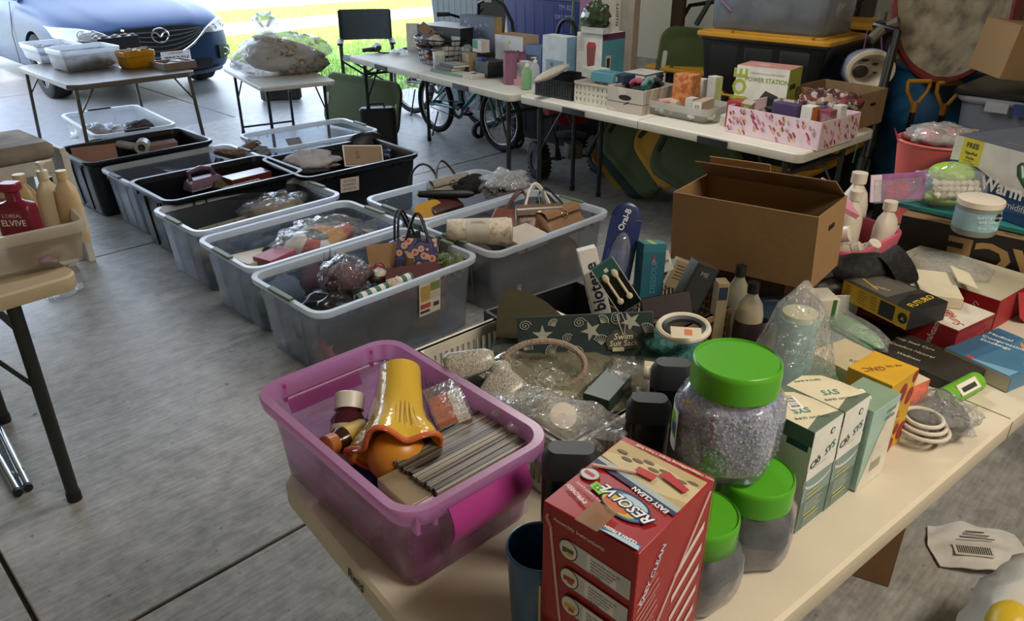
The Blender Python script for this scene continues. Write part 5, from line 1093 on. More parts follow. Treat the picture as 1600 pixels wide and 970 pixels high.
# folding camp chair
q = at(560, 118, 0)
t = thing('camp_chair', 'black-framed folding camp chair standing by the lawn', 'chair', (5.0, 7.2, 0), -35)
fm = P('#22262a', .4, .4, var=0); fb = P('#4a5258', .85, var=.06, bump=.3, bscale=120)
for s_ in (-1, 1):
    link('leg', G().tube([(s_*.27, .18, .02), (s_*.27, .20, .84)], .012, fm), t); link('leg', G().tube([(s_*.27, -.22, .02), (s_*.27, -.22, .54)], .012, fm), t)
    link('cross_leg', G().tube([(-.27, s_*.2, .03), (.27, s_*.2, .38)], .010, fm), t); link('cross_leg', G().tube([(.27, s_*.2, .03), (-.27, s_*.2, .38)], .010, fm), t)
    link('armrest', G().rbox(.06, .44, .02, P('#17191b', .5), r=.01, x=s_*.27, y=-.02, z=.54), t)
    link('foot_rail', G().tube([(s_*.27, -.22, .02), (s_*.27, .18, .02)], .011, fm), t)
link('backrest', G().grid(lambda u, v: ((u-.5)*.54, .20+.03*sin(pi*u), .54+.31*v), 8, 4, fb, thick=.004), t)
link('seat', G().grid(lambda u, v: ((u-.5)*.52, (v-.5)*.42, .39-.03*sin(pi*u)), 8, 4, fb, thick=.004), t)
# bicycles
def wheel(parent, c, R, tyre, col='#1b1c1e', rim='#b9bcc0', nsp=20, ax='x', w=None):
    w = w or tyre
    o = link('tyre', G().tube([(0, (R-tyre)*cos(a), (R-tyre)*sin(a)) for a in [2*pi*i/48 for i in range(48)]], tyre, P(col, .85, bump=.6, bscale=80), n=10, closed=True, M=T(*c)), parent)
    link('rim', G().tube([(0, (R-2*tyre-.006)*cos(a), (R-2*tyre-.006)*sin(a)) for a in [2*pi*i/40 for i in range(40)]], .009, P(rim, .25, .9, var=0), n=6, closed=True, M=T(*c)), o)
    link('hub', G().cyl(.02, .09, P('#55585c', .4, .8), M=T(c[0]-.045, c[1], c[2]) @ RY(90), n=14), o)
    g = G()
    for i in range(nsp):
        a = 2*pi*i/nsp; s_ = 1 if i % 2 else -1; b = a+s_*.5
        g.tube([(s_*.025, .02*cos(b), .02*sin(b)), (0, (R-2*tyre-.008)*cos(a), (R-2*tyre-.008)*sin(a))], .0011, P('#c9ccd0', .3, .9, var=0), n=4, M=T(*c))
    link('spokes', g, o); return o
def bicycle(label, x, y, yaw, R, base, col, tyre=.022, tilt=(0, 0), seat_h=.62, bar_h=.82, guards=False):
    """local y runs from rear wheel (+) to front wheel (-)"""
    t = thing('bicycle', label, 'bicycle', (x, y, 0), yaw, None, tilt); m = P(col, .3, .2, var=.02, coat=.5)
    rw, fw = (0, base/2, R), (0, -base/2, R); bb = (0, base*.06, R*.95+.02); st = (0, base*.17, seat_h-.08); hd = (0, -base*.30, bar_h-.14); hl = (0, -base*.34, bar_h-.25)
    wheel(t, rw, R, tyre); wheel(t, fw, R, tyre)
    f = link('frame', G().tube([bb, hl], .018, m).tube([bb, st], .015, m).tube([st, hd], .015, m).tube([hl, (hd[0], hd[1]+.01, hd[2]+.05)], .02, m), t)
    for s_ in (-1, 1):
        link('stay', G().tube([(s_*.045, rw[1], R), (s_*.03, bb[1]+.05, bb[2])], .009, m), f); link('stay', G().tube([(s_*.045, rw[1], R), (s_*.012, st[1], st[2]-.03)], .008, m), f)
        link('fork_blade', G().tube([(s_*.05, fw[1], R), (s_*.05, hl[1]-.015, hl[2]-.06), (0, hl[1], hl[2])], .012, P('#b9bcbe' if col.startswith('#4') else col, .35, .5)), t)
    link('chainring', G().lathe([(.045, 0), (.075, 0), (.075, .004), (.045, .004), (.045, 0)], P('#25282b', .4, .6), n=26, caps=False, M=T(-.055, bb[1], bb[2]) @ RY(90)), t)
    for s_ in (-1, 1):
        cr = link('crank', G().tube([(s_*.06, bb[1], bb[2]), (s_*.075, bb[1]+s_*.09, bb[2]-s_*.07)], .009, P('#1d1f22', .4, .5)), t); link('pedal', G().box(.07, .06, .02, '#17181a', x=s_*.115, y=bb[1]+s_*.09, z=bb[2]-s_*.07, base=False), cr)
    link('chain', G().tube([(-.05, bb[1], bb[2]+.07), (-.05, rw[1], R+.03), (-.05, rw[1]+.03, R), (-.05, rw[1], R-.03), (-.05, bb[1], bb[2]-.07)], .004, '#2a2c2e', n=5), t)
    link('saddle', G().ball(.07, .12, .03, '#17181a', M=T(0, st[1]+.03, seat_h)), t); link('seat_post', G().tube([st, (0, st[1]+.01, seat_h)], .012, P('#888', .3, .9)), t)
    link('handlebar', G().tube([(-.28, hd[1]+.08, bar_h+.02), (-.2, hd[1]+.02, bar_h+.02), (-.06, hd[1]-.02, bar_h-.02), (.06, hd[1]-.02, bar_h-.02), (.2, hd[1]+.02, bar_h+.02), (.28, hd[1]+.08, bar_h+.02)], .011, P('#1c1e20', .4, .5)), t)
    for s_ in (-1, 1): link('grip', G().tube([(s_*.19, hd[1]+.02, bar_h+.02), (s_*.285, hd[1]+.083, bar_h+.02)], .017, '#1b1c1e'), t)
    link('kickstand', G().tube([(-.05, rw[1]-.10, R*.8), (-.14, rw[1]-.12, .01)], .007, '#222'), t)
    return t
a, b = at(683, 206, 0), at(783, 236, 0); c = (a+b)/2
bicycle('teal childrens bicycle standing behind the long table', c.x, c.y, math.degrees(atan2((a-b).y, (a-b).x))-90, .255, (a-b).length, '#2f7f7c', .024)
bicycle('dark adult bicycle behind the teal one, its tyres showing beneath the table', 4.74, 5.60, 4, .31, .96, '#26282c', .024, seat_h=.78, bar_h=.95)
# grey tote and blue totes by the door jamb
def deep_tote(label, x, y, z, yaw, w, d, h, col, lid, group=None):
    t = thing('storage_tote', label, 'tote', (x, y, z), yaw, group); m = P(col, .4, var=.04)
    link('body', G().loft([[(a, b, zz) for a, b in rrect(w*s_, d*s_, .05, 5)] for s_, zz in ((.84, 0), (.95, h-.06), (1.0, h-.055), (1.0, h-.03))], m), t)
    for u in (-.36, -.24, -.12, 0, .12, .24, .36): link('rib', G().loft([[(-w*.5*(.84+.11*z_/h)-.004, u*d*(.88)+a, z_) for a, z_ in ((-.01, h*.1), (.01, h*.1), (.01, h*.85), (-.01, h*.85))], [(-w*.5*(.84+.11*z_/h)+.006, u*d*.88+a, z_) for a, z_ in ((-.014, h*.1), (.014, h*.1), (.014, h*.85), (-.014, h*.85))]], m), t)
    link('lid', G().rbox(w+.02, d+.02, .03, P(lid, .4), r=.055, z=h-.035, e=.006), t); return t
deep_tote('deep royal blue tote standing behind the white boxes', 4.98, 4.42, .62, 0, .46, .98, .56, '#1c2c7c', '#1a2768')
deep_tote('black tote under the deep blue one', 4.98, 4.42, .001, 0, .46, .96, .615, '#12161f', '#15181f')
deep_tote('grey tote stacked by the door jamb', 5.42, 6.02, .60, 0, .42, .80, .56, '#7e888c', '#8d9598'); deep_tote('grey tote at the bottom by the door jamb', 5.42, 6.02, .001, 0, .42, .80, .595, '#6f787c', '#8d9598')
t = [o for o in bpy.data.objects if o.get('label') == 'deep royal blue tote standing behind the white boxes'][0]
place(link('lettering', G().text('TM 82', .05, '#8d9ac8', T(0, 0, 0)).text('DRY BEDS', .045, '#8d9ac8', T(0, -.07, 0)), t), (-.236, -.25, .46)).rotation_euler = Matrix(((0, 0, -1), (-1, 0, 0), (0, 1, 0))).to_euler()
# walker handles behind the slate blue box
t = thing('stroller', 'black curved tube handles of a folded stroller behind the slate blue box', 'stroller', (4.45, 4.62, 0), 0)
for s_ in (-1, 1): link('frame_tube', G().tube([(0, s_*.20, .02), (.02, s_*.20, .7), (-.02, s_*.19, .98), (-.06, s_*.14, 1.10), (-.07, s_*.05, 1.13), (-.07, 0, 1.13)], .014, '#1b1d20'), t)
link('hub', G().box(.05, .08, .03, '#8a8e92', x=-.07, z=1.115), t, bevel=.004); link('wheel', G().lathe([(.04, -.015), (.07, -.018), (.075, 0), (.07, .018), (.04, .015), (.04, -.015)], '#17181a', n=24, caps=False, M=T(0, -.23, .08) @ RX(90)), t); link('wheel', G().lathe([(.04, -.015), (.07, -.018), (.075, 0), (.07, .018), (.04, .015), (.04, -.015)], '#17181a', n=24, caps=False, M=T(0, .23, .08) @ RX(90)), t)
t = solo('loop_handle', G().tube([(0, .09*cos(a), .11*sin(a)) for a in [radians(-40+260*i/18) for i in range(19)]], .014, '#17191b'), 'black curved loop handle beside the blue pack', 'handle', (4.42, 3.86, .93), 0)
link('green_lever', G().tube([(0, -.04, .02), (0, -.055, .26)], .007, '#5f8a3a').tube([(0, -.055, .26), (0, -.06, .33)], .005, '#222'), t, label='green lever')
link('pole', G().tube([(0, .069, -.07), (0, .07, -.93)], .012, '#17191b'), t)
# cardboard panel and wall trim seen between blue totes and bars
solo('carton', G().box(.05, .42, 1.55, P('#a8947a', .8)), 'tall plain cardboard carton standing flat beside the blue totes', 'carton', (4.90, 3.74, .001), -22, bevel=.002)
solo('wood_post', G().box(.04, .10, 1.6, P('#4a3424', .8)), 'dark brown board beside the tall cardboard carton', 'board', (5.10, 3.38, .001), 0, bevel=.002)
# folded ladder-like trolley with bent tubes
t = thing('hand_truck', 'black tubular hand truck leaning by the wall left of the totes', 'hand truck', (5.20, 3.22, 0), 0)
km = P('#1d1f21', .4, .5)
link('side_rail', G().tube([(-.45, .32, .03), (-.18, .24, .75), (-.02, .12, 1.12), (.0, -.10, 1.16), (.0, -.14, 1.16)], .016, km), t)
link('side_rail', G().tube([(.0, -.10, .03), (.0, -.20, .8), (.02, -.26, 1.35), (.02, -.27, 1.6)], .016, km), t)
link('side_rail', G().tube([(.02, -.34, .03), (.02, -.34, 1.6)], .014, km), t); link('cross_bar', G().tube([(.02, -.24, 1.08), (.02, -.36, 1.08)], .012, km), t); link('cross_bar', G().tube([(0, -.02, 1.2), (.02, -.34, 1.2)], .012, km), t)
link('grip', G().tube([(-.03, -.05, 1.16), (-.10, .0, 1.0)], .02, P('#2c3a2e', .6)), t, label='dark green grip'); link('clamp', G().box(.05, .06, .05, '#2a2c2e', x=0, y=-.15, z=1.14), t, bevel=.004)
link('foot_plate', G().box(.25, .34, .01, km, x=-.1, y=-.1, z=.01), t)
# olive and dark red lids standing against the hand truck
sled_lid('olive lid standing on end left of the black totes', (4.66, 2.85, .82), .42, .62, 0, (35, -82), OLIVE, th=.02)
sled_lid('dark red lid behind the olive lid by the black totes', (4.78, 2.72, .84), .34, .46, 0, (20, -80), '#5a1820', hole=False)
# long olive lids and yellow lids leaning below the table
def lean(label, p_low, p_high, w, col, th=.03, roll=0, name='tote_lid', group=None):
    """lid whose long axis runs between two points of the place"""
    a, b = Vector(p_low), Vector(p_high); d = b-a; L_ = d.length; y = d.normalized(); nrm = Vector((-1, 0, .35)); x = y.cross(nrm).normalized(); z = x.cross(y).normalized()
    M = Matrix((x, y, z)).transposed().to_4x4(); M = Matrix.Rotation(radians(roll), 4, y) @ M
    t = thing(name, label, 'lid', (a+b)/2, 0, group); t.rotation_euler = M.to_euler(); m = P(col, .6, var=.08, scale=5, spec=.2)
    link('panel', G().loft([[(X, Y, Z) for X, Y in rrect(w-2*i, L_-2*i, .13 if not i else .12, 7)] for Z, i in ((0, 0), (.014, -.004), (.024, .004), (.027, .03), (.018, .05), (.023, .08))], m), t)
    for s_ in (-1, 1): link('hand_slot', G().loft([[(X, Y, Z) for X, Y in rrect(.10, .028, .013, 5)] for Z in (.020, .0272)], P('#20260f', .8), M=T(0, s_*(L_/2-.045), 0)), t)
    return t
lean('olive lid sloping down from under the white crate', atx(1040, 288, 4.02), atx(955, 192, 4.16), .34, OLIVE)
lean('large olive lid with a small yellow label leaning under the table', atx(1150, 292, 3.88), atx(1030, 222, 4.02), .36, OLIVE)
t = [o for o in bpy.data.objects if o.get('label', '').startswith('large olive lid with')][0]
place(link('label', G().box(.05, .06, .001, '#c9a23a').box(.02, .02, .001, '#222', z=.001), t), (.02, -.16, .025))
lean('dark green lid under the sloping olive lid', atx(1018, 296, 4.12), atx(945, 205, 4.26), .30, '#1f3a2c')
lean('yellow lid edge between the two olive lids', atx(1062, 286, 4.00), atx(1004, 200, 4.12), .24, '#c8941e'); lean('yellow lid under the dark green lid, nearest the spreader', atx(1000, 298, 4.20), atx(935, 215, 4.34), .26, '#c8941e')
lean('yellow lid standing behind the spreader wheel', (4.42, 3.10, .02), (4.45, 3.45, .42), .3, '#b8861e')
tote('black tote on the floor under the table end', 4.42, 1.72, .001, 0, w=.42, d=.50, h=.5, lid='#15181b', group=None) if False else None
# seed bag behind the spreader
t = heap('seed_bag', 'dark blue printed bag standing behind the spreader', 'bag', (.18, .42, .56), (4.62, 3.42, .001), -10, PATTERN('noise', ('#141c26', '#1d2a38', '#2a3a48'), 6, .5), 5, amp=.08, freq=3)
# red broadcast spreader
q0, q1 = at(845, 280, 0), at(912, 270, 0)
t = thing('spreader', 'red hopper lawn spreader on two black wheels under the tables', 'spreader', (4.19, 3.60, 0), 65); t.scale = (1.1, 1.1, 1.06)
red = P('#a01c24', .35, var=.05)
link('hopper', G().loft([[(x, y, z) for x, y in rrect(a, b, .06, 5)] for a, b, z in ((.14, .20, .36), (.28, .40, .46), (.34, .46, .60), (.36, .48, .605), (.36, .48, .62))], red), t)
link('hopper_band', G().rbox(.365, .485, .03, P('#8a161c', .4), r=.06, z=.52), t); link('lettering', G().text('EARTHWAY', .03, '#c8565a', Matrix.Translation((-.172, 0, .555)) @ Matrix(((0, 0, -1, 0), (-1, 0, 0, 0), (0, 1, 0, 0), (0, 0, 0, 1)))), t)
def fat_wheel(par, x, y, R=.125, w=.075):
    o = link('wheel', G().lathe([(R*.5, -w/2), (R*.85, -w/2), (R, -w*.35), (R, w*.35), (R*.85, w/2), (R*.5, w/2), (R*.5, -w/2)], P('#141517', .8), n=30, caps=False, M=T(x, y, R) @ RX(90)), par)
    g = G()
    for i in range(26): g.box(w*.16, w*1.0, .012, '#141517', base=False, M=T(x, y, R) @ RY(360*i/26) @ T(R, 0, 0) @ RX(20))
    link('tread', g, o); link('rim', G().lathe([(.02, -w*.3), (R*.5, -w*.42), (R*.5, w*.42), (.02, w*.3)], P('#3a3d40', .4, .5), n=20, M=T(x, y, R) @ RX(90)), o); return o
fat_wheel(t, 0, .215); fat_wheel(t, 0, -.215); link('axle', G().tube([(0, .21, .125), (0, -.21, .125)], .01, '#555'), t)
link('gearbox', G().rbox(.10, .10, .10, '#77726a', r=.02, x=-.06, y=0, z=.14), t); link('spinner', G().lathe([(.0, .28), (.10, .27), (.11, .285), (.0, .30)], '#2a2b2d', n=22), t)
for s_ in (-1, 1): link('frame_tube', G().tube([(-.05, s_*.18, .60), (-.12, s_*.17, .35), (-.08, s_*.10, .14)], .012, '#2a2c2e'), t)
link('push_handle', G().tube([(.12, 0, .40), (.30, 0, .85)], .014, '#2a2c2e'), t)
# lighter things on the floor at the table end: grey ribbed lid
lean('pale grey ribbed lid standing beside the table leg', (3.62, 1.50, .05), (3.84, 1.66, .40), .24, '#8a939c')
# blue barrel, wheelbarrow, shovels, scooter with helmet
t = thing('barrel', 'large dark blue plastic barrel standing against the wall', 'barrel', (5.20, 1.52, .001), 0)
R_ = .31; bm = P('#1c5882', .4, var=.06, scale=3)
link('body', G().lathe([(R_*.9, 0), (R_*.97, .03), (R_, .10), (R_, .28), (R_*1.03, .30), (R_*1.03, .33), (R_, .35), (R_, .56), (R_*1.03, .58), (R_*1.03, .61), (R_, .63), (R_, .84), (R_*.95, .90), (R_*.80, .92), (.0, .92)], bm, n=48), t)
link('band', G().lathe([(R_*.97, .87), (R_*1.0, .88), (R_*1.0, .895), (R_*.96, .90)], bm, n=48, caps=False), t)
t = thing('barrel', 'second blue barrel beside the first, mostly behind the grey tote', 'barrel', (5.45, .80, .001), 0); link('body', G().lathe([(R_*.9, 0), (R_*.97, .03), (R_, .10), (R_, .28), (R_*1.03, .30), (R_*1.03, .33), (R_, .35), (R_, .84), (R_*.95, .90), (R_*.80, .92), (.0, .92)], bm, n=40), t)
# wheelbarrow tray standing on its nose against the barrel, open side to the room
t = thing('wheelbarrow', 'red wheelbarrow tray stood on end against the blue barrel, crusted with dried concrete', 'wheelbarrow', (4.77, 1.46, 1.335), 0); t.rotation_euler = (0, 0, radians(-38))
crust = PATTERN('noise', ('#6b604e', '#8f8268', '#a39678'), 9, .95, bump=1.0)
L = []
def wbr(a, b, zc, x): return [(x, a*sin(2*pi*i/36)*(1+.10*abs(sin(4*pi*i/36))), zc+b*cos(2*pi*i/36)*(1.0 if cos(2*pi*i/36) > 0 else .95)) for i in range(36)]
link('tray', G().loft([wbr(.26, .26, .02, .22), wbr(.40, .40, .01, .12), wbr(.48, .48, 0, 0), wbr(.50, .50, 0, -.005), wbr(.50, .50, 0, -.02), wbr(.48, .48, 0, -.02), wbr(.47, .47, 0, .0)], P('#7a1f22', .5, var=.15), cap1=False), t)
g = G()
def cr_(u, v):
    a = 2*pi*u; rr = v; x = .20*(1-rr**2.2)-.0+.012*noise.noise(Vector((8*rr*cos(a), 8*rr*sin(a), 3)))+.02*noise.noise(Vector((3*rr*cos(a), 3*rr*sin(a), 9)))
    return (x, .468*rr*sin(a)*(1+.10*abs(sin(2*a))*rr), .468*rr*cos(a)*(1 if cos(a) > 0 else .95))
link('concrete_crust', g.grid(cr_, 48, 18, crust), t, ang=180, label='dried grey-brown concrete crust')
for s_ in (-1, 1): link('handle', G().tube([(.26, s_*.22, -.2), (.24, s_*.24, .3), (.2, s_*.27, .75)], .018, '#7a5a3a'), t)
def shovel(label, px, py, lab2):
    q = atx(px, py, 4.70); t = thing('shovel', label, 'shovel', (q.x, q.y, 0), 0, None); h = q.z; ym = P('#c48a22', .4, var=.04)
    v = Vector((.707, -.707, 0)); hw = .062
    def L3(u, z): return (v.x*u, v.y*u, z)
    link('grip', G().tube([L3(-hw, h), L3(hw, h)], .013, ym), t, label='yellow D-shaped grip')
    link('yoke', G().tube([L3(-hw, h), L3(-hw*.95, h-.05), L3(-.015, h-.12), L3(0, h-.16)], .011, ym).tube([L3(hw, h), L3(hw*.95, h-.05), L3(.015, h-.12), L3(0, h-.16)], .011, ym).tube([L3(0, h-.11), L3(0, h-.17)], .018, ym), t)
    link('shaft', G().tube([L3(0, h-.16), L3(.0, .28)], .015, P('#17191b', .4)), t)
    link('blade', G().loft([[(v.x*x-.01*(.2-x*x)*s_, v.y*x, z) for x in (-.10, -.05, 0, .05, .10)] for z, s_ in ((.30, 0), (.02, 3))], P('#3a3d40', .4, .7), closed=False, cap0=False, cap1=False), t); return t
shovel('yellow-gripped shovel standing in front of the blue barrel', 1437, 127, ''); shovel('yellow-gripped shovel half hidden by the black-lidded tote', 1484, 130, '')
# tall scooter-like black pole with grips and helmet hanging on it
t = thing('scooter', 'black kick scooter leaning past the brown box, helmet hung on its bar', 'scooter', (0, 0, 0), 0)
a = atx(1402, 48, 4.22); b = atx(1352, 245, 4.06)
link('steering_post', G().tube([(a.x, a.y, a.z), (b.x, b.y, b.z)], .022, P('#101214', .4), n=12), t)
link('post_plate', G().tube([(a.x+.0, a.y+.12, a.z+.02), (a.x, a.y, a.z), (a.x*.98+b.x*.02, a.y*.75+b.y*.25, a.z*.75+b.z*.25)], .016, P('#16181a', .4)), t)
c1 = atx(1372, 36, 4.25); c2 = atx(1360, 62, 4.15); c3 = atx(1405, 34, 4.25)
link('handlebar', G().tube([tuple(c2), tuple(c1), tuple(c3)], .014, P('#2a2a2a', .4)), t)
for p_, q_ in ((c2, atx(1378, 46, 4.2)), (c3, atx(1388, 40, 4.25)), (atx(1380, 18, 4.3), atx(1376, 34, 4.3))): link('grip', G().tube([tuple(p_), tuple(q_)], .026, P('#5d584e', .7)), t)
low = Vector((b.x-.05, b.y+.02, .10)); link('deck', G().tube([(b.x, b.y, b.z), tuple(low)], .024, P('#101214', .4)).box(.12, .5, .04, '#15171a', x=low.x, y=low.y+.22, z=.07), t)
for dy_ in (-.02, .5): link('wheel', G().lathe([(.02, -.012), (.055, -.014), (.06, 0), (.055, .014), (.02, .012), (.02, -.012)], '#1a1a1c', n=22, caps=False, M=T(low.x, low.y+dy_, .061) @ RY(90)), t)
hc = atx(1354, 108, 4.36)
t = thing('helmet', 'white childrens bicycle helmet hanging upside down by pink straps', 'helmet', (hc.x, hc.y, hc.z), -45, None, (0, 0)); sh = P('#d0c6b2', .5, var=.05)
def hr(a, b, y): return [(a*cos(2*pi*i/28), y, b*sin(2*pi*i/28)) for i in range(28)]
link('shell', G().loft([hr(.115, .085, -.055), hr(.13, .105, -.05), hr(.135, .11, -.02), hr(.13, .10, .04), hr(.09, .07, .09), hr(.02, .02, .11)], P('#8a98b8', .35, var=.1), cap0=False), t)
link('liner', G().loft([hr(.116, .086, -.056), hr(.098, .07, -.05), hr(.092, .064, .0), hr(.06, .045, .04), hr(.01, .01, .05)], sh, cap0=False), t)
link('rim', G().loft([hr(.132, .107, -.045), hr(.128, .103, -.06), hr(.112, .084, -.062), hr(.098, .070, -.05)], sh, cap0=False, cap1=False), t)
for x, z, a, b in ((-.03, -.012, .042, .032), (.045, .025, .018, .008), (.05, -.02, .012, .006), (-.02, .045, .03, .007)): link('vent', G().ball(a, .006, b, '#2a2622', M=T(x, .005 if a < .04 else -.002, z)), t)
for x in (-.05, .05): link('strap', G().tube([(x, -.03, .09), (x*.7, 0, .20)], .006, '#9a7ab0', n=6, flat=.4), t, label='pink-purple strap')
link('cord', G().tube([(.03, 0, -.10), (.04, .02, -.30)], .004, '#4a9a8a').tube([(.10, 0, -.09), (.045, .02, -.30)], .004, '#4a9a8a').tube([(.045, .02, -.30), (.04, .03, -.52)], .004, '#4a9a8a').ball(.02, .02, .02, '#b0a89a', M=T(.043, .02, -.30)), t, label='teal chin cord')
# right tote stack and carton on it
RTX = atx(1492, 140, 4.25)
deep = storage_bin('storage_bin', 'big smoke-clear tote with blue latch under the leaning carton', 'bin', (RTX.x+.26, RTX.y-.40, RTX.z-.42), 90, .80, .52, .40, CLEAR('#8f9cb2', .35, .4, .3, .2), handle=None, rim=CLEAR('#d9dee6', .4), ribs=False)
link('lid', G().rbox(.82, .54, .03, P('#17181a', .3), r=.05, z=.40, e=.008), deep, label='glossy black lid'); link('latch', G().rbox(.18, .02, .05, P('#22356a', .4), r=.006, x=.04, y=.268, z=.34), deep, label='blue latch'); link('latch_frame', G().rbox(.10, .012, .045, CLEAR('#d9dee6', .4), r=.004, x=.20, y=.264, z=.34), deep)
lowt = deep_tote('dark tote carrying the smoke-clear tote', RTX.x+.28, RTX.y-.40, .001, 0, .50, .78, RTX.z-.425, '#1a2430', '#15181c')
def plain_carton(label, size, loc, yaw, mat='#9a7a52', tilt=(0, 0), seam=True, name='cardboard_box', hole=False):
    c = Carton(name, label, 'box', size, loc, yaw, P(mat, .85, var=.04, scale=6), tilt=tilt, bevel=.002)
    if seam: c.rect('T', '#7a5e3c', -.5, -.006, .5, .006).rect('L', '#7f6340', -.5, .47, .5, .48)
    return c.done()
plain_carton('brown carton tilted on the black-lidded tote', (.60, .24, .24), (RTX.x+.30, RTX.y-.27, RTX.z+.05), -52).rotation_euler = (radians(4), radians(6), radians(-38))
# sack under the barrel and a dark trolley wheel
heap('sack', 'pale canvas sack slumped on the floor behind the pink bucket', 'sack', (.30, .34, .48), (4.0, 1.12, .001), 20, P('#8a8272', .9, bump=.5), 17, amp=.18)
t = thing('cart_wheel', 'black spoked wheel of a cart behind the white bottles', 'cart wheel', (3.72, 1.36, .16), -20); link('tyre', G().tube([(0, .14*cos(a), .14*sin(a)) for a in [2*pi*i/36 for i in range(36)]], .018, '#151618', closed=True), t); link('rim', G().tube([(0, .115*cos(a), .115*sin(a)) for a in [2*pi*i/36 for i in range(36)]], .006, '#6a4a3a', closed=True), t)
t = solo('hose', G().tube([(0, .0, 0), (.02, -.05, .04), (.05, -.12, .06), (.08, -.18, .06)], .009, '#8f8d86'), 'grey hose arching out beside the big tote', 'hose', atx(1455, 218, 4.2), 0)
# ---------- the near table and everything on it ----------
NC = Vector((.485, 1.085, 0)); NY = -6.3
ca, sa = cos(radians(NY)), sin(radians(NY))
NL, NW = 2.44, .76
tc_ = NC+Vector((ca, sa, 0))*NL/2+Vector((sa, -ca, 0))*NW/2
NT = folding_table('folding_table', 'near long cream folding table crowded with toiletries and boxes, name on its edge', None, (tc_.x, tc_.y, 0), NY, NL, NW, .74, top='#d3c9b4', th=.05, grips=False, inset=(.22, .07), legr=.018)
q = at(570, 893, .72); g = G().text('Reid', .028, '#23211f', I4, bold=.008, shear=.2)
M = Matrix.Translation(q)
e_ = place(link('handwriting', g, NT), (-NL/2-.0015, .0, .712)); e_.rotation_euler = Matrix(((0, 0, -1), (-1, 0, 0), (0, 1, 0))).to_euler()
l0 = Matrix.Rotation(radians(-NY), 3, 'Z') @ (q-tc_); e_.location = (-NL/2-.0015, l0.y, .714)
ZT = .742
def C3(name, label, cat, near, size, yaw, mat, z=ZT, **k):
    """carton given by its camera-nearest bottom corner"""
    w, d, h = size; c, s_ = cos(radians(yaw)), sin(radians(yaw))
    return Carton(name, label, cat, size, (near[0]+c*w/2-s_*d/2, near[1]+s_*w/2+c*d/2, z), yaw, mat, **k)
def fpack(name, label, cat, px, py, X0, w, h, th, roll, lean, mat, yaw=-45, **k):
    """pack whose broad face looks towards the room's middle, centred where the photo shows it"""
    ctr = atx(px, py, X0); R = (RZ(yaw) @ RY(roll) @ RX(lean)).to_3x3()
    return Carton(name, label, cat, (w, th, h), ctr-R @ Vector((0, 0, h/2)), yaw, mat, tilt=(lean, roll), **k)
# ---- purple tub
PUR = CLEAR('#e09ade', .84, .6, .25, .3); PRIM = CLEAR('#e4a2e0', .42, .6, .3, .4)
pbx, pby = .610, .878
pt = storage_bin('storage_bin', 'translucent purple tub with magenta latch at the table corner', 'bin', (pbx, pby, ZT), 88, .455, .295, .172, PUR, rim=PRIM, handle=None, ribs=False, lip=.016, taper=.92, rr=.04, th=.003)
MAG = P('#b0348c', .35, var=.02)
for s_ in (-1, 1):
    lt = link('latch', G().grid(lambda u, v: (s_*(.226+.012*sin(pi*v)), (u-.5)*.15, .155-.065*v), 6, 6, MAG, thick=.004*s_), pt, label='magenta latch')
    for y in (-.09, -.12, .09, .12): link('clip_rib', G().box(.010, .006, .035, MAG if s_ > 0 else PRIM, x=s_*.214, y=y, z=.13), pt)
def inp(u, v, z): return Vector((pbx+u, pby+v, ZT+z))   # u along x, v along y
# yellow flared cup
YEL = P('#f2c21e', .45, var=.02, spec=.3)
t = thing('flower_cup', 'yellow petal-flared plastic cup with orange lip upside down in the purple tub', 'cup', (.578, .838, .862), 0); t.rotation_euler = Vector((.60, .68, .46)).to_track_quat('Z', 'Y').to_euler(); t.scale = (.86, .86, 1)
def pet(r, z, a, k=5): return [((r+a*cos(k*2*pi*i/60))*cos(2*pi*i/60), (r+a*cos(k*2*pi*i/60))*sin(2*pi*i/60), z+a*.5*cos(k*2*pi*i/60)) for i in range(60)]
link('cup', G().loft([pet(.0385, .165, 0), pet(.040, .160, 0), pet(.043, .12, .000), pet(.046, .09, .000), pet(.056, .055, .003), pet(.074, .028, .008), pet(.083, .005, .012), pet(.081, .002, .012), pet(.06, .03, .006), pet(.04, .08, 0)], YEL, cap0=True, cap1=False), t, ang=60)
link('orange_lip', G().tube([(p[0], p[1], p[2]) for p in pet(.0835, .004, .013)], .005, P('#d9662a', .4), closed=True), t, label='orange wavy lip')
link('orange_dome', G().ball(.058, .058, .045, P('#d98a1e', .35, var=.05), M=T(0, 0, .0)), t, label='orange dome under the petals')
g = G()
for i in range(40):
    a = 2*pi*i/40; g.tube([(.0455*cos(a), .0455*sin(a), .085), (.058*cos(a), .058*sin(a), .052), (.073*cos(a), .073*sin(a), .028)], .0009, P('#cf9f14', .35), n=4)
link('ribbing', g, t); link('film', G().loft([pet(.041, .168, 0), pet(.047, .12, .001), pet(.062, .055, .004), pet(.089, .0, .012)], FILM(scale=25, clear=.97, strength=.12), cap0=False, cap1=False), t, ang=180)
link('sticker', G().box(.012, .0008, .03, '#4a3a20', base=False, M=RZ(20) @ T(.0, -.0455, .105)).box(.009, .0008, .024, '#d8c890', base=False, M=RZ(20) @ T(.0, -.046, .105)), t)
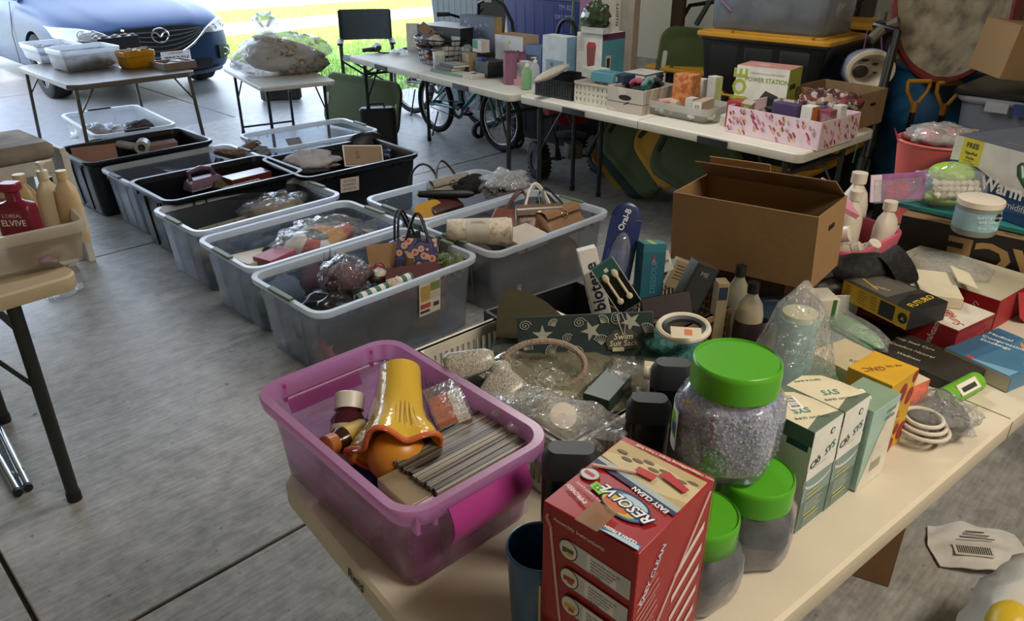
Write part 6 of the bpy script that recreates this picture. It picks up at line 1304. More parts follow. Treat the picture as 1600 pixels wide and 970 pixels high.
def rolled(name, label, cat, a, b, r_, col, cap, capcol, lab=None, txt=None):
    """bottle lying from a (base) to b (cap end)"""
    a, b = Vector(a), Vector(b); d = b-a; L_ = d.length; R = d.to_track_quat('Z', 'Y').to_matrix().to_4x4(); t = thing(name, label, cat, a); t.rotation_euler = R.to_euler()
    link('bottle', G().lathe([(r_*.9, 0), (r_, .004), (r_, L_*.68), (r_*.75, L_*.76), (r_*.7, L_*.8)], P(col, .2, var=.02), n=26), t); link('cap', G().lathe([(r_*cap, L_*.80), (r_*cap, L_*.99), (r_*cap*.93, L_)], P(capcol, .4), n=26), t)
    if lab: g = G().lathe([(r_*1.02, L_*.12), (r_*1.02, L_*.6)], P(lab, .5), n=26, caps=False); 
    if lab and txt:
        for k in range(3): g.text(txt, r_*.5, '#7a1e2a', RZ(120*k) @ T(0, -r_*1.05, L_*.36) @ RX(90) @ RZ(90))
    if lab: link('label', g, t)
    return t
rolled('vitamin_bottle', 'dark red vitamin bottle with white cap lying in the purple tub', 'bottle', inp(-.085, .04, .06), inp(-.01, .12, .155), .030, '#4a1424', .85, '#e0dcd4', '#c9c2b4', 'Beauty')
rolled('syrup_bottle', 'brown bottle with gold label lying below the dark red one', 'bottle', inp(-.02, .06, .115), inp(-.11, .045, .135), .022, '#3a1a0e', .8, '#b0632a', '#c9a648', 'o')
rolled('spray_bottle', 'dark capped bottle at the bottom of the purple tub by the wall', 'bottle', inp(-.09, -.03, .03), inp(-.085, .10, .035), .028, '#6a3a52', .8, '#3a2030', '#8a5a7a')
# soap box, clear case, bottom boxes
c = C3('soap_box', 'orange and white soap carton in clear wrap beside the yellow cup', 'box', (.690, .835), (.055, .075, .10), -28, '#e0d8d0', z=.80, tilt=(14, -16)); c.rect('R', '#cf5a1e').text('R', 'Pears', .02, '#4a2010', 0, 0, 90).rect('T', '#cf5a1e', -.5, -.5, .1, .5).disc('L', '#d9793a', -.1, .2, .012).lines('L', '#a9927a', -.35, 0, .05, 5, .009).done()
link('film', G().box(.062, .082, .125, FILM(clear=.85, scale=50), z=-.002), c.t)
c = C3('case_box', 'clear plastic case with a gold lined insert in the front corner of the purple tub', 'box', (.505, .715), (.06, .085, .135), -4, CLEAR('#d9cbb0', .6, .5, .15, .3)); 
c.done(); link('insert', G().box(.052, .077, .12, PATTERN('wave', ('#a8895a', '#c9b48a', '#b79a68'), 30, .5, 0), z=.004), c.t)
c = C3('carton_box', 'blue carton with a white label lying against the purple tub wall', 'box', (.506, .85), (.05, .10, .05), 3, '#2f3f9a', z=.775); c.rect('L', '#cfd0d8', -.35, -.3, .1, .3).lines('L', '#334', -.3, .15, .03, 3, .01).done()
c = C3('carton_box', 'white and grey carton standing on the floor of the purple tub', 'box', (.495, .81), (.08, .045, .03), 4, '#cfc8d0', z=.745); c.done()
c = C3('dvd_case', 'white barcode carton pressed against the front wall of the purple tub', 'box', (.56, .69), (.17, .02, .12), 0, '#b8a0b4', z=.746); c.text('R', 'COSTUME', .014, '#2a1a2a', -.3, .3, 0).bars('R', -.12, -.02, .04, .03).rect('R', '#2a2030', -.05, -.4, .25, .1).text('R', 'SOFT & SHINE', .012, '#2a1a2a', .1, -.44).lines('R', '#3a2a3a', -.48, .2, .05, 8, .009).text('R', '98', .03, '#2a1a2a', .4, .2, bold=.02).done()
c = C3('carton_box', 'tall barcode carton at the corner of the purple tub', 'box', (.497, .70), (.05, .012, .13), 0, '#c0a4c0', z=.746); c.bars('L', 0, 0, .01, .02).done()
# card sleeves filed upright
r = random.Random(9)
for k in range(34):
    col = r.choice(('#4a443c', '#6a6256', '#3a352f', '#7d7466', '#2a2622', '#39332b', '#544c40', '#8a8170'))
    solo('card_sleeve', G().box(.185, .0036, .128+.003*r.random(), P(col, .4, var=0)), 'thin sleeve filed upright in the near half of the purple tub', 'sleeve', (.642+r.uniform(-.003, .003), .708+.0037*k, ZT+.014), -2+r.uniform(-.5, .5), 'card sleeves filed in the purple tub', tilt=(4, 0), bevel=0)
# ---- blue cup
t = thing('cup', 'translucent blue plastic cup in front of the purple tub', 'cup', (.553, .500, ZT), 0)
bl = P('#0f4f80', .3, var=.02, coat=.2)
link('cup', G().lathe([(.034, 0), (.036, .004), (.0445, .168), (.0445, .172), (.042, .172), (.0335, .008), (.0001, .006)], bl, n=40), t, ang=50); link('rim', G().tube([(.0438*cos(a), .0438*sin(a), .172) for a in [2*pi*i/40 for i in range(40)]], .0022, bl, closed=True), t)
# ---- white slotted basket
crate('plastic_basket', 'white slotted basket beside the purple tub holding the silver bow and sacks', 900, 700, (.33, .42, .13), -3, P('#d8d2c2', .45), 0, cols=30, rows=1, hw=.0078)
bk_ = [o for o in bpy.data.objects if o.get('label', '').startswith('white slotted basket')][0]; bk_.location = (.955, .855, ZT)
# dark contents of the basket
for k, (x, y, s_, z_, col) in enumerate(((.86, .98, (.14, .16, .10), 0, '#3b3f38'), (1.00, .98, (.16, .16, .11), 0, '#57604f'), (.88, .80, (.14, .18, .09), 0, '#2d3330'), (1.02, .78, (.15, .2, .10), 0, '#4a4d40'))):
    heap('cloth', ('grey-green', 'sage', 'dark', 'olive')[k]+' cloth bundle filling the slotted white basket', 'cloth', s_, (x, y, ZT+.006), 0, P(col, .8, var=.2, bump=.4), 60+k, amp=.12)
t = thing('clear_package', 'clear flat package with a round disc lying over the slotted basket', 'package', (.96, .79, .868), -8, None, (4, -3))
link('film', G().grid(lambda u, v: ((u-.5)*.30, (v-.5)*.26, .012+.010*noise.noise(Vector((u*5, v*5, 2)))+.006*noise.noise(Vector((u*14, v*14, 2)))), 26, 22, FILM('#d8d4b8', clear=.72, scale=18), thick=.002), t, ang=180)
link('card', G().box(.26, .22, .002, P('#6b6a58', .6), z=-.004), t); link('disc', G().cyl(.036, .004, '#a9ab93', M=T(-.075, -.045, .0)), t)
c = C3('pouch_box', 'small dark green pouch at the near end of the slotted basket', 'pouch', (.90, .665), (.10, .05, .03), 14, P('#1f3a2c', .4), z=.868); c.done()
# silver bow headband
SIL = PATTERN('cells', ('#9f9b92', '#c4c0b6', '#86827a', '#d6d2c8', '#aaa69c', '#78746c'), 850, .3)
q1 = atx(742, 575, .82); t = thing('bow_headband', 'silver glitter bow headband lying across the basket, band standing up', 'headband', (.835, .89, .90), 0)
def at_l(px, py, X0): return atx(px, py, X0)-Vector((.835, .89, .90))
for nm, cpx, k_ in (('bow_loop', (738, 567), .92), ('bow_loop', (774, 620), 1.0)):
    o_ = at_l(cpx[0], cpx[1], .80 if nm and cpx[1] < 600 else .80); 
    link(nm, G().loft([[(x*sx_, y*sy_, z) for x, y in [(-.055, .020), (-.045, .030), (.03, .022), (.045, .012), (.045, -.012), (.03, -.022), (-.045, -.030), (-.055, -.020)]] for z, sx_, sy_ in ((-.014, .85, .8), (-.008, 1, 1), (.008, 1, 1), (.014, .85, .8))], SIL, M=Matrix.Translation(o_) @ RZ(-45) @ RX(50) @ RY(0) @ RZ(14 if cpx[1] < 600 else 50) @ S(k_*(1 if cpx[1] < 600 else -1), k_*(1 if cpx[1] < 600 else 1.25), 1)), t, ang=70)
o_ = at_l(782, 578, .83); link('bow_knot', G().ball(.022, .018, .018, SIL, M=Matrix.Translation(o_)), t)
pts = []
for i in range(34):
    a = radians(-60+300*i/33); px_, py_ = 850-64*cos(a)*1.0, 571-38*sin(a)
    f_ = (px_-786)/128; pts.append(at_l(px_, py_, .86+.10*f_+.02*sin(a)))
link('band', G().tube(pts, .006, P('#a08c7c', .8, var=.1, bump=.6, bscale=200), n=8), t, label='pinkish brown wrapped band')
link('film', G().ball(.10, .05, .035, FILM(clear=.72, scale=26), n=26, k=14, amp=.35, freq=6, ridge=True, M=Matrix.Translation(at_l(862, 655, .80)) @ RZ(-70)), t, ang=180); link('disc', G().cyl(.022, .004, P('#d8cfc6', .5), M=Matrix.Translation(at_l(880, 650, .79)) @ RZ(-45) @ RX(40)), t)
# shell print swim sack
c = fpack('swim_sack', 'dark teal shell-print zip pouch with a scalloped paper tag standing in the basket', 'pouch', 915, 538, 1.02, .262, .118, .006, -5, -20, P('#27383c', .5, var=.08), yaw=-49)
r = random.Random(3); SH = P('#a9aea0', .6, var=.1)
def star(u, v, R_, rot):
    pts = []
    for i in range(10): a = radians(rot)+2*pi*i/10; q2 = R_ if i % 2 == 0 else R_*.38; pts.append((q2*cos(a), q2*sin(a)))
    M = c.fr('R') @ T(u, v, 0); c.g.add([(x, y, 0) for x, y in pts], [tuple(range(10))], SH, M)
def shell(u, v, R_, rot):
    M = c.fr('R') @ T(u, v, 0) @ RZ(rot)
    for i in range(7):
        a = radians(30+20*i); c.g.tube([(0, -R_*.5, 0), (R_*cos(a), R_*sin(a)-R_*.2, 0)], .0007, SH, n=4, M=M)
    c.g.tube([(R_*cos(radians(20+20*i)), R_*sin(radians(20+20*i))-R_*.2, 0) for i in range(8)], .0008, SH, n=4, M=M)
def spiral(u, v, R_, rot): c.g.tube([(R_*(1-i/22)*cos(i*.7), R_*(1-i/22)*sin(i*.7)*.8, 0) for i in range(22)], .0008, SH, n=4, M=c.fr('R') @ T(u, v, 0) @ RZ(rot))
for u, v, k_ in ((-.082, .018, 's'), (.012, .022, 's'), (-.05, -.03, 's'), (.088, .034, 's'), (-.115, .0, 'h'), (-.06, .036, 'h'), (-.035, .012, 'p'), (-.02, -.012, 'h'), (.03, .005, 'h'), (-.01, .036, 'p'), (.0, -.03, 'p'), (-.09, -.03, 'p'), (-.115, .035, 'p'), (-.12, -.035, 'h'), (.035, .038, 'h'), (.03, -.03, 'p'), (-.065, -.008, 'h'), (.06, .04, 'p'), (.118, -.02, 'p'), (-.03, -.038, 'h'), (.118, .02, 'h'), (.07, -.04, 'h')):
    if k_ == 's': star(u, v*1.2, .021, r.uniform(0, 70))
    elif k_ == 'h': shell(u, v*1.2, r.uniform(.011, .016), r.uniform(-40, 40))
    else: spiral(u, v*1.2, r.uniform(.010, .014), r.uniform(0, 90))
c.done('shell_print')
g = G().prism([(.032*cos(a)*(1+.04*cos(12*a)), .028*sin(a)*(1+.04*cos(12*a))-.002) for a in [radians(-25+230*i/30) for i in range(31)]], .001, P('#4a4a3e', .6)); g.text('Swim', .017, '#e4e0cc', T(0, .010, .0014), bold=.004, shear=.2).text('Suit Sack', .015, '#e4e0cc', T(0, -.003, .0014), bold=.004, shear=.2).box(.022, .008, .0008, '#c9c2a2', x=-.01, y=-.014, z=.001)
o_ = link('label', g, c.t, label='dark shell-shaped paper tag'); o_.location = (.072, -.0052, .062); o_.rotation_euler = (pi/2, 0, 0)
link('tag_loop', G().tube([(.072, -.006, .075), (.065, -.012, .10), (.062, -.008, .115), (.070, -.004, .118), (.078, -.010, .10), (.074, -.006, .076)], .0008, '#c9c9c4', n=5), c.t)
# big black storage box behind
q = open_box('storage_box', 'black rimmed open box with brown lining behind the shell-print pouch', 'box', 960, 505, (.27, .20, .135), -8, P('#20252c', .6), P('#6a4c30', .8), th=.008)
q.location = (1.135, .985, ZT)
link('lining', G().box(.25, .18, .003, P('#7a5a3a', .8), z=.03), q); 
t = solo('flap', G().prism([(-.085, -.06), (.10, -.06), (.02, .012), (-.02, .034), (-.05, .04), (-.07, .03), (-.082, 0)], .003, P('#3d3a20', .5)), 'olive stiff flap rising from the black rimmed box', 'flap', atx(840, 482, 1.03), -45, tilt=(60, 0))
# ---- oral care basket
crate('woven_basket', 'tan woven basket of toothbrush packs behind the black rimmed box', 1160, 500, (.30, .22, .12), -6, PATTERN('wave', ('#6a4e32', '#9a7a54', '#7d6040'), 60, .8, 2), 0, cols=16, rows=4, hw=.012, hh=.016)
wb = [o for o in bpy.data.objects if o.get('label', '').startswith('tan woven basket of')][0]; wb.location = (1.40, .86, ZT)
c = fpack('toothpaste_box', 'white toothpaste carton with big dark letters standing in the basket', 'box', 928, 440, 1.20, .040, .155, .032, -14, -10, '#dcdcda', yaw=-40); c.text('R', 'biotene', .036, '#2a2248', .0, -.05, 90, bold=.02).rect('L', '#cfcfd2').text('L', 'biotene', .026, '#2a2248', .0, 0, 90, bold=.02).lines('R', '#a33a5a', .28, .3, .004, 8, .012).done()
c = fpack('toothbrush_pack', 'tall rounded dark blue toothbrush blister card', 'pack', 966, 402, 1.27, .070, .175, .008, 10, -12, P('#1a2a66', .3), yaw=-45)
c.g.ball(.035, .005, .04, P('#1a2a66', .3), M=T(0, -.0, .170)); c.rect('R', '#2a4a8a', -.4, -.3, .4, .1).text('R', 'Oral-B', .018, '#d8dcea', -.05, .48, 78, bold=.02).rect('R', '#0f1a44', -.45, -.5, .45, -.3).done('printed_card')
link('blister', G().ball(.024, .016, .06, CLEAR('#cdd8ee', .75, .4, .05, .4), M=T(0, -.006, .085)), c.t)
c = fpack('brush_head_pack', 'teal and black pack of electric toothbrush heads leaning over the basket', 'pack', 963, 446, 1.18, .052, .115, .008, -36, -18, P('#0f1214', .3), yaw=-45)
c.rect('R', '#1f5a54', -.5, .2, .5, .5).rect('R', '#c9d4d2', -.08, .30, .08, .37).done()
for x, r_ in ((-.010, 8), (.012, 8)): link('brush_head', G().tube([(x, -.006, .03), (x, -.008, .075)], .003, P('#cfc4a8', .5)).ball(.007, .003, .010, '#cfc4a8', M=T(x, -.008, .082)).ball(.007, .003, .007, '#cfc4a8', M=T(x, -.008, .026)), c.t)
link('edge', G().tube([(-.026, -.004, .002), (.026, -.004, .002), (.026, -.004, .113), (-.026, -.004, .113)], .0012, '#9aa8a6', closed=True, n=5), c.t)
c = fpack('carton_box', 'teal carton with a yellow side and peaked top beside the toothbrush card', 'box', 1014, 424, 1.30, .052, .13, .04, 4, -8, '#175a72', yaw=-32); c.rect('E', '#c9b82a').text('R', 'DESSOUF', .018, '#3f86a0', .05, -.05, 90, bold=.01).poly('R', '#c0402a', [(-.1, .15), (0, .32), (.1, .15), (0, .2)]).rect('T', '#1f6f7a').rect('T', '#8fae3a', -.1, -.5, .1, .5).rect('R', '#1a6a80', -.5, .36, .5, .5).done()
c = fpack('tag_card', 'white hang tag with barcode beside the teal carton', 'tag', 1041, 408, 1.38, .022, .05, .001, -20, 0, '#d8d8d4'); c.bars('R', 0, 0, .014, .018, rot=90).done()
c = fpack('carton_box', 'dark maroon flat box lying on its side in the woven basket', 'box', 1040, 478, 1.24, .10, .045, .03, -10, -30, '#2a1a20'); c.rect('T', '#3a2228').done()
c = fpack('carton_box', 'black and maroon carton tilted at the right of the woven basket', 'box', 1085, 445, 1.32, .05, .10, .05, 24, -10, '#15161a'); c.rect('E', '#5a5048').rect('T', '#3a2224').rect('R', '#22242a', -.4, -.45, .4, .45).text('R', 'ME', .014, '#8a8a90', 0, .3).done()
c = fpack('carton_box', 'beige lined packet between the maroon box and tilted carton', 'box', 1062, 428, 1.42, .05, .07, .02, 20, 0, '#9a8a6e'); c.lines('R', '#4a3a2a', -.35, .3, .03, 5, .008, .002).done()
# white oval and tag in front of them
t = solo('towel_ring', G().tube([(.045*cos(a), .03*sin(a), 0) for a in [2*pi*i/30 for i in range(30)]], .006, P('#cfc8b4', .5), closed=True).tube([(.036*cos(a), .022*sin(a), .0) for a in [2*pi*i/30 for i in range(30)]], .006, P('#27333a', .5), closed=True), 'cream and navy oval rim lying behind the green-lidded jar', 'tray', atx(1068, 512, 1.10), -45, tilt=(24, 0))
c = fpack('price_tag', 'cream tag with an orange dot behind the green-lidded jar', 'tag', 1072, 520, 1.06, .055, .022, .001, 4, -50, '#d3ccb6'); c.rect('R', '#d86a30', -.05, -.2, .2, .3).done()
hp('cloth', 'teal terry cloth between the pouch and the green-lidded jar', 'cloth', 1050, 545, .90, (.10, .12, .06), 0, P('#2f6f6c', .95, bump=1, bscale=90), 4)
c = fpack('price_card', 'cream barcode card in a plastic sleeve below the teal cloth', 'card', 1026, 580, 1.0, .045, .034, .001, 8, -48, '#c9bf9c'); c.bars('R', -.1, 0, .014, .026, rot=90).lines('R', '#555', .15, .3, .014, 6, .004).done()
bag('plastic_bag', 'crinkled clear sleeve around the barcode card', 'bag', (.12, .10, .04), (1.02, .69, .87), -40, FILM(clear=.8, scale=26), None, 9)
# dark flat bottles by the basket
def flat_bottle(label, x, y, h, yaw, w_=.072, d_=.040, z=ZT, tilt=(0, 0)):
    t = thing('shampoo_bottle', label, 'bottle', (x, y, z), yaw, None, tilt)
    m = P('#10151b', .25, var=.02, coat=.3)
    link('bottle', G().loft([[(a*s_, b*s_, z_) for a, b in rrect(w_, d_, .018, 5)] for s_, z_ in ((.94, 0), (1, .006), (1, h*.8))], m), t)
    link('cap', G().loft([[(a*s_, b*s_, z_) for a, b in rrect(w_, d_, .018, 5)] for s_, z_ in ((1.02, h*.8), (1.02, h*.93), (.8, h))], P('#252c31', .5, var=0)), t, ang=50)
    link('lettering', G().text('AHAVA', .012, '#8f9aa0', T(0, -d_/2-.0006, h*.15) @ RX(90)), t); return t
flat_bottle('dark flat bottle standing between the basket and the red box', .683, .565, .225, -48, w_=.082, d_=.04)
flat_bottle('black bottle behind the red box, shorter of the two', .90, .585, .20, -50); flat_bottle('tall black bottle beside the big clear jar', .985, .60, .225, -50)
# ---- red cleaner box
c = C3('cleaner_box', 'red Resolve carton'.replace('Resolve ', '')+' with mop picture at the front corner of the table', 'box', (.520, .333), (.166, .128, .295), 4, P('#a3161c', .4, var=.02), bevel=.0015)
W_, D_, H_ = c.w, c.d, c.h
def topf(): return c.fr('T', 90)     # right = +y, up = -x
def quad(m, pts, M): c.g.add([(x, y, 0) for x, y in pts], [tuple(range(len(pts)))], m, M)
quad('#b8a06a', [(-.062, -.068), (.062, -.072), (.062, -.030), (-.062, .0)], topf()); quad('#c9b88a', [(-.062, -.050), (.0, -.060), (.062, -.040), (.062, -.030), (-.02, -.012), (-.062, -.020)], topf())
for k in range(9): quad('#6a5534', [(-.05+.012*k+.008*cos(a), -.055+.003*((k*7) % 5)+.003*sin(a)) for a in [2*pi*i/8 for i in range(8)]], topf())
quad('#9fb2b8', [(-.062, -.006), (.03, -.022), (.062, -.026), (.062, -.018), (-.062, .006)], topf())
quad('#1e2a5a', [(-.062, .003), (.062, -.020), (.062, -.011), (-.062, .010)], topf())
c.g.text('EASY CLEAN', .0095, '#e8e6ea', topf() @ T(-.028, .0035, 0) @ RZ(-12), bold=.03); c.g.text('Carpet Cleaning Gadget + Foam Refill', .0058, '#e8d8b0', topf() @ T(-.004, -.0745, 0), bold=.01); c.g.text('HIGH TRAFFIC AREA', .0048, '#e8d8b0', topf() @ T(-.045, -.0745, 0))
ell = lambda a, b, m, cx, cy, M, rot=0: quad(m, [(cx+a*cos(t_)*cos(rot)-b*sin(t_)*sin(rot), cy+a*cos(t_)*sin(rot)+b*sin(t_)*cos(rot)) for t_ in [2*pi*i/28 for i in range(28)]], M)
ell(.034, .021, '#16244e', -.012, .030, topf(), -.2); ell(.031, .018, '#3f74a8', -.012, .031, topf(), -.2); ell(.026, .012, '#d8b030', -.008, .035, topf(), -.2); ell(.018, .007, '#c8602a', -.004, .038, topf(), -.2); ell(.020, .008, '#a9c4d8', -.018, .022, topf(), -.2)
c.g.text('RESOLVE', .0195, '#16244e', topf() @ T(-.0125, .0285, 0) @ RZ(-12), bold=.09, shear=.25); c.g.text('RESOLVE', .0195, '#e6e8ec', topf() @ T(-.0125, .0285, .0004) @ RZ(-12), bold=.02, shear=.25)
M = topf(); c.g.tube([(.058, -.004, 0), (.010, -.026, 0)], .0022, '#d8b0a8', n=6, M=M).box(.026, .012, .0008, '#c02a2a', x=-.0, y=-.031, M=M @ T(0, 0, .0005)).add([(-.012, -.040, .001), (-.052, -.030, .001), (-.055, -.038, .001), (-.02, -.052, .001)], [(0, 1, 2, 3)], '#b82228', M)
ell(.013, .011, '#8f2a2a', .050, .012, topf()); ell(.0115, .0095, '#b8c8cc', .050, .012, topf()); quad('#c0282a', [(.043, .010), (.058, .008), (.058, .014), (.043, .016)], topf())
quad('#79d028', [(.016, .024), (.036, .018), (.038, .030), (.020, .036)], topf()); c.g.text('$2', .010, '#3a6a1a', topf() @ T(.028, .027, 0) @ RZ(-15))
quad('#3a6aa8', [(-.062, .074), (-.062, .082), (.0, .082), (-.02, .073)], topf()); quad('#a8c8dc', [(-.06, .076), (-.062, .082), (-.01, .082), (-.03, .077)], topf()); c.g.text('CLEAN & FRESH', .0058, '#f0f0f0', topf() @ T(-.035, .0745, 0), bold=.03); c.g.text('IMPROVED!', .0075, '#e8d8d8', topf() @ T(.040, .052, 0) @ RZ(-20), bold=.02); c.g.text('FOR CARPETS & RUGS', .0042, '#e8d8d8', topf() @ T(.032, .040, 0) @ RZ(-14))
c.text('L', 'Assembly Instructions:', .0078, '#e8dcd8', -.10, .44, -3, bold=.01, align='CENTER')
M = c.fr('L'); c.g.tube([(-.052, .118, 0), (-.050, .10, 0), (-.044, .055, 0), (-.034, -.02, 0)], .0016, '#d8b8b4', n=6, M=M).tube([(-.052, .118, 0), (-.058, .128, 0), (-.056, .134, 0)], .002, '#c89090', n=6, M=M).box(.020, .009, .001, '#c04040', x=-.030, y=-.028, M=M)
for k in range(3):
    y = .098-.040*k; x = -.022+.004*k; q_ = c.fr('L'); quad('#c4c8d4', [(x, y+.014), (.058, y+.008), (.058, y-.020), (x, y-.013)], q_); quad('#e4e4ec', [(.0, y+.011), (.040, y+.007), (.040, y-.016), (.0, y-.011)], c.fr('L'))
    ell(.0135, .0145, '#2a3a6a', x-.004, y, c.fr('L')); ell(.012, .013, '#e0dccc', x-.004, y, c.fr('L')); quad(('#4a5a6a', '#a83a3a', '#d8b030')[k], [(x-.012, y-.006), (x+.004, y-.003), (x+.004, y+.003), (x-.012, y+.002)], c.fr('L')); quad(('#d8c040', '#c85040', '#b83030')[k], [(x-.006, y-.008), (x+.002, y-.008), (x+.002, y-.003), (x-.006, y-.003)], c.fr('L'))
    for j in range(5): c.g.text(('Press the foam end into the', 'bottle until it clicks, then', 'turn the lower handle', 'until it is held firmly', 'in its place.')[j], .0034, '#3a4a7a', c.fr('L') @ T(.006, y+.006-.0046*j, 0) @ RZ(-6), align='LEFT')
quad('#1e2a5a', [(-.064, -.032), (-.01, -.040), (-.01, -.047), (-.064, -.040)], c.fr('L')); c.g.text('RESOLVE', .0055, '#d8dcf0', c.fr('L') @ T(-.045, -.039, 0) @ RZ(-6), bold=.03); c.g.text('After use:', .0055, '#e8dcd8', c.fr('L') @ T(-.045, -.048, 0) @ RZ(-6)); quad('#c9b050', [(-.064, .02), (-.061, .02), (-.061, -.147), (-.064, -.147)], c.fr('L'))
for k in range(7): c.g.add([(-.010, .050-.034*k, 0), (.055, .088-.034*k, 0), (.055, .100-.034*k, 0), (-.010, .061-.034*k, 0)], [(0, 1, 2, 3)], '#d9cfd0', c.fr('R') @ T(.015, -.01, 0))
c.g.text('EASY CLEAN', .013, '#c8cce4', c.fr('R') @ T(-.050, .095, 0) @ RZ(55), bold=.02); c.g.tube([(-.03, .0, 0), (.072, .135, 0)], .0012, '#e0c8c8', n=5, M=c.fr('R')); 
for j in range(14): c.g.add([(-.078, .07-.011*j, 0), (-.040+.004*(j % 3), .09-.011*j, 0), (-.040+.004*(j % 3), .092-.011*j, 0), (-.078, .072-.011*j, 0)], [(0, 1, 2, 3)], '#d8a8a4', c.fr('R'))
c.rect('R', '#8a1014', .47, -.5, .48, .5); link('tape', G().box(.04, .03, .0006, CLEAR('#e0c8a0', .8, .4, .1, .5), x=-.07, y=0, z=H_+.006), c.t)
c.done()
# ---- clear jars with green lids
GREEN = P('#4fae1c', .3, var=.02)
def bead_jar(label, x, y, z, r_, h, yaw, lidr, fill, lab=True, seed=1):
    t = thing('jar', label, 'jar', (x, y, z), yaw)
    def hexr(R_, z_, k=6): return [(R_*(1+.045*cos(k*a))*cos(a), R_*(1+.045*cos(k*a))*sin(a), z_) for a in [2*pi*i/48 for i in range(48)]]
    hb = h-.042
    link('body', G().loft([hexr(r_*.80, 0), hexr(r_*.88, .008), hexr(r_*.97, .03), hexr(r_, hb*.55), hexr(r_*.97, hb*.85), hexr(r_*.80, hb, 12)], CLEAR('#cfd6e6', .86, .4, .06, .8), cap1=False), t, ang=60)
    link('lid', G().lathe([(lidr*.97, hb-.002), (lidr, hb), (lidr, hb+.034), (lidr*.985, hb+.040), (lidr*.95, hb+.042), (lidr*.93, hb+.039), (.0001, hb+.038)], GREEN, n=56), t, ang=40)
    if fill:
        g = G(); r = random.Random(seed); m = P('#9ea6d2', .12, var=0, spec=.8); m2 = P('#e6e9f4', .05, var=0, spec=1.0)
        # packed beads in a core and on its skin
        link('fill', G().loft([hexr(r_*.76, .01), hexr(r_*.90, .03), hexr(r_*.94, hb*.55), hexr(r_*.91, hb*.84), hexr(r_*.74, hb*.95)], PATTERN('cells', ('#a3a9c4', '#c9cee0', '#b3b8d0', '#e2e5f0', '#8d94b4', '#bac0d6', '#d6daea'), 230, .12)), t, ang=60)
        beads = G()
        for i in range(900):
            a = r.uniform(0, 2*pi); zz = r.uniform(.02, hb*.9); k_ = .945 if zz > .03 else .9; R_ = r_*k_*(1+.045*cos(6*a))*(1-max(0, (zz-hb*.6)/hb)*.12)
            q2 = .0016+.0012*r.random(); vs = [(R_*cos(a)+q2*dx, R_*sin(a)+q2*dy, zz+q2*dz) for dx, dy, dz in ((1, 0, 0), (-1, 0, 0), (0, 1, 0), (0, -1, 0), (0, 0, 1), (0, 0, -1))]
            beads.add(vs, [(0, 2, 4), (2, 1, 4), (1, 3, 4), (3, 0, 4), (2, 0, 5), (1, 2, 5), (3, 1, 5), (0, 3, 5)], m2)
        o_ = link('beads', beads, t, ang=180); o_['kind'] = 'stuff'; o_['label'] = 'tiny sparkling beads'
    else: link('fill', G().loft([hexr(r_*.76, .008), hexr(r_*.88, .03), hexr(r_*.93, hb*.5), hexr(r_*.90, hb*.62)], P('#3a404c', .4, var=.15, scale=30, bump=.6, bscale=60)), t, ang=60)
    if lab: link('label', G().lathe([(r_*1.05, hb*.2), (r_*1.055, hb*.75)], P('#dfe4ea', .5), n=48, caps=False).__class__().grid(lambda u, v: (r_*1.05*cos(radians(96+40*u)), r_*1.05*sin(radians(96+40*u)), hb*(.2+.5*v)), 10, 2, P('#dfe4ea', .5), thick=.0008).grid(lambda u, v: (r_*1.06*cos(radians(112+22*u)), r_*1.06*sin(radians(112+22*u)), hb*(.36+.3*v*(.6+.4*sin(pi*u)))), 8, 2, P('#7cc21e', .5), thick=.0008).grid(lambda u, v: (r_*1.062*cos(radians(122+12*u)), r_*1.062*sin(radians(122+12*u)), hb*(.40+.14*v)), 8, 2, P('#27387a', .5), thick=.0008), t, label='white label with green and blue print')
    return t
bead_jar('clear jar with green lid and dark grey fill standing at the table edge', .915, .395, ZT, .070, .146, 20, .058, False, lab=False)
bead_jar('clear jar with green lid and dark fill behind the red carton', .782, .408, ZT, .068, .146, 50, .056, False, lab=False)
bead_jar('large jar of clear sparkling beads standing on the two dark jars', .905, .447, ZT+.1475, .078, .180, 10, .064, True)
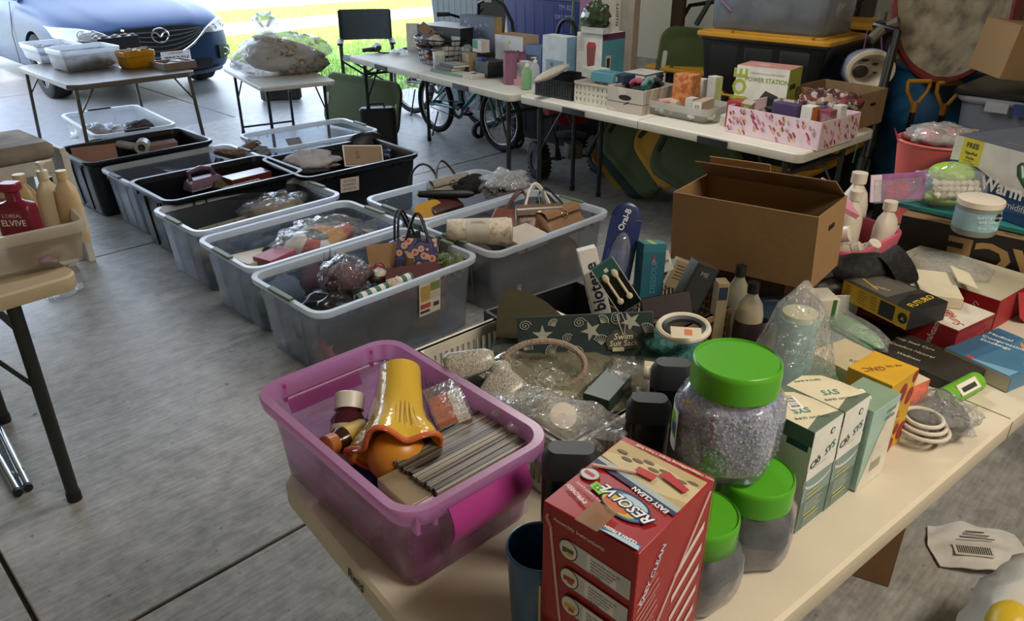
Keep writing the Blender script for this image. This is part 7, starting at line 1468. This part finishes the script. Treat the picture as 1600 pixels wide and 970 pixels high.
# ---- mouthwash cartons
def rinse(label, near, w, barc):
    c = C3('mouthwash_box', label, 'box', near, (w, .105, .198), -5, '#a9bab4', bevel=.001)
    c.rect('R', '#dfe2e0', -.5, .12, .5, .5).disc('R', '#dfe2e0', 0, .14, w*.47, .030).rect('R', '#7f9c9c', -.5, -.5, .5, -.05)
    c.rect('R', '#5d7c72', -.5, -.5, .5, -.2).disc('R', '#c9d6d6', 0, -.02, w*.47, .016).disc('R', '#7f9c9c', 0, .0, w*.47, .014).rect('R', '#dfe2e0', -.5, .03, .5, .14)
    c.text('R', 'Cl\u014d', .0195, '#23363e', -.26, .175, 16, bold=.01).text('R', 'SYS', .0195, '#2f7a78', .20, .225, 16, bold=.01, shear=.25).disc('R', '#3a4a50', .18, .40, .006).disc('R', '#dfe2e0', .18, .40, .004).lines('R', '#6a8088', -.3, .13, w*.6, 1, .01, .001)
    c.lines('R', '#c9c070', -.36, -.13, w*.62, 2, .009, .003).lines('R', '#d2dcda', -.36, -.22, w*.7, 7, .0042, .001).lines('R', '#c9c070', -.3, -.36, w*.6, 2, .008, .003).lines('R', '#c3d0cc', -.3, -.42, w*.65, 3, .005, .001)
    c.rect('T', '#d9cfae').poly('T', '#5d6f5c', [(-.5, -.5), (.5, -.5), (.5, -.42), (0, -.3), (-.5, -.38)]).poly('T', '#5d6f5c', [(.5, .5), (.5, 0), (.42, .3), (.1, .5)])
    c.text('T', 'SYS', .020, '#4a8a7c', -.05, -.05, 150, bold=.02).text('T', 'HEALTHY GUMS', .008, '#5a6a5a', -.1, -.26, 150).text('T', 'TEETH & GUMS', .007, '#5a6a5a', .0, .36, 150)
    if barc: c.bars('T', .05, .14, .035, .022, rot=60)
    c.rect('L', '#cfd4d2').rect('L', '#3f6058', -.5, .36, .5, .5).rect('L', '#1e2f52', .1, .30, .45, .36).text('L', 'SYS', .030, '#2a8078', .1, .0, 10, bold=.02, shear=.2).done(); return c
rinse('nearer of two white and sage mouthwash cartons beside the big jar', (.998, .352), .084, True); rinse('second white and sage mouthwash carton, next to the mint one', (1.084, .343), .080, False)
c = C3('rinse_box', 'pale mint carton with a white curved panel between mouthwash and yellow boxes', 'box', (1.170, .326), (.092, .07, .165), -6, P('#9cc4bc', .5)); c.poly('R', '#dcd9cb', [(-.5, -.5)]+[(-.5+1.0*i/10, -.5+.92*sin(pi*.5*i/10)) for i in range(11)]+[(.5, -.5)]).disc('R', '#d2cfc2', .05, -.12, .018, .05).disc('R', '#dcd9cb', .05, -.12, .0165, .048).rect('R', '#9a9a90', -.12, -.34, .25, -.22).text('R', 'GENTLE', .009, '#4a7a80', .2, .38).text('R', 'CLEAN', .011, '#4a7a80', .18, .30).rect('T', '#7f9a80').bars('T', -.1, .1, .03, .02, rot=60).done()
c = C3('vitamin_box', 'mustard yellow carton with dark red spots', 'box', (1.282, .338), (.096, .085, .162), -6, P('#d9a41e', .45))
for u, v, a in ((.0, .28, .014), (.34, .18, .012), (-.38, .1, .009), (-.3, -.32, .015), (.12, -.22, .008), (.36, -.3, .013), (.0, -.42, .011), (.4, .42, .008)): c.disc('R', '#9c2430', u, v, a, a*1.5, rot=-15)
c.text('R', 'GNC', .016, '#8a1e24', -.1, -.02, 12, bold=.01).lines('R', '#6a4a1a', -.3, -.1, .05, 2, .005).text('T', 'GNC', .02, '#9c5a1e', -.2, .1, 150, bold=.01).text('T', 'ME YES', .010, '#9c6a1e', .2, -.1, 150).done()
# ---- middle of the table, right half
t = thing('gift_bag', 'clear film bag holding a teal spray can, green rim at its foot', 'bag', (1.335, .545, ZT+.005), -20)
link('can', G().cyl(.038, .15, P('#3fa0a4', .4, var=.03), z=.05).cyl(.034, .01, '#b9b78e', z=.20).box(.03, .0, .0, '#fff'), t, label='teal can'); link('lettering', G().text('IMPACT', .014, '#d8eef0', RZ(-35) @ T(0, -.0388, .14) @ RX(90)), t)
link('film', G().loft([[(a*.5*w_*(1+.12*noise.noise(Vector((cos(a2)*2, sin(a2)*2, z*20)))), b*.5*w_*(1+.12*noise.noise(Vector((cos(a2)*2, sin(a2)*2, z*20+7)))), z) for (a, b, a2) in [(cos(x)*1.0, sin(x)*.8, x) for x in [2*pi*i/36 for i in range(36)]]] for z, w_ in ((0, .20), (.04, .21), (.08, .19), (.13, .165), (.18, .13), (.22, .10), (.25, .05), (.275, .012))], FILM(scale=22, clear=.62)), t, ang=180)
link('green_rim', G().tube([(.098*cos(a), .08*sin(a), .03+.025*cos(a)) for a in [2*pi*i/26 for i in range(26)]], .010, P('#3f9a34', .5), closed=True), t, label='bright green rim')
def gel(label, x, y, yaw, col, L_=.26, w_=.085, z=ZT, band='#2f6a34', tilt=(0, 0)):
    t = thing('gel_pack', label, 'pack', (x, y, z), yaw, None, tilt)
    link('pack', G().ball(w_/2, L_/2, .022, P(col, .3, var=.08), n=22, k=12, M=T(0, 0, .022)), t, ang=60); link('film', G().ball(w_/2*1.15, L_/2*1.1, .030, FILM(clear=.75, scale=30), n=28, k=14, amp=.12, M=T(0, 0, .026)), t, ang=180)
    link('band', G().box(.018, L_*.98, .002, P(band, .4), x=-w_*.45, z=.032), t, label='green band'); return t
gel('sage grey gel pack in film with a green band, beside the teal can bag', 1.605, .545, -24, '#8ca49c'); gel('pale green gel pack lying behind the sage grey one', 1.705, .60, -20, '#7fae80', z=ZT+.01)
solo('mat', G().rbox(.20, .26, .006, P('#1b2a3c', .6), r=.03), 'navy mat under the gel packs', 'mat', (1.60, .55, ZT), -22)
c = C3('leaflet_box', 'long dark brown carton with cream lettering under the gel packs', 'box', (1.62, .305), (.13, .40, .028), -10, P('#2e2a22', .5))
for k in range(3): c.text('T', ('Wellness', 'Comfort Natural', 'Easy Soak Care')[k], .014, '#c9c4a8', -.28+.26*k, -.18+.03*k, -82, shear=.2)
c.text('T', 'LOVING', .02, '#b0a888', -.25, .1, -60).done()
c = C3('carton_box', 'cream topped carton with a coral crinkled side next to the spotted yellow box', 'box', (1.405, .365), (.115, .20, .055), -14, P('#d6c8a4', .5), z=ZT+.02); c.rect('R', '#d9674c').rect('L', '#cfc3a6').text('T', 'RIDGE LIN', .016, '#8a7a5a', 0, 0, -60).rect('R', '#3a3a38', -.2, .1, .0, .5).done()
link('crinkle', G().ball(.056, .010, .028, P('#dd6c50', .35, bump=.8, bscale=30), n=18, k=8, amp=.2, M=T(0, -.103, .028)), c.t, label='coral crinkled wrap')
t = bag('cable_bag', 'clear bag of coiled white cable at the table edge', 'bag', (.15, .14, .06), (1.475, .305, ZT), -20, FILM(clear=.78, scale=30), P('#4a4a44', .6), 14)
for k in range(3): link('cable', G().tube([(-.03+(.045-.006*k)*cos(a), (.05-.008*k)*sin(a), .028+.010*k) for a in [2*pi*i/26 for i in range(26)]], .004, P('#cfc8ba', .5), closed=True, M=T(-.03, -.02, 0)), t)
t = thing('exercise_band', 'lime green rolled band with a white barcode label', 'band', (1.615, .300, ZT+.022), -12)
link('roll', G().tube([(-.06, 0, 0), (.06, 0, 0)], .021, P('#6cb82a', .4), n=20), t); link('inner_roll', G().tube([(-.075, 0, -.002), (-.05, 0, -.002)], .013, P('#5ca82a', .4), n=14), t)
link('label', G().box(.07, .024, .0008, '#e2e0d4', M=RX(40) @ T(.0, 0, .0208)).box(.05, .010, .0006, P('#333', .6), M=RX(40) @ T(.0, -.002, .0214)), t)
c = C3('stocking_box', 'blue Medical compression carton'.replace('Medical ', '')+' with a leg picture at the table edge', 'box', (1.715, .235), (.20, .15, .034), -16, P('#3f7396', .4)); c.rect('R', '#4a82a8').rect('L', '#b9b6a4').rect('T', '#2f6288', -.5, .1, .5, .5).text('T', 'Medical', .017, '#d8e0e4', .30, .30, -80, bold=.01).text('T', 'Compression', .017, '#d8e0e4', .19, .16, -80, bold=.01).text('T', 'Stockings', .017, '#d8e0e4', .08, .20, -80, bold=.01).poly('T', '#c08a68', [(-.1, -.35), (.05, -.3), (.3, -.0), (.38, .05), (.34, -.08), (.15, -.38), (-.0, -.46)]).poly('T', '#6fa0c0', [(-.48, -.45), (-.3, -.45), (-.48, .2)]).rect('T', '#c03a3a', -.48, .1, -.42, .2).text('R', 'compression', .012, '#d8e0e4', .1, 0).done()
# heating pad box, knee support box
c = C3('heating_pad_box', 'long red and white heating pad carton under the yellow and black box', 'box', (1.783, .368), (.155, .33, .072), -12, P('#9c1822', .4)); c.rect('T', '#cfc8b8').rect('T', '#9c1822', -.5, .3, .5, .5).text('T', 'Sunbeam', .030, '#a8242c', -.15, -.33, -90+150, bold=.005, shear=.3).text('T', 'HEATING PAD', .020, '#a8242c', .1, -.2, 60, bold=.02).text('L', 'Sunbeam', .022, '#e0c8c4', .33, 0, 80, shear=.3).text('R', 'Sunbeam', .024, '#c85050', .1, .0, 10, shear=.3).rect('L', '#6f7a74', .0, -.0, .16, .5).disc('L', '#e0d8d0', .08, 0, .013).disc('L', '#a8242c', .08, 0, .009).lines('L', '#d8a8a0', -.4, .3, .03, 5, .009).lines('L', '#d8a8a0', -.2, .3, .03, 5, .009).rect('R', '#8a1018', -.5, .38, .5, .5).done()
c = C3('brace_box', 'yellow and black support carton on the red heating pad box', 'box', (1.700, .452), (.12, .19, .046), -20, P('#15161a', .35), z=ZT+.0735); c.rect('L', '#d8aa1c').rect('T', '#2d2b26').rect('T', '#57534a', -.4, -.1, .45, .45).poly('T', '#0c0d0f', [(-.5, -.5), (.5, -.5), (.5, -.25), (.1, -.16), (-.5, -.3)]).text('T', 'FUTURO', .024, '#d8b424', .05, -.36, 10, bold=.01).rect('L', '#17181a', .08, -.4, .3, .4).disc('L', '#17181a', .42, -.0, .013).text('L', '^', .018, '#d8aa1c', .42, -.1, bold=.03).lines('L', '#4a3a10', -.45, .3, .02, 5, .007).lines('L', '#4a3a10', -.25, .3, .03, 5, .007).lines('L', '#4a3a10', -.05, .3, .02, 5, .007).poly('T', '#c9a22a', [(-.3, .1), (-.26, .1), (-.1, .42), (-.14, .42)]).text('T', 'ANKLE', .012, '#c9b880', -.15, .1, -70).rect('R', '#1c1d20').done()
c = C3('sleeve_box', 'cream and black stocking carton half open on the red heating pad box', 'box', (1.90, .40), (.16, .15, .028), 28, P('#cfc5a8', .5), z=ZT+.0735); c.rect('T', '#1c1e24', -.5, .1, .5, .3).text('T', 'TRUFORM', .022, '#e0dccc', 0, .2, 0, bold=.02).rect('T', '#8a5a3a', -.5, .3, -.1, .5).rect('R', '#1c2436', -.5, -.5, .5, .0).done()
link('open_flap', G().box(.10, .05, .002, P('#d8cfae', .5), M=T(.04, -.095, .034) @ RX(18)), c.t)
t = thing('mesh_glove', 'black quilted mesh glove draped over the yellow and black carton', 'glove', (1.86, .63, ZT+.12), -40)
BM = PATTERN('cells', ('#0c0c0e', '#17171a', '#0a0a0c', '#1d1d20'), 90, .8, bump=1.0)
link('body', G().ball(.085, .055, .04, BM, n=22, k=12, amp=.1), t, ang=180); link('cuff', G().lathe([(.045, 0), (.052, .05), (.045, .052), (.04, .0)], BM, n=22, M=T(.05, -.03, .0) @ RY(60)), t); link('strap', G().tube([(-.05, 0, 0), (-.13, -.0, -.02), (-.19, .0, -.05)], .022, BM, flat=.5), t)
c = C3('heating_pad_box', 'second red carton with torn flap and bubble wrap behind the heating pad box', 'box', (2.00, .345), (.22, .30, .080), -8, P('#98141e', .4)); c.rect('T', '#b0a890').text('L', 'Sun', .03, '#d0908c', .3, 0, 60, shear=.3).rect('R', '#a31c24').done()
link('torn_flap', G().grid(lambda u, v: (-.02+.16*u, -.152-.035*sin(pi*u)-.02*v, .078-.06*v-.02*v*abs(sin(9*u))), 14, 4, P('#b02830', .5), thick=.001), c.t); link('bubble_wrap', G().ball(.09, .10, .016, FILM(scale=60, clear=.75), n=24, k=10, amp=.1, M=T(0, .02, .085)), c.t, ang=180)
# long box with its teal mat
c = C3('long_carton', 'large black and tan carton, its big lettering upside down, under the teal mat', 'box', (2.275, .12), (.30, .56, .155), 4, P('#141210', .5)); c.rect('T', '#8a6c44'); c.text('L', 'ACE', .105, '#a58552', -.05, .10, 180, bold=.03, sx=1.25).rect('R', '#8a6c44', -.5, .3, .5, .5)
for k in range(4): c.text('T', 'Reach', .018, '#4a3822', -.42, .3-.14*k, -90, shear=.3)
ACE = c.done()
t = thing('yoga_mat', 'flat teal board lying on the large black and tan carton', 'board', (2.46, .38, ZT+.1575), 0); link('board', G().rbox(.34, .74, .016, P('#1d7a74', .5), r=.02, e=.003), t); link('print', G().box(.03, .10, .0008, '#3a9a92', x=-.12, y=-.1, z=.0162), t)
zA = ZT+.175
jar('body_scrub_jar', 'pale blue jar with white lid reading plain lettering on the teal board', 'jar', 1537, 373, .053, .090, '#7f8a8c', '#d6ccba', z=zA, lab='#86b4c4')
t = [o for o in bpy.data.objects if o.get('label', '').startswith('pale blue jar with white')][0]; t['label'] = 'pale blue jar with white lid standing on the teal board'
for k, (s_, z_) in enumerate((('hydrating scrub', .062), ('body butter', .050), ('15 oz  425 g', .034))): link('lettering', G().text(s_, .010, '#d8e8ee', T(0, -.0541, z_-.006) @ RX(90)), t)
link('badge', G().cyl(.010, .001, P('#1c2430', .5), M=T(.024, -.049, .055) @ RZ(25) @ RX(90)), t)
t = thing('shell_bag', 'clear bag of white shell bracelets with lime green card on the teal board', 'bag', (2.36, .60, zA), -45)
link('film', G().ball(.105, .075, .065, FILM(clear=.72, scale=24), n=30, k=16, amp=.12, flat=.055, M=T(0, 0, .055)), t, ang=180); link('card', G().ball(.062, .05, .03, P('#8fc424', .4), n=20, k=10, M=T(-.01, .01, .09)).ball(.07, .05, .02, P('#7ab820', .4), n=20, k=10, M=T(-.01, 0, .022)), t, label='lime green card')
for j in range(3):
    for i in range(9): link('shell', G().ball(.012, .011, .010, P('#d6cebc', .5, var=.1), n=10, k=6, amp=.2, seed=i+j, M=T(-.07+.018*i, -.05+.008*j, .045+.014*j)), t)
# humidifier carton
VY = -24; c = Carton('humidifier_box', 'blue and white humidifier carton with a green shield logo', 'box', (.26, .40, .185), (0, 0, 0), VY, P('#1c4a86', .4))
s_, c_ = sin(radians(VY)), cos(radians(VY)); lx, ly = -.13, .20
c.t.location = (2.41-(c_*lx-s_*ly), .640-(s_*lx+c_*ly), zA)
c.poly('L', '#d6d4cc', [(-.5, .5), (-.5, .12), (-.42, .15), (-.30, .14), (-.18, .04), (-.02, -.06), (.14, -.10), (.5, -.06), (.5, .5)]).poly('L', '#2f64a0', [(-.5, -.46), (-.2, -.40), (.5, -.28), (.5, -.24), (-.2, -.36), (-.5, -.42)])
c.rect('L', '#d8c81e', -.43, .12, -.27, .5).text('L', 'FREE', .019, '#2a2a1a', -.35, .40, bold=.03).text('L', 'VapoPad', .011, '#2a2a1a', -.35, .29, bold=.02).text('L', 'Inside', .011, '#2a2a1a', -.35, .22).lines('L', '#5a5420', -.40, .17, .04, 2, .006)
c.poly('L', '#12462c', [(.02, .36), (.0, .30), (.02, .16), (.10, .0), (.14, -.02), (.20, .02), (.28, .16), (.32, .30), (.30, .38), (.16, .42)]).poly('L', '#1f7a4a', [(.035, .35), (.02, .29), (.04, .17), (.11, .02), (.14, .01), (.19, .04), (.265, .17), (.30, .29), (.285, .36), (.16, .395)]).text('L', 'VICKS', .040, '#f0f0ec', .16, .23, bold=.03, sx=.95)
c.text('L', 'Warm Mist', .050, '#f2f2ee', .06, -.07, 0, bold=.03, sx=.95).text('L', 'Humidifier', .026, '#d8dce4', .06, -.27).rect('T', '#4d5666').rect('T', '#b09a72', -.0, -.4, .3, .1).text('T', 'Warm Moisture', .016, '#9a7a52', -.3, .1, -90).rect('T', '#a9a290', .34, -.4, .42, .2).done()
bag('plastic_bag', 'crumpled clear bag draped behind the corner of the humidifier carton', 'bag', (.08, .10, .18), (2.60, .56, ZT+.16), 10, FILM(clear=.5, scale=20), None, 33)
# pink tub with bottles, behind the brown carton
PK = P('#c9506e', .4, var=.03)
storage_bin('pink_tub', 'pink plastic tub crammed with bottles behind the brown open carton', 'tub', (2.00, .80, ZT), 86, .34, .30, .155, PK, lip=.012, rr=.05, handle=None, ribs=False)
def wb_(label, x, y, z, h, r_, col, tilt=(0, 0), yaw=0, cap=None, **k): return pump_bottle('lotion_bottle', label, 'bottle', (x, y, z), yaw, h, r_, P(col, .35, var=.02), cap or col, False, sy=.7, tilt=tilt, **k)
wb_('tall white bottle standing at the back of the pink tub', 2.15, .785, ZT+.02, .285, .050, '#d3ccbc'); wb_('white bottle just in front of the tall white one', 2.07, .755, ZT+.02, .255, .040, '#cfc8b8'); wb_('white bottle at the near side of the pink tub', 2.10, .672, ZT+.02, .235, .042, '#d0c9ba')
rolled('lotion_bottle', 'pale mint bottle tipped over with a white cap in the pink tub', 'bottle', (1.92, .80, ZT+.14), (1.935, .70, ZT+.175), .030, '#a9bfac', .7, '#d8d3c4'); rolled('lotion_bottle', 'ivory bottle lying below the mint one', 'bottle', (1.90, .74, ZT+.10), (1.92, .66, ZT+.15), .024, '#b0a890', .8, '#c9c2ae'); rolled('lotion_bottle', 'cream bottle with an orange-topped nozzle in the pink tub', 'bottle', (1.98, .70, ZT+.05), (1.955, .64, ZT+.16), .032, '#bfb6a2', .5, '#cfc6b6')
c = C3('carton_box', 'hot pink carton standing behind the brown open carton', 'box', (1.84, .86), (.05, .10, .20), 12, P('#d04a80', .4), z=ZT+.03, tilt=(0, -20)); c.rect('L', '#e06a98', -.5, -.5, .5, .1).rect('L', '#dcd6c8', -.1, .0, .3, .18).rect('L', '#2a2a30', -.1, .02, .0, .16).done()
c = C3('carton_box', 'pink flat carton lying in the pink tub', 'box', (1.80, .74), (.12, .12, .03), -10, P('#d8708c', .4), z=ZT+.155, tilt=(0, 10)); c.rect('L', '#b0206a').done()
for k, (px_, py_) in enumerate(((1262, 322), (1290, 318), (1308, 312))):
    q = atx(px_, py_, 1.80+.05*k); solo('package', G().rbox(.11, .09, .012, P(('#c85880', '#c93a72', '#e08aa6')[k], .4), r=.01), ('rose', 'hot pink', 'pale pink')[k]+' flat package leaning up behind the brown open carton', 'package', q, 30*k, tilt=(30, -25))
t = solo('tiara', G().tube([(.05*cos(a), .03*sin(a), .02*abs(sin(4*a))) for a in [2*pi*i/40 for i in range(40)]], .005, P('#e070a0', .4), closed=True), 'pink plastic lattice ring behind the brown carton edge', 'ring', atx(1270, 328, 1.85), 0, tilt=(10, 0))
bag('plastic_bag', 'clear bag of white beads at the near end of the pink tub', 'bag', (.14, .13, .08), (1.86, .70, ZT+.05), 0, FILM(clear=.6, scale=40), P('#b8ae98', .6, bump=1, bscale=80), 19)
c = fpack('card_pack', 'purple and pink toy card in clear film between bottles and coral bucket', 'pack', 1402, 292, 2.22, .15, .075, .006, -4, -12, P('#9a5a9c', .4, var=.2, scale=30)); c.rect('R', '#c04a7c', -.2, -.4, .2, .2).rect('R', '#d8c8dc', -.5, -.5, -.3, .5).done(); link('film', G().box(.13, .012, .065, FILM(clear=.8, scale=30), z=-.004), c.t)
t = thing('bucket', 'coral pink bucket stuffed with bagged bits beside the humidifier carton', 'bucket', (2.68, .76, ZT+.005), 0); t.scale = (1.08, 1.08, 1.08)
link('bucket', G().lathe([(.075, 0), (.080, .006), (.108, .245), (.111, .25), (.103, .25), (.072, .012), (.0001, .010)], P('#f0625c', .45, var=.02), n=36), t, ang=50); link('rim', G().tube([(.109*cos(a), .109*sin(a), .25) for a in [2*pi*i/34 for i in range(34)]], .004, P('#e0645e', .4), closed=True), t); link('pointed_ear', G().loft([[(-.07, .07, .235), (-.03, .10, .235), (-.05, .095, .235)], [(-.088, .098, .285), (-.086, .1, .285), (-.087, .101, .285)]], P('#d0404a', .4)), t)
bag('plastic_bag', 'bag of pink and brown bits heaped in the coral bucket', 'bag', (.17, .17, .07), (2.68, .76, ZT+.262), 0, FILM(clear=.7, scale=30), PATTERN('cells', ('#c07a80', '#6a5a4a', '#a8a29a', '#b05a68', '#8a8a60'), 40, .5), 21)
solo('seal_bag', G().ball(.03, .02, .04, P('#8f9cc0', .5)), 'pale blue scrap beside the coral bucket foot', 'scrap', (2.36, .70, zA+.04), 0)
# brown open carton
t = open_box('cardboard_box', 'brown open carton balanced over the woven basket, hand hole in its end', 'box', 1257, 455, (.165, .335, .165), 4, P('#8f6c44', .85, var=.05, scale=6, bump=.1), P('#7a5a38', .85), th=.004)
t.location = (1.567, .775, .925); t.rotation_euler = (radians(-2.5), radians(-2), radians(5))
link('hand_hole', G().box(.030, .002, .010, '#1c140c', x=0, y=-.1685, z=.115), t); link('flap', G().box(.003, .327, .09, P('#84623c', .85), M=T(.081, 0, .164) @ RY(-55)), t, bevel=.0008)
link('flap', G().box(.003, .15, .05, P('#97744a', .85), M=T(.081, .08, .166) @ RY(-16)), t)
c = C3('cardboard_box', 'closed brown carton carrying the open one behind the lotion bottles', 'box', (1.60, .70), (.17, .24, .18), 2, P('#5a4028', .85, var=.05)); c.rect('L', '#3a2a1a', .1, -.5, .11, .5).done()
# bottles in the shade under it
t = pump_bottle('lotion_bottle', 'clear bottle with black cap, cream lotion and dark label under the brown carton', 'bottle', (1.41, .685, ZT), -45, .235, .030, CLEAR('#d8d4c8', .6, .5, .1, .4), '#121214', False, sy=.9, lab=('#2a1a20', None, '')); link('lotion', G().lathe([(.027, .004), (.0275, .14), (.024, .15)], P('#c9b88a', .5), n=24, sy=.9), t)
pump_bottle('lotion_bottle', 'clear bottle with black cap half hidden behind the cream lotion bottle', 'bottle', (1.46, .745, ZT), -45, .24, .028, CLEAR('#cfccb8', .5, .5, .1, .4), '#1a1c20', False, sy=.9)
c = C3('carton_box', 'narrow beige carton beside the black-capped bottles', 'box', (1.37, .745), (.025, .03, .20), -40, '#8f7f60'); c.rect('R', '#22304a', -.4, .3, .4, .45).done()
t = bag('lunch_bag', 'dark blue and red lidded bag in film beside the lotion bottle', 'bag', (.17, .15, .13), (1.515, .66, ZT), -40, FILM(clear=.8, scale=20), P('#6a2018', .5), 24); link('dark_lid', G().ball(.075, .065, .02, P('#22384a', .5), M=T(0, 0, .115)), t)
c = C3('carton_box', 'white carton with a green checked strip below the brown carton', 'box', (1.655, .635), (.05, .07, .10), -40, '#cfc9b8'); c.rect('R', '#2f6a2a', .15, -.5, .35, .5).done()
c = C3('carton_box', 'white envelope-like card behind the film bag', 'card', (1.70, .655), (.10, .004, .09), -42, '#b9b9b2'); c.done()
# ---- floor on the right
fb_ = at(1388, 918, 0)
c = Carton('cardboard_box', 'brown carton standing on the floor below the near table', 'box', (.34, .42, .40), (fb_.x+.02, fb_.y+.24, .002), -62, P('#7a5838', .85, var=.05)); c.rect('R', '#6a4a2c', .42, -.5, .44, .5).done(); fl_ = at(1310, 893, 0); yw_ = math.degrees(atan2(fl_.y-fb_.y, fl_.x-fb_.x))-90; c.t.rotation_euler.z = radians(yw_); c.t.location = (fb_.x+cos(radians(yw_))*.17-sin(radians(yw_))*.21, fb_.y+sin(radians(yw_))*.17+cos(radians(yw_))*.21, .002)
t = thing('mailing_envelope', 'torn white shipping envelope with barcode label on the floor', 'envelope', (2.13, .235, .012), -60, None, (0, -6))
link('envelope', G().grid(lambda u, v: ((u-.5)*.26*(1-.25*abs(v-.5)), (v-.5)*.19*(1-.3*abs(u-.4)), .012+.012*noise.noise(Vector((u*4, v*4, 1)))+.014*sin(pi*u)), 18, 14, P('#d4d1cb', .7, bump=.2), thick=.003), t, ang=60)
g = G().box(.10, .045, .0006, '#cfcac0', x=-.02, y=-.03, z=.032)
for i in range(16): g.box(.0028, .030, .0006, '#33302c', x=-.06+.0055*i, y=-.03, z=.033)
for i in range(3): g.box(.09-.02*i, .004, .0006, '#4a4640', x=.0, y=.02+.014*i, z=.034)
link('label', g, t, label='printed barcode label')
q = at(1668, 1010, .20); t = thing('wrapped_bundle', 'white plastic bundle with a yellow print at the bottom right corner', 'bundle', (q.x, q.y, .002), 0); link('film', G().ball(.20, .20, .21, P('#d8d4c8', .4, bump=.5, bscale=20), n=28, k=16, amp=.12, flat=.18, M=T(0, 0, .18)), t, ang=180); link('yellow_print', G().ball(.06, .05, .05, P('#d8b41e', .4), M=T(-.12, .10, .28)), t)
# ---------- camera and light ----------
cam = bpy.data.cameras.new('camera'); co = bpy.data.objects.new('camera', cam); COL.objects.link(co)
co.location = (0, 0, EYE); cam.sensor_fit = 'HORIZONTAL'; cam.sensor_width = 36; cam.lens = 36*FPX/1600; cam.clip_end = 300; cam.clip_start = .02
co.rotation_euler = (pi/2-PITCH, 0, -pi/4)
sc = bpy.context.scene; sc.camera = co
w = bpy.data.worlds.new('sky'); sc.world = w; w.use_nodes = True; N = w.node_tree.nodes; L = w.node_tree.links; N.clear()
o = N.new('ShaderNodeOutputWorld'); b = N.new('ShaderNodeBackground'); sk = N.new('ShaderNodeTexSky'); sk.sky_type = 'NISHITA'; sk.sun_disc = False
sk.sun_elevation = radians(42); sk.sun_rotation = radians(200); sk.air_density = 1.0; sk.dust_density = 2.5
hs = N.new('ShaderNodeHueSaturation'); hs.inputs['Saturation'].default_value = .62; L.new(sk.outputs[0], hs.inputs['Color']); L.new(hs.outputs[0], b.inputs[0]); L.new(b.outputs[0], o.inputs[0]); b.inputs[1].default_value = SKY
sd = bpy.data.lights.new('sun', 'SUN'); sd.energy = SUN; sd.angle = radians(.6); sd.color = (1, .95, .86); so = bpy.data.objects.new('sun', sd); COL.objects.link(so)
so.rotation_euler = Vector((-.45, -.83, .78)).to_track_quat('Z', 'Y').to_euler()
def lamp(name, loc, size, power, color, rot=(0, 0, 0), shape='RECTANGLE', sy=None):
    l = bpy.data.lights.new(name, 'AREA'); l.energy = power; l.color = color; l.shape = shape; l.size = size; l.size_y = sy or size
    ob = bpy.data.objects.new(name, l); COL.objects.link(ob); ob.location = loc; ob.rotation_euler = rot; return ob
lamp('garage_ceiling_lamp', (1.3, -.9, GH-.04), 1.2, LAMP, (1, .88, .72), sy=.3)
lamp('added_fill_light', (2.6, 2.2, GH-.04), 1.2, LAMP*.6, (1, .97, .93), sy=.3)  # added fill without a known fixture, lifts the dim middle of the garage
sc.view_settings.view_transform = 'Standard'; sc.view_settings.look = 'None'; sc.view_settings.gamma = 1; sc.view_settings.exposure = EXPO; sc.view_settings.use_curve_mapping = False
sc.cycles.max_bounces = 10; sc.cycles.diffuse_bounces = 5; sc.cycles.glossy_bounces = 3; sc.cycles.transparent_max_bounces = 24; sc.cycles.transmission_bounces = 6
sc.cycles.sample_clamp_indirect = 8; sc.cycles.use_denoising = True; sc.cycles.caustics_reflective = False; sc.cycles.caustics_refractive = False
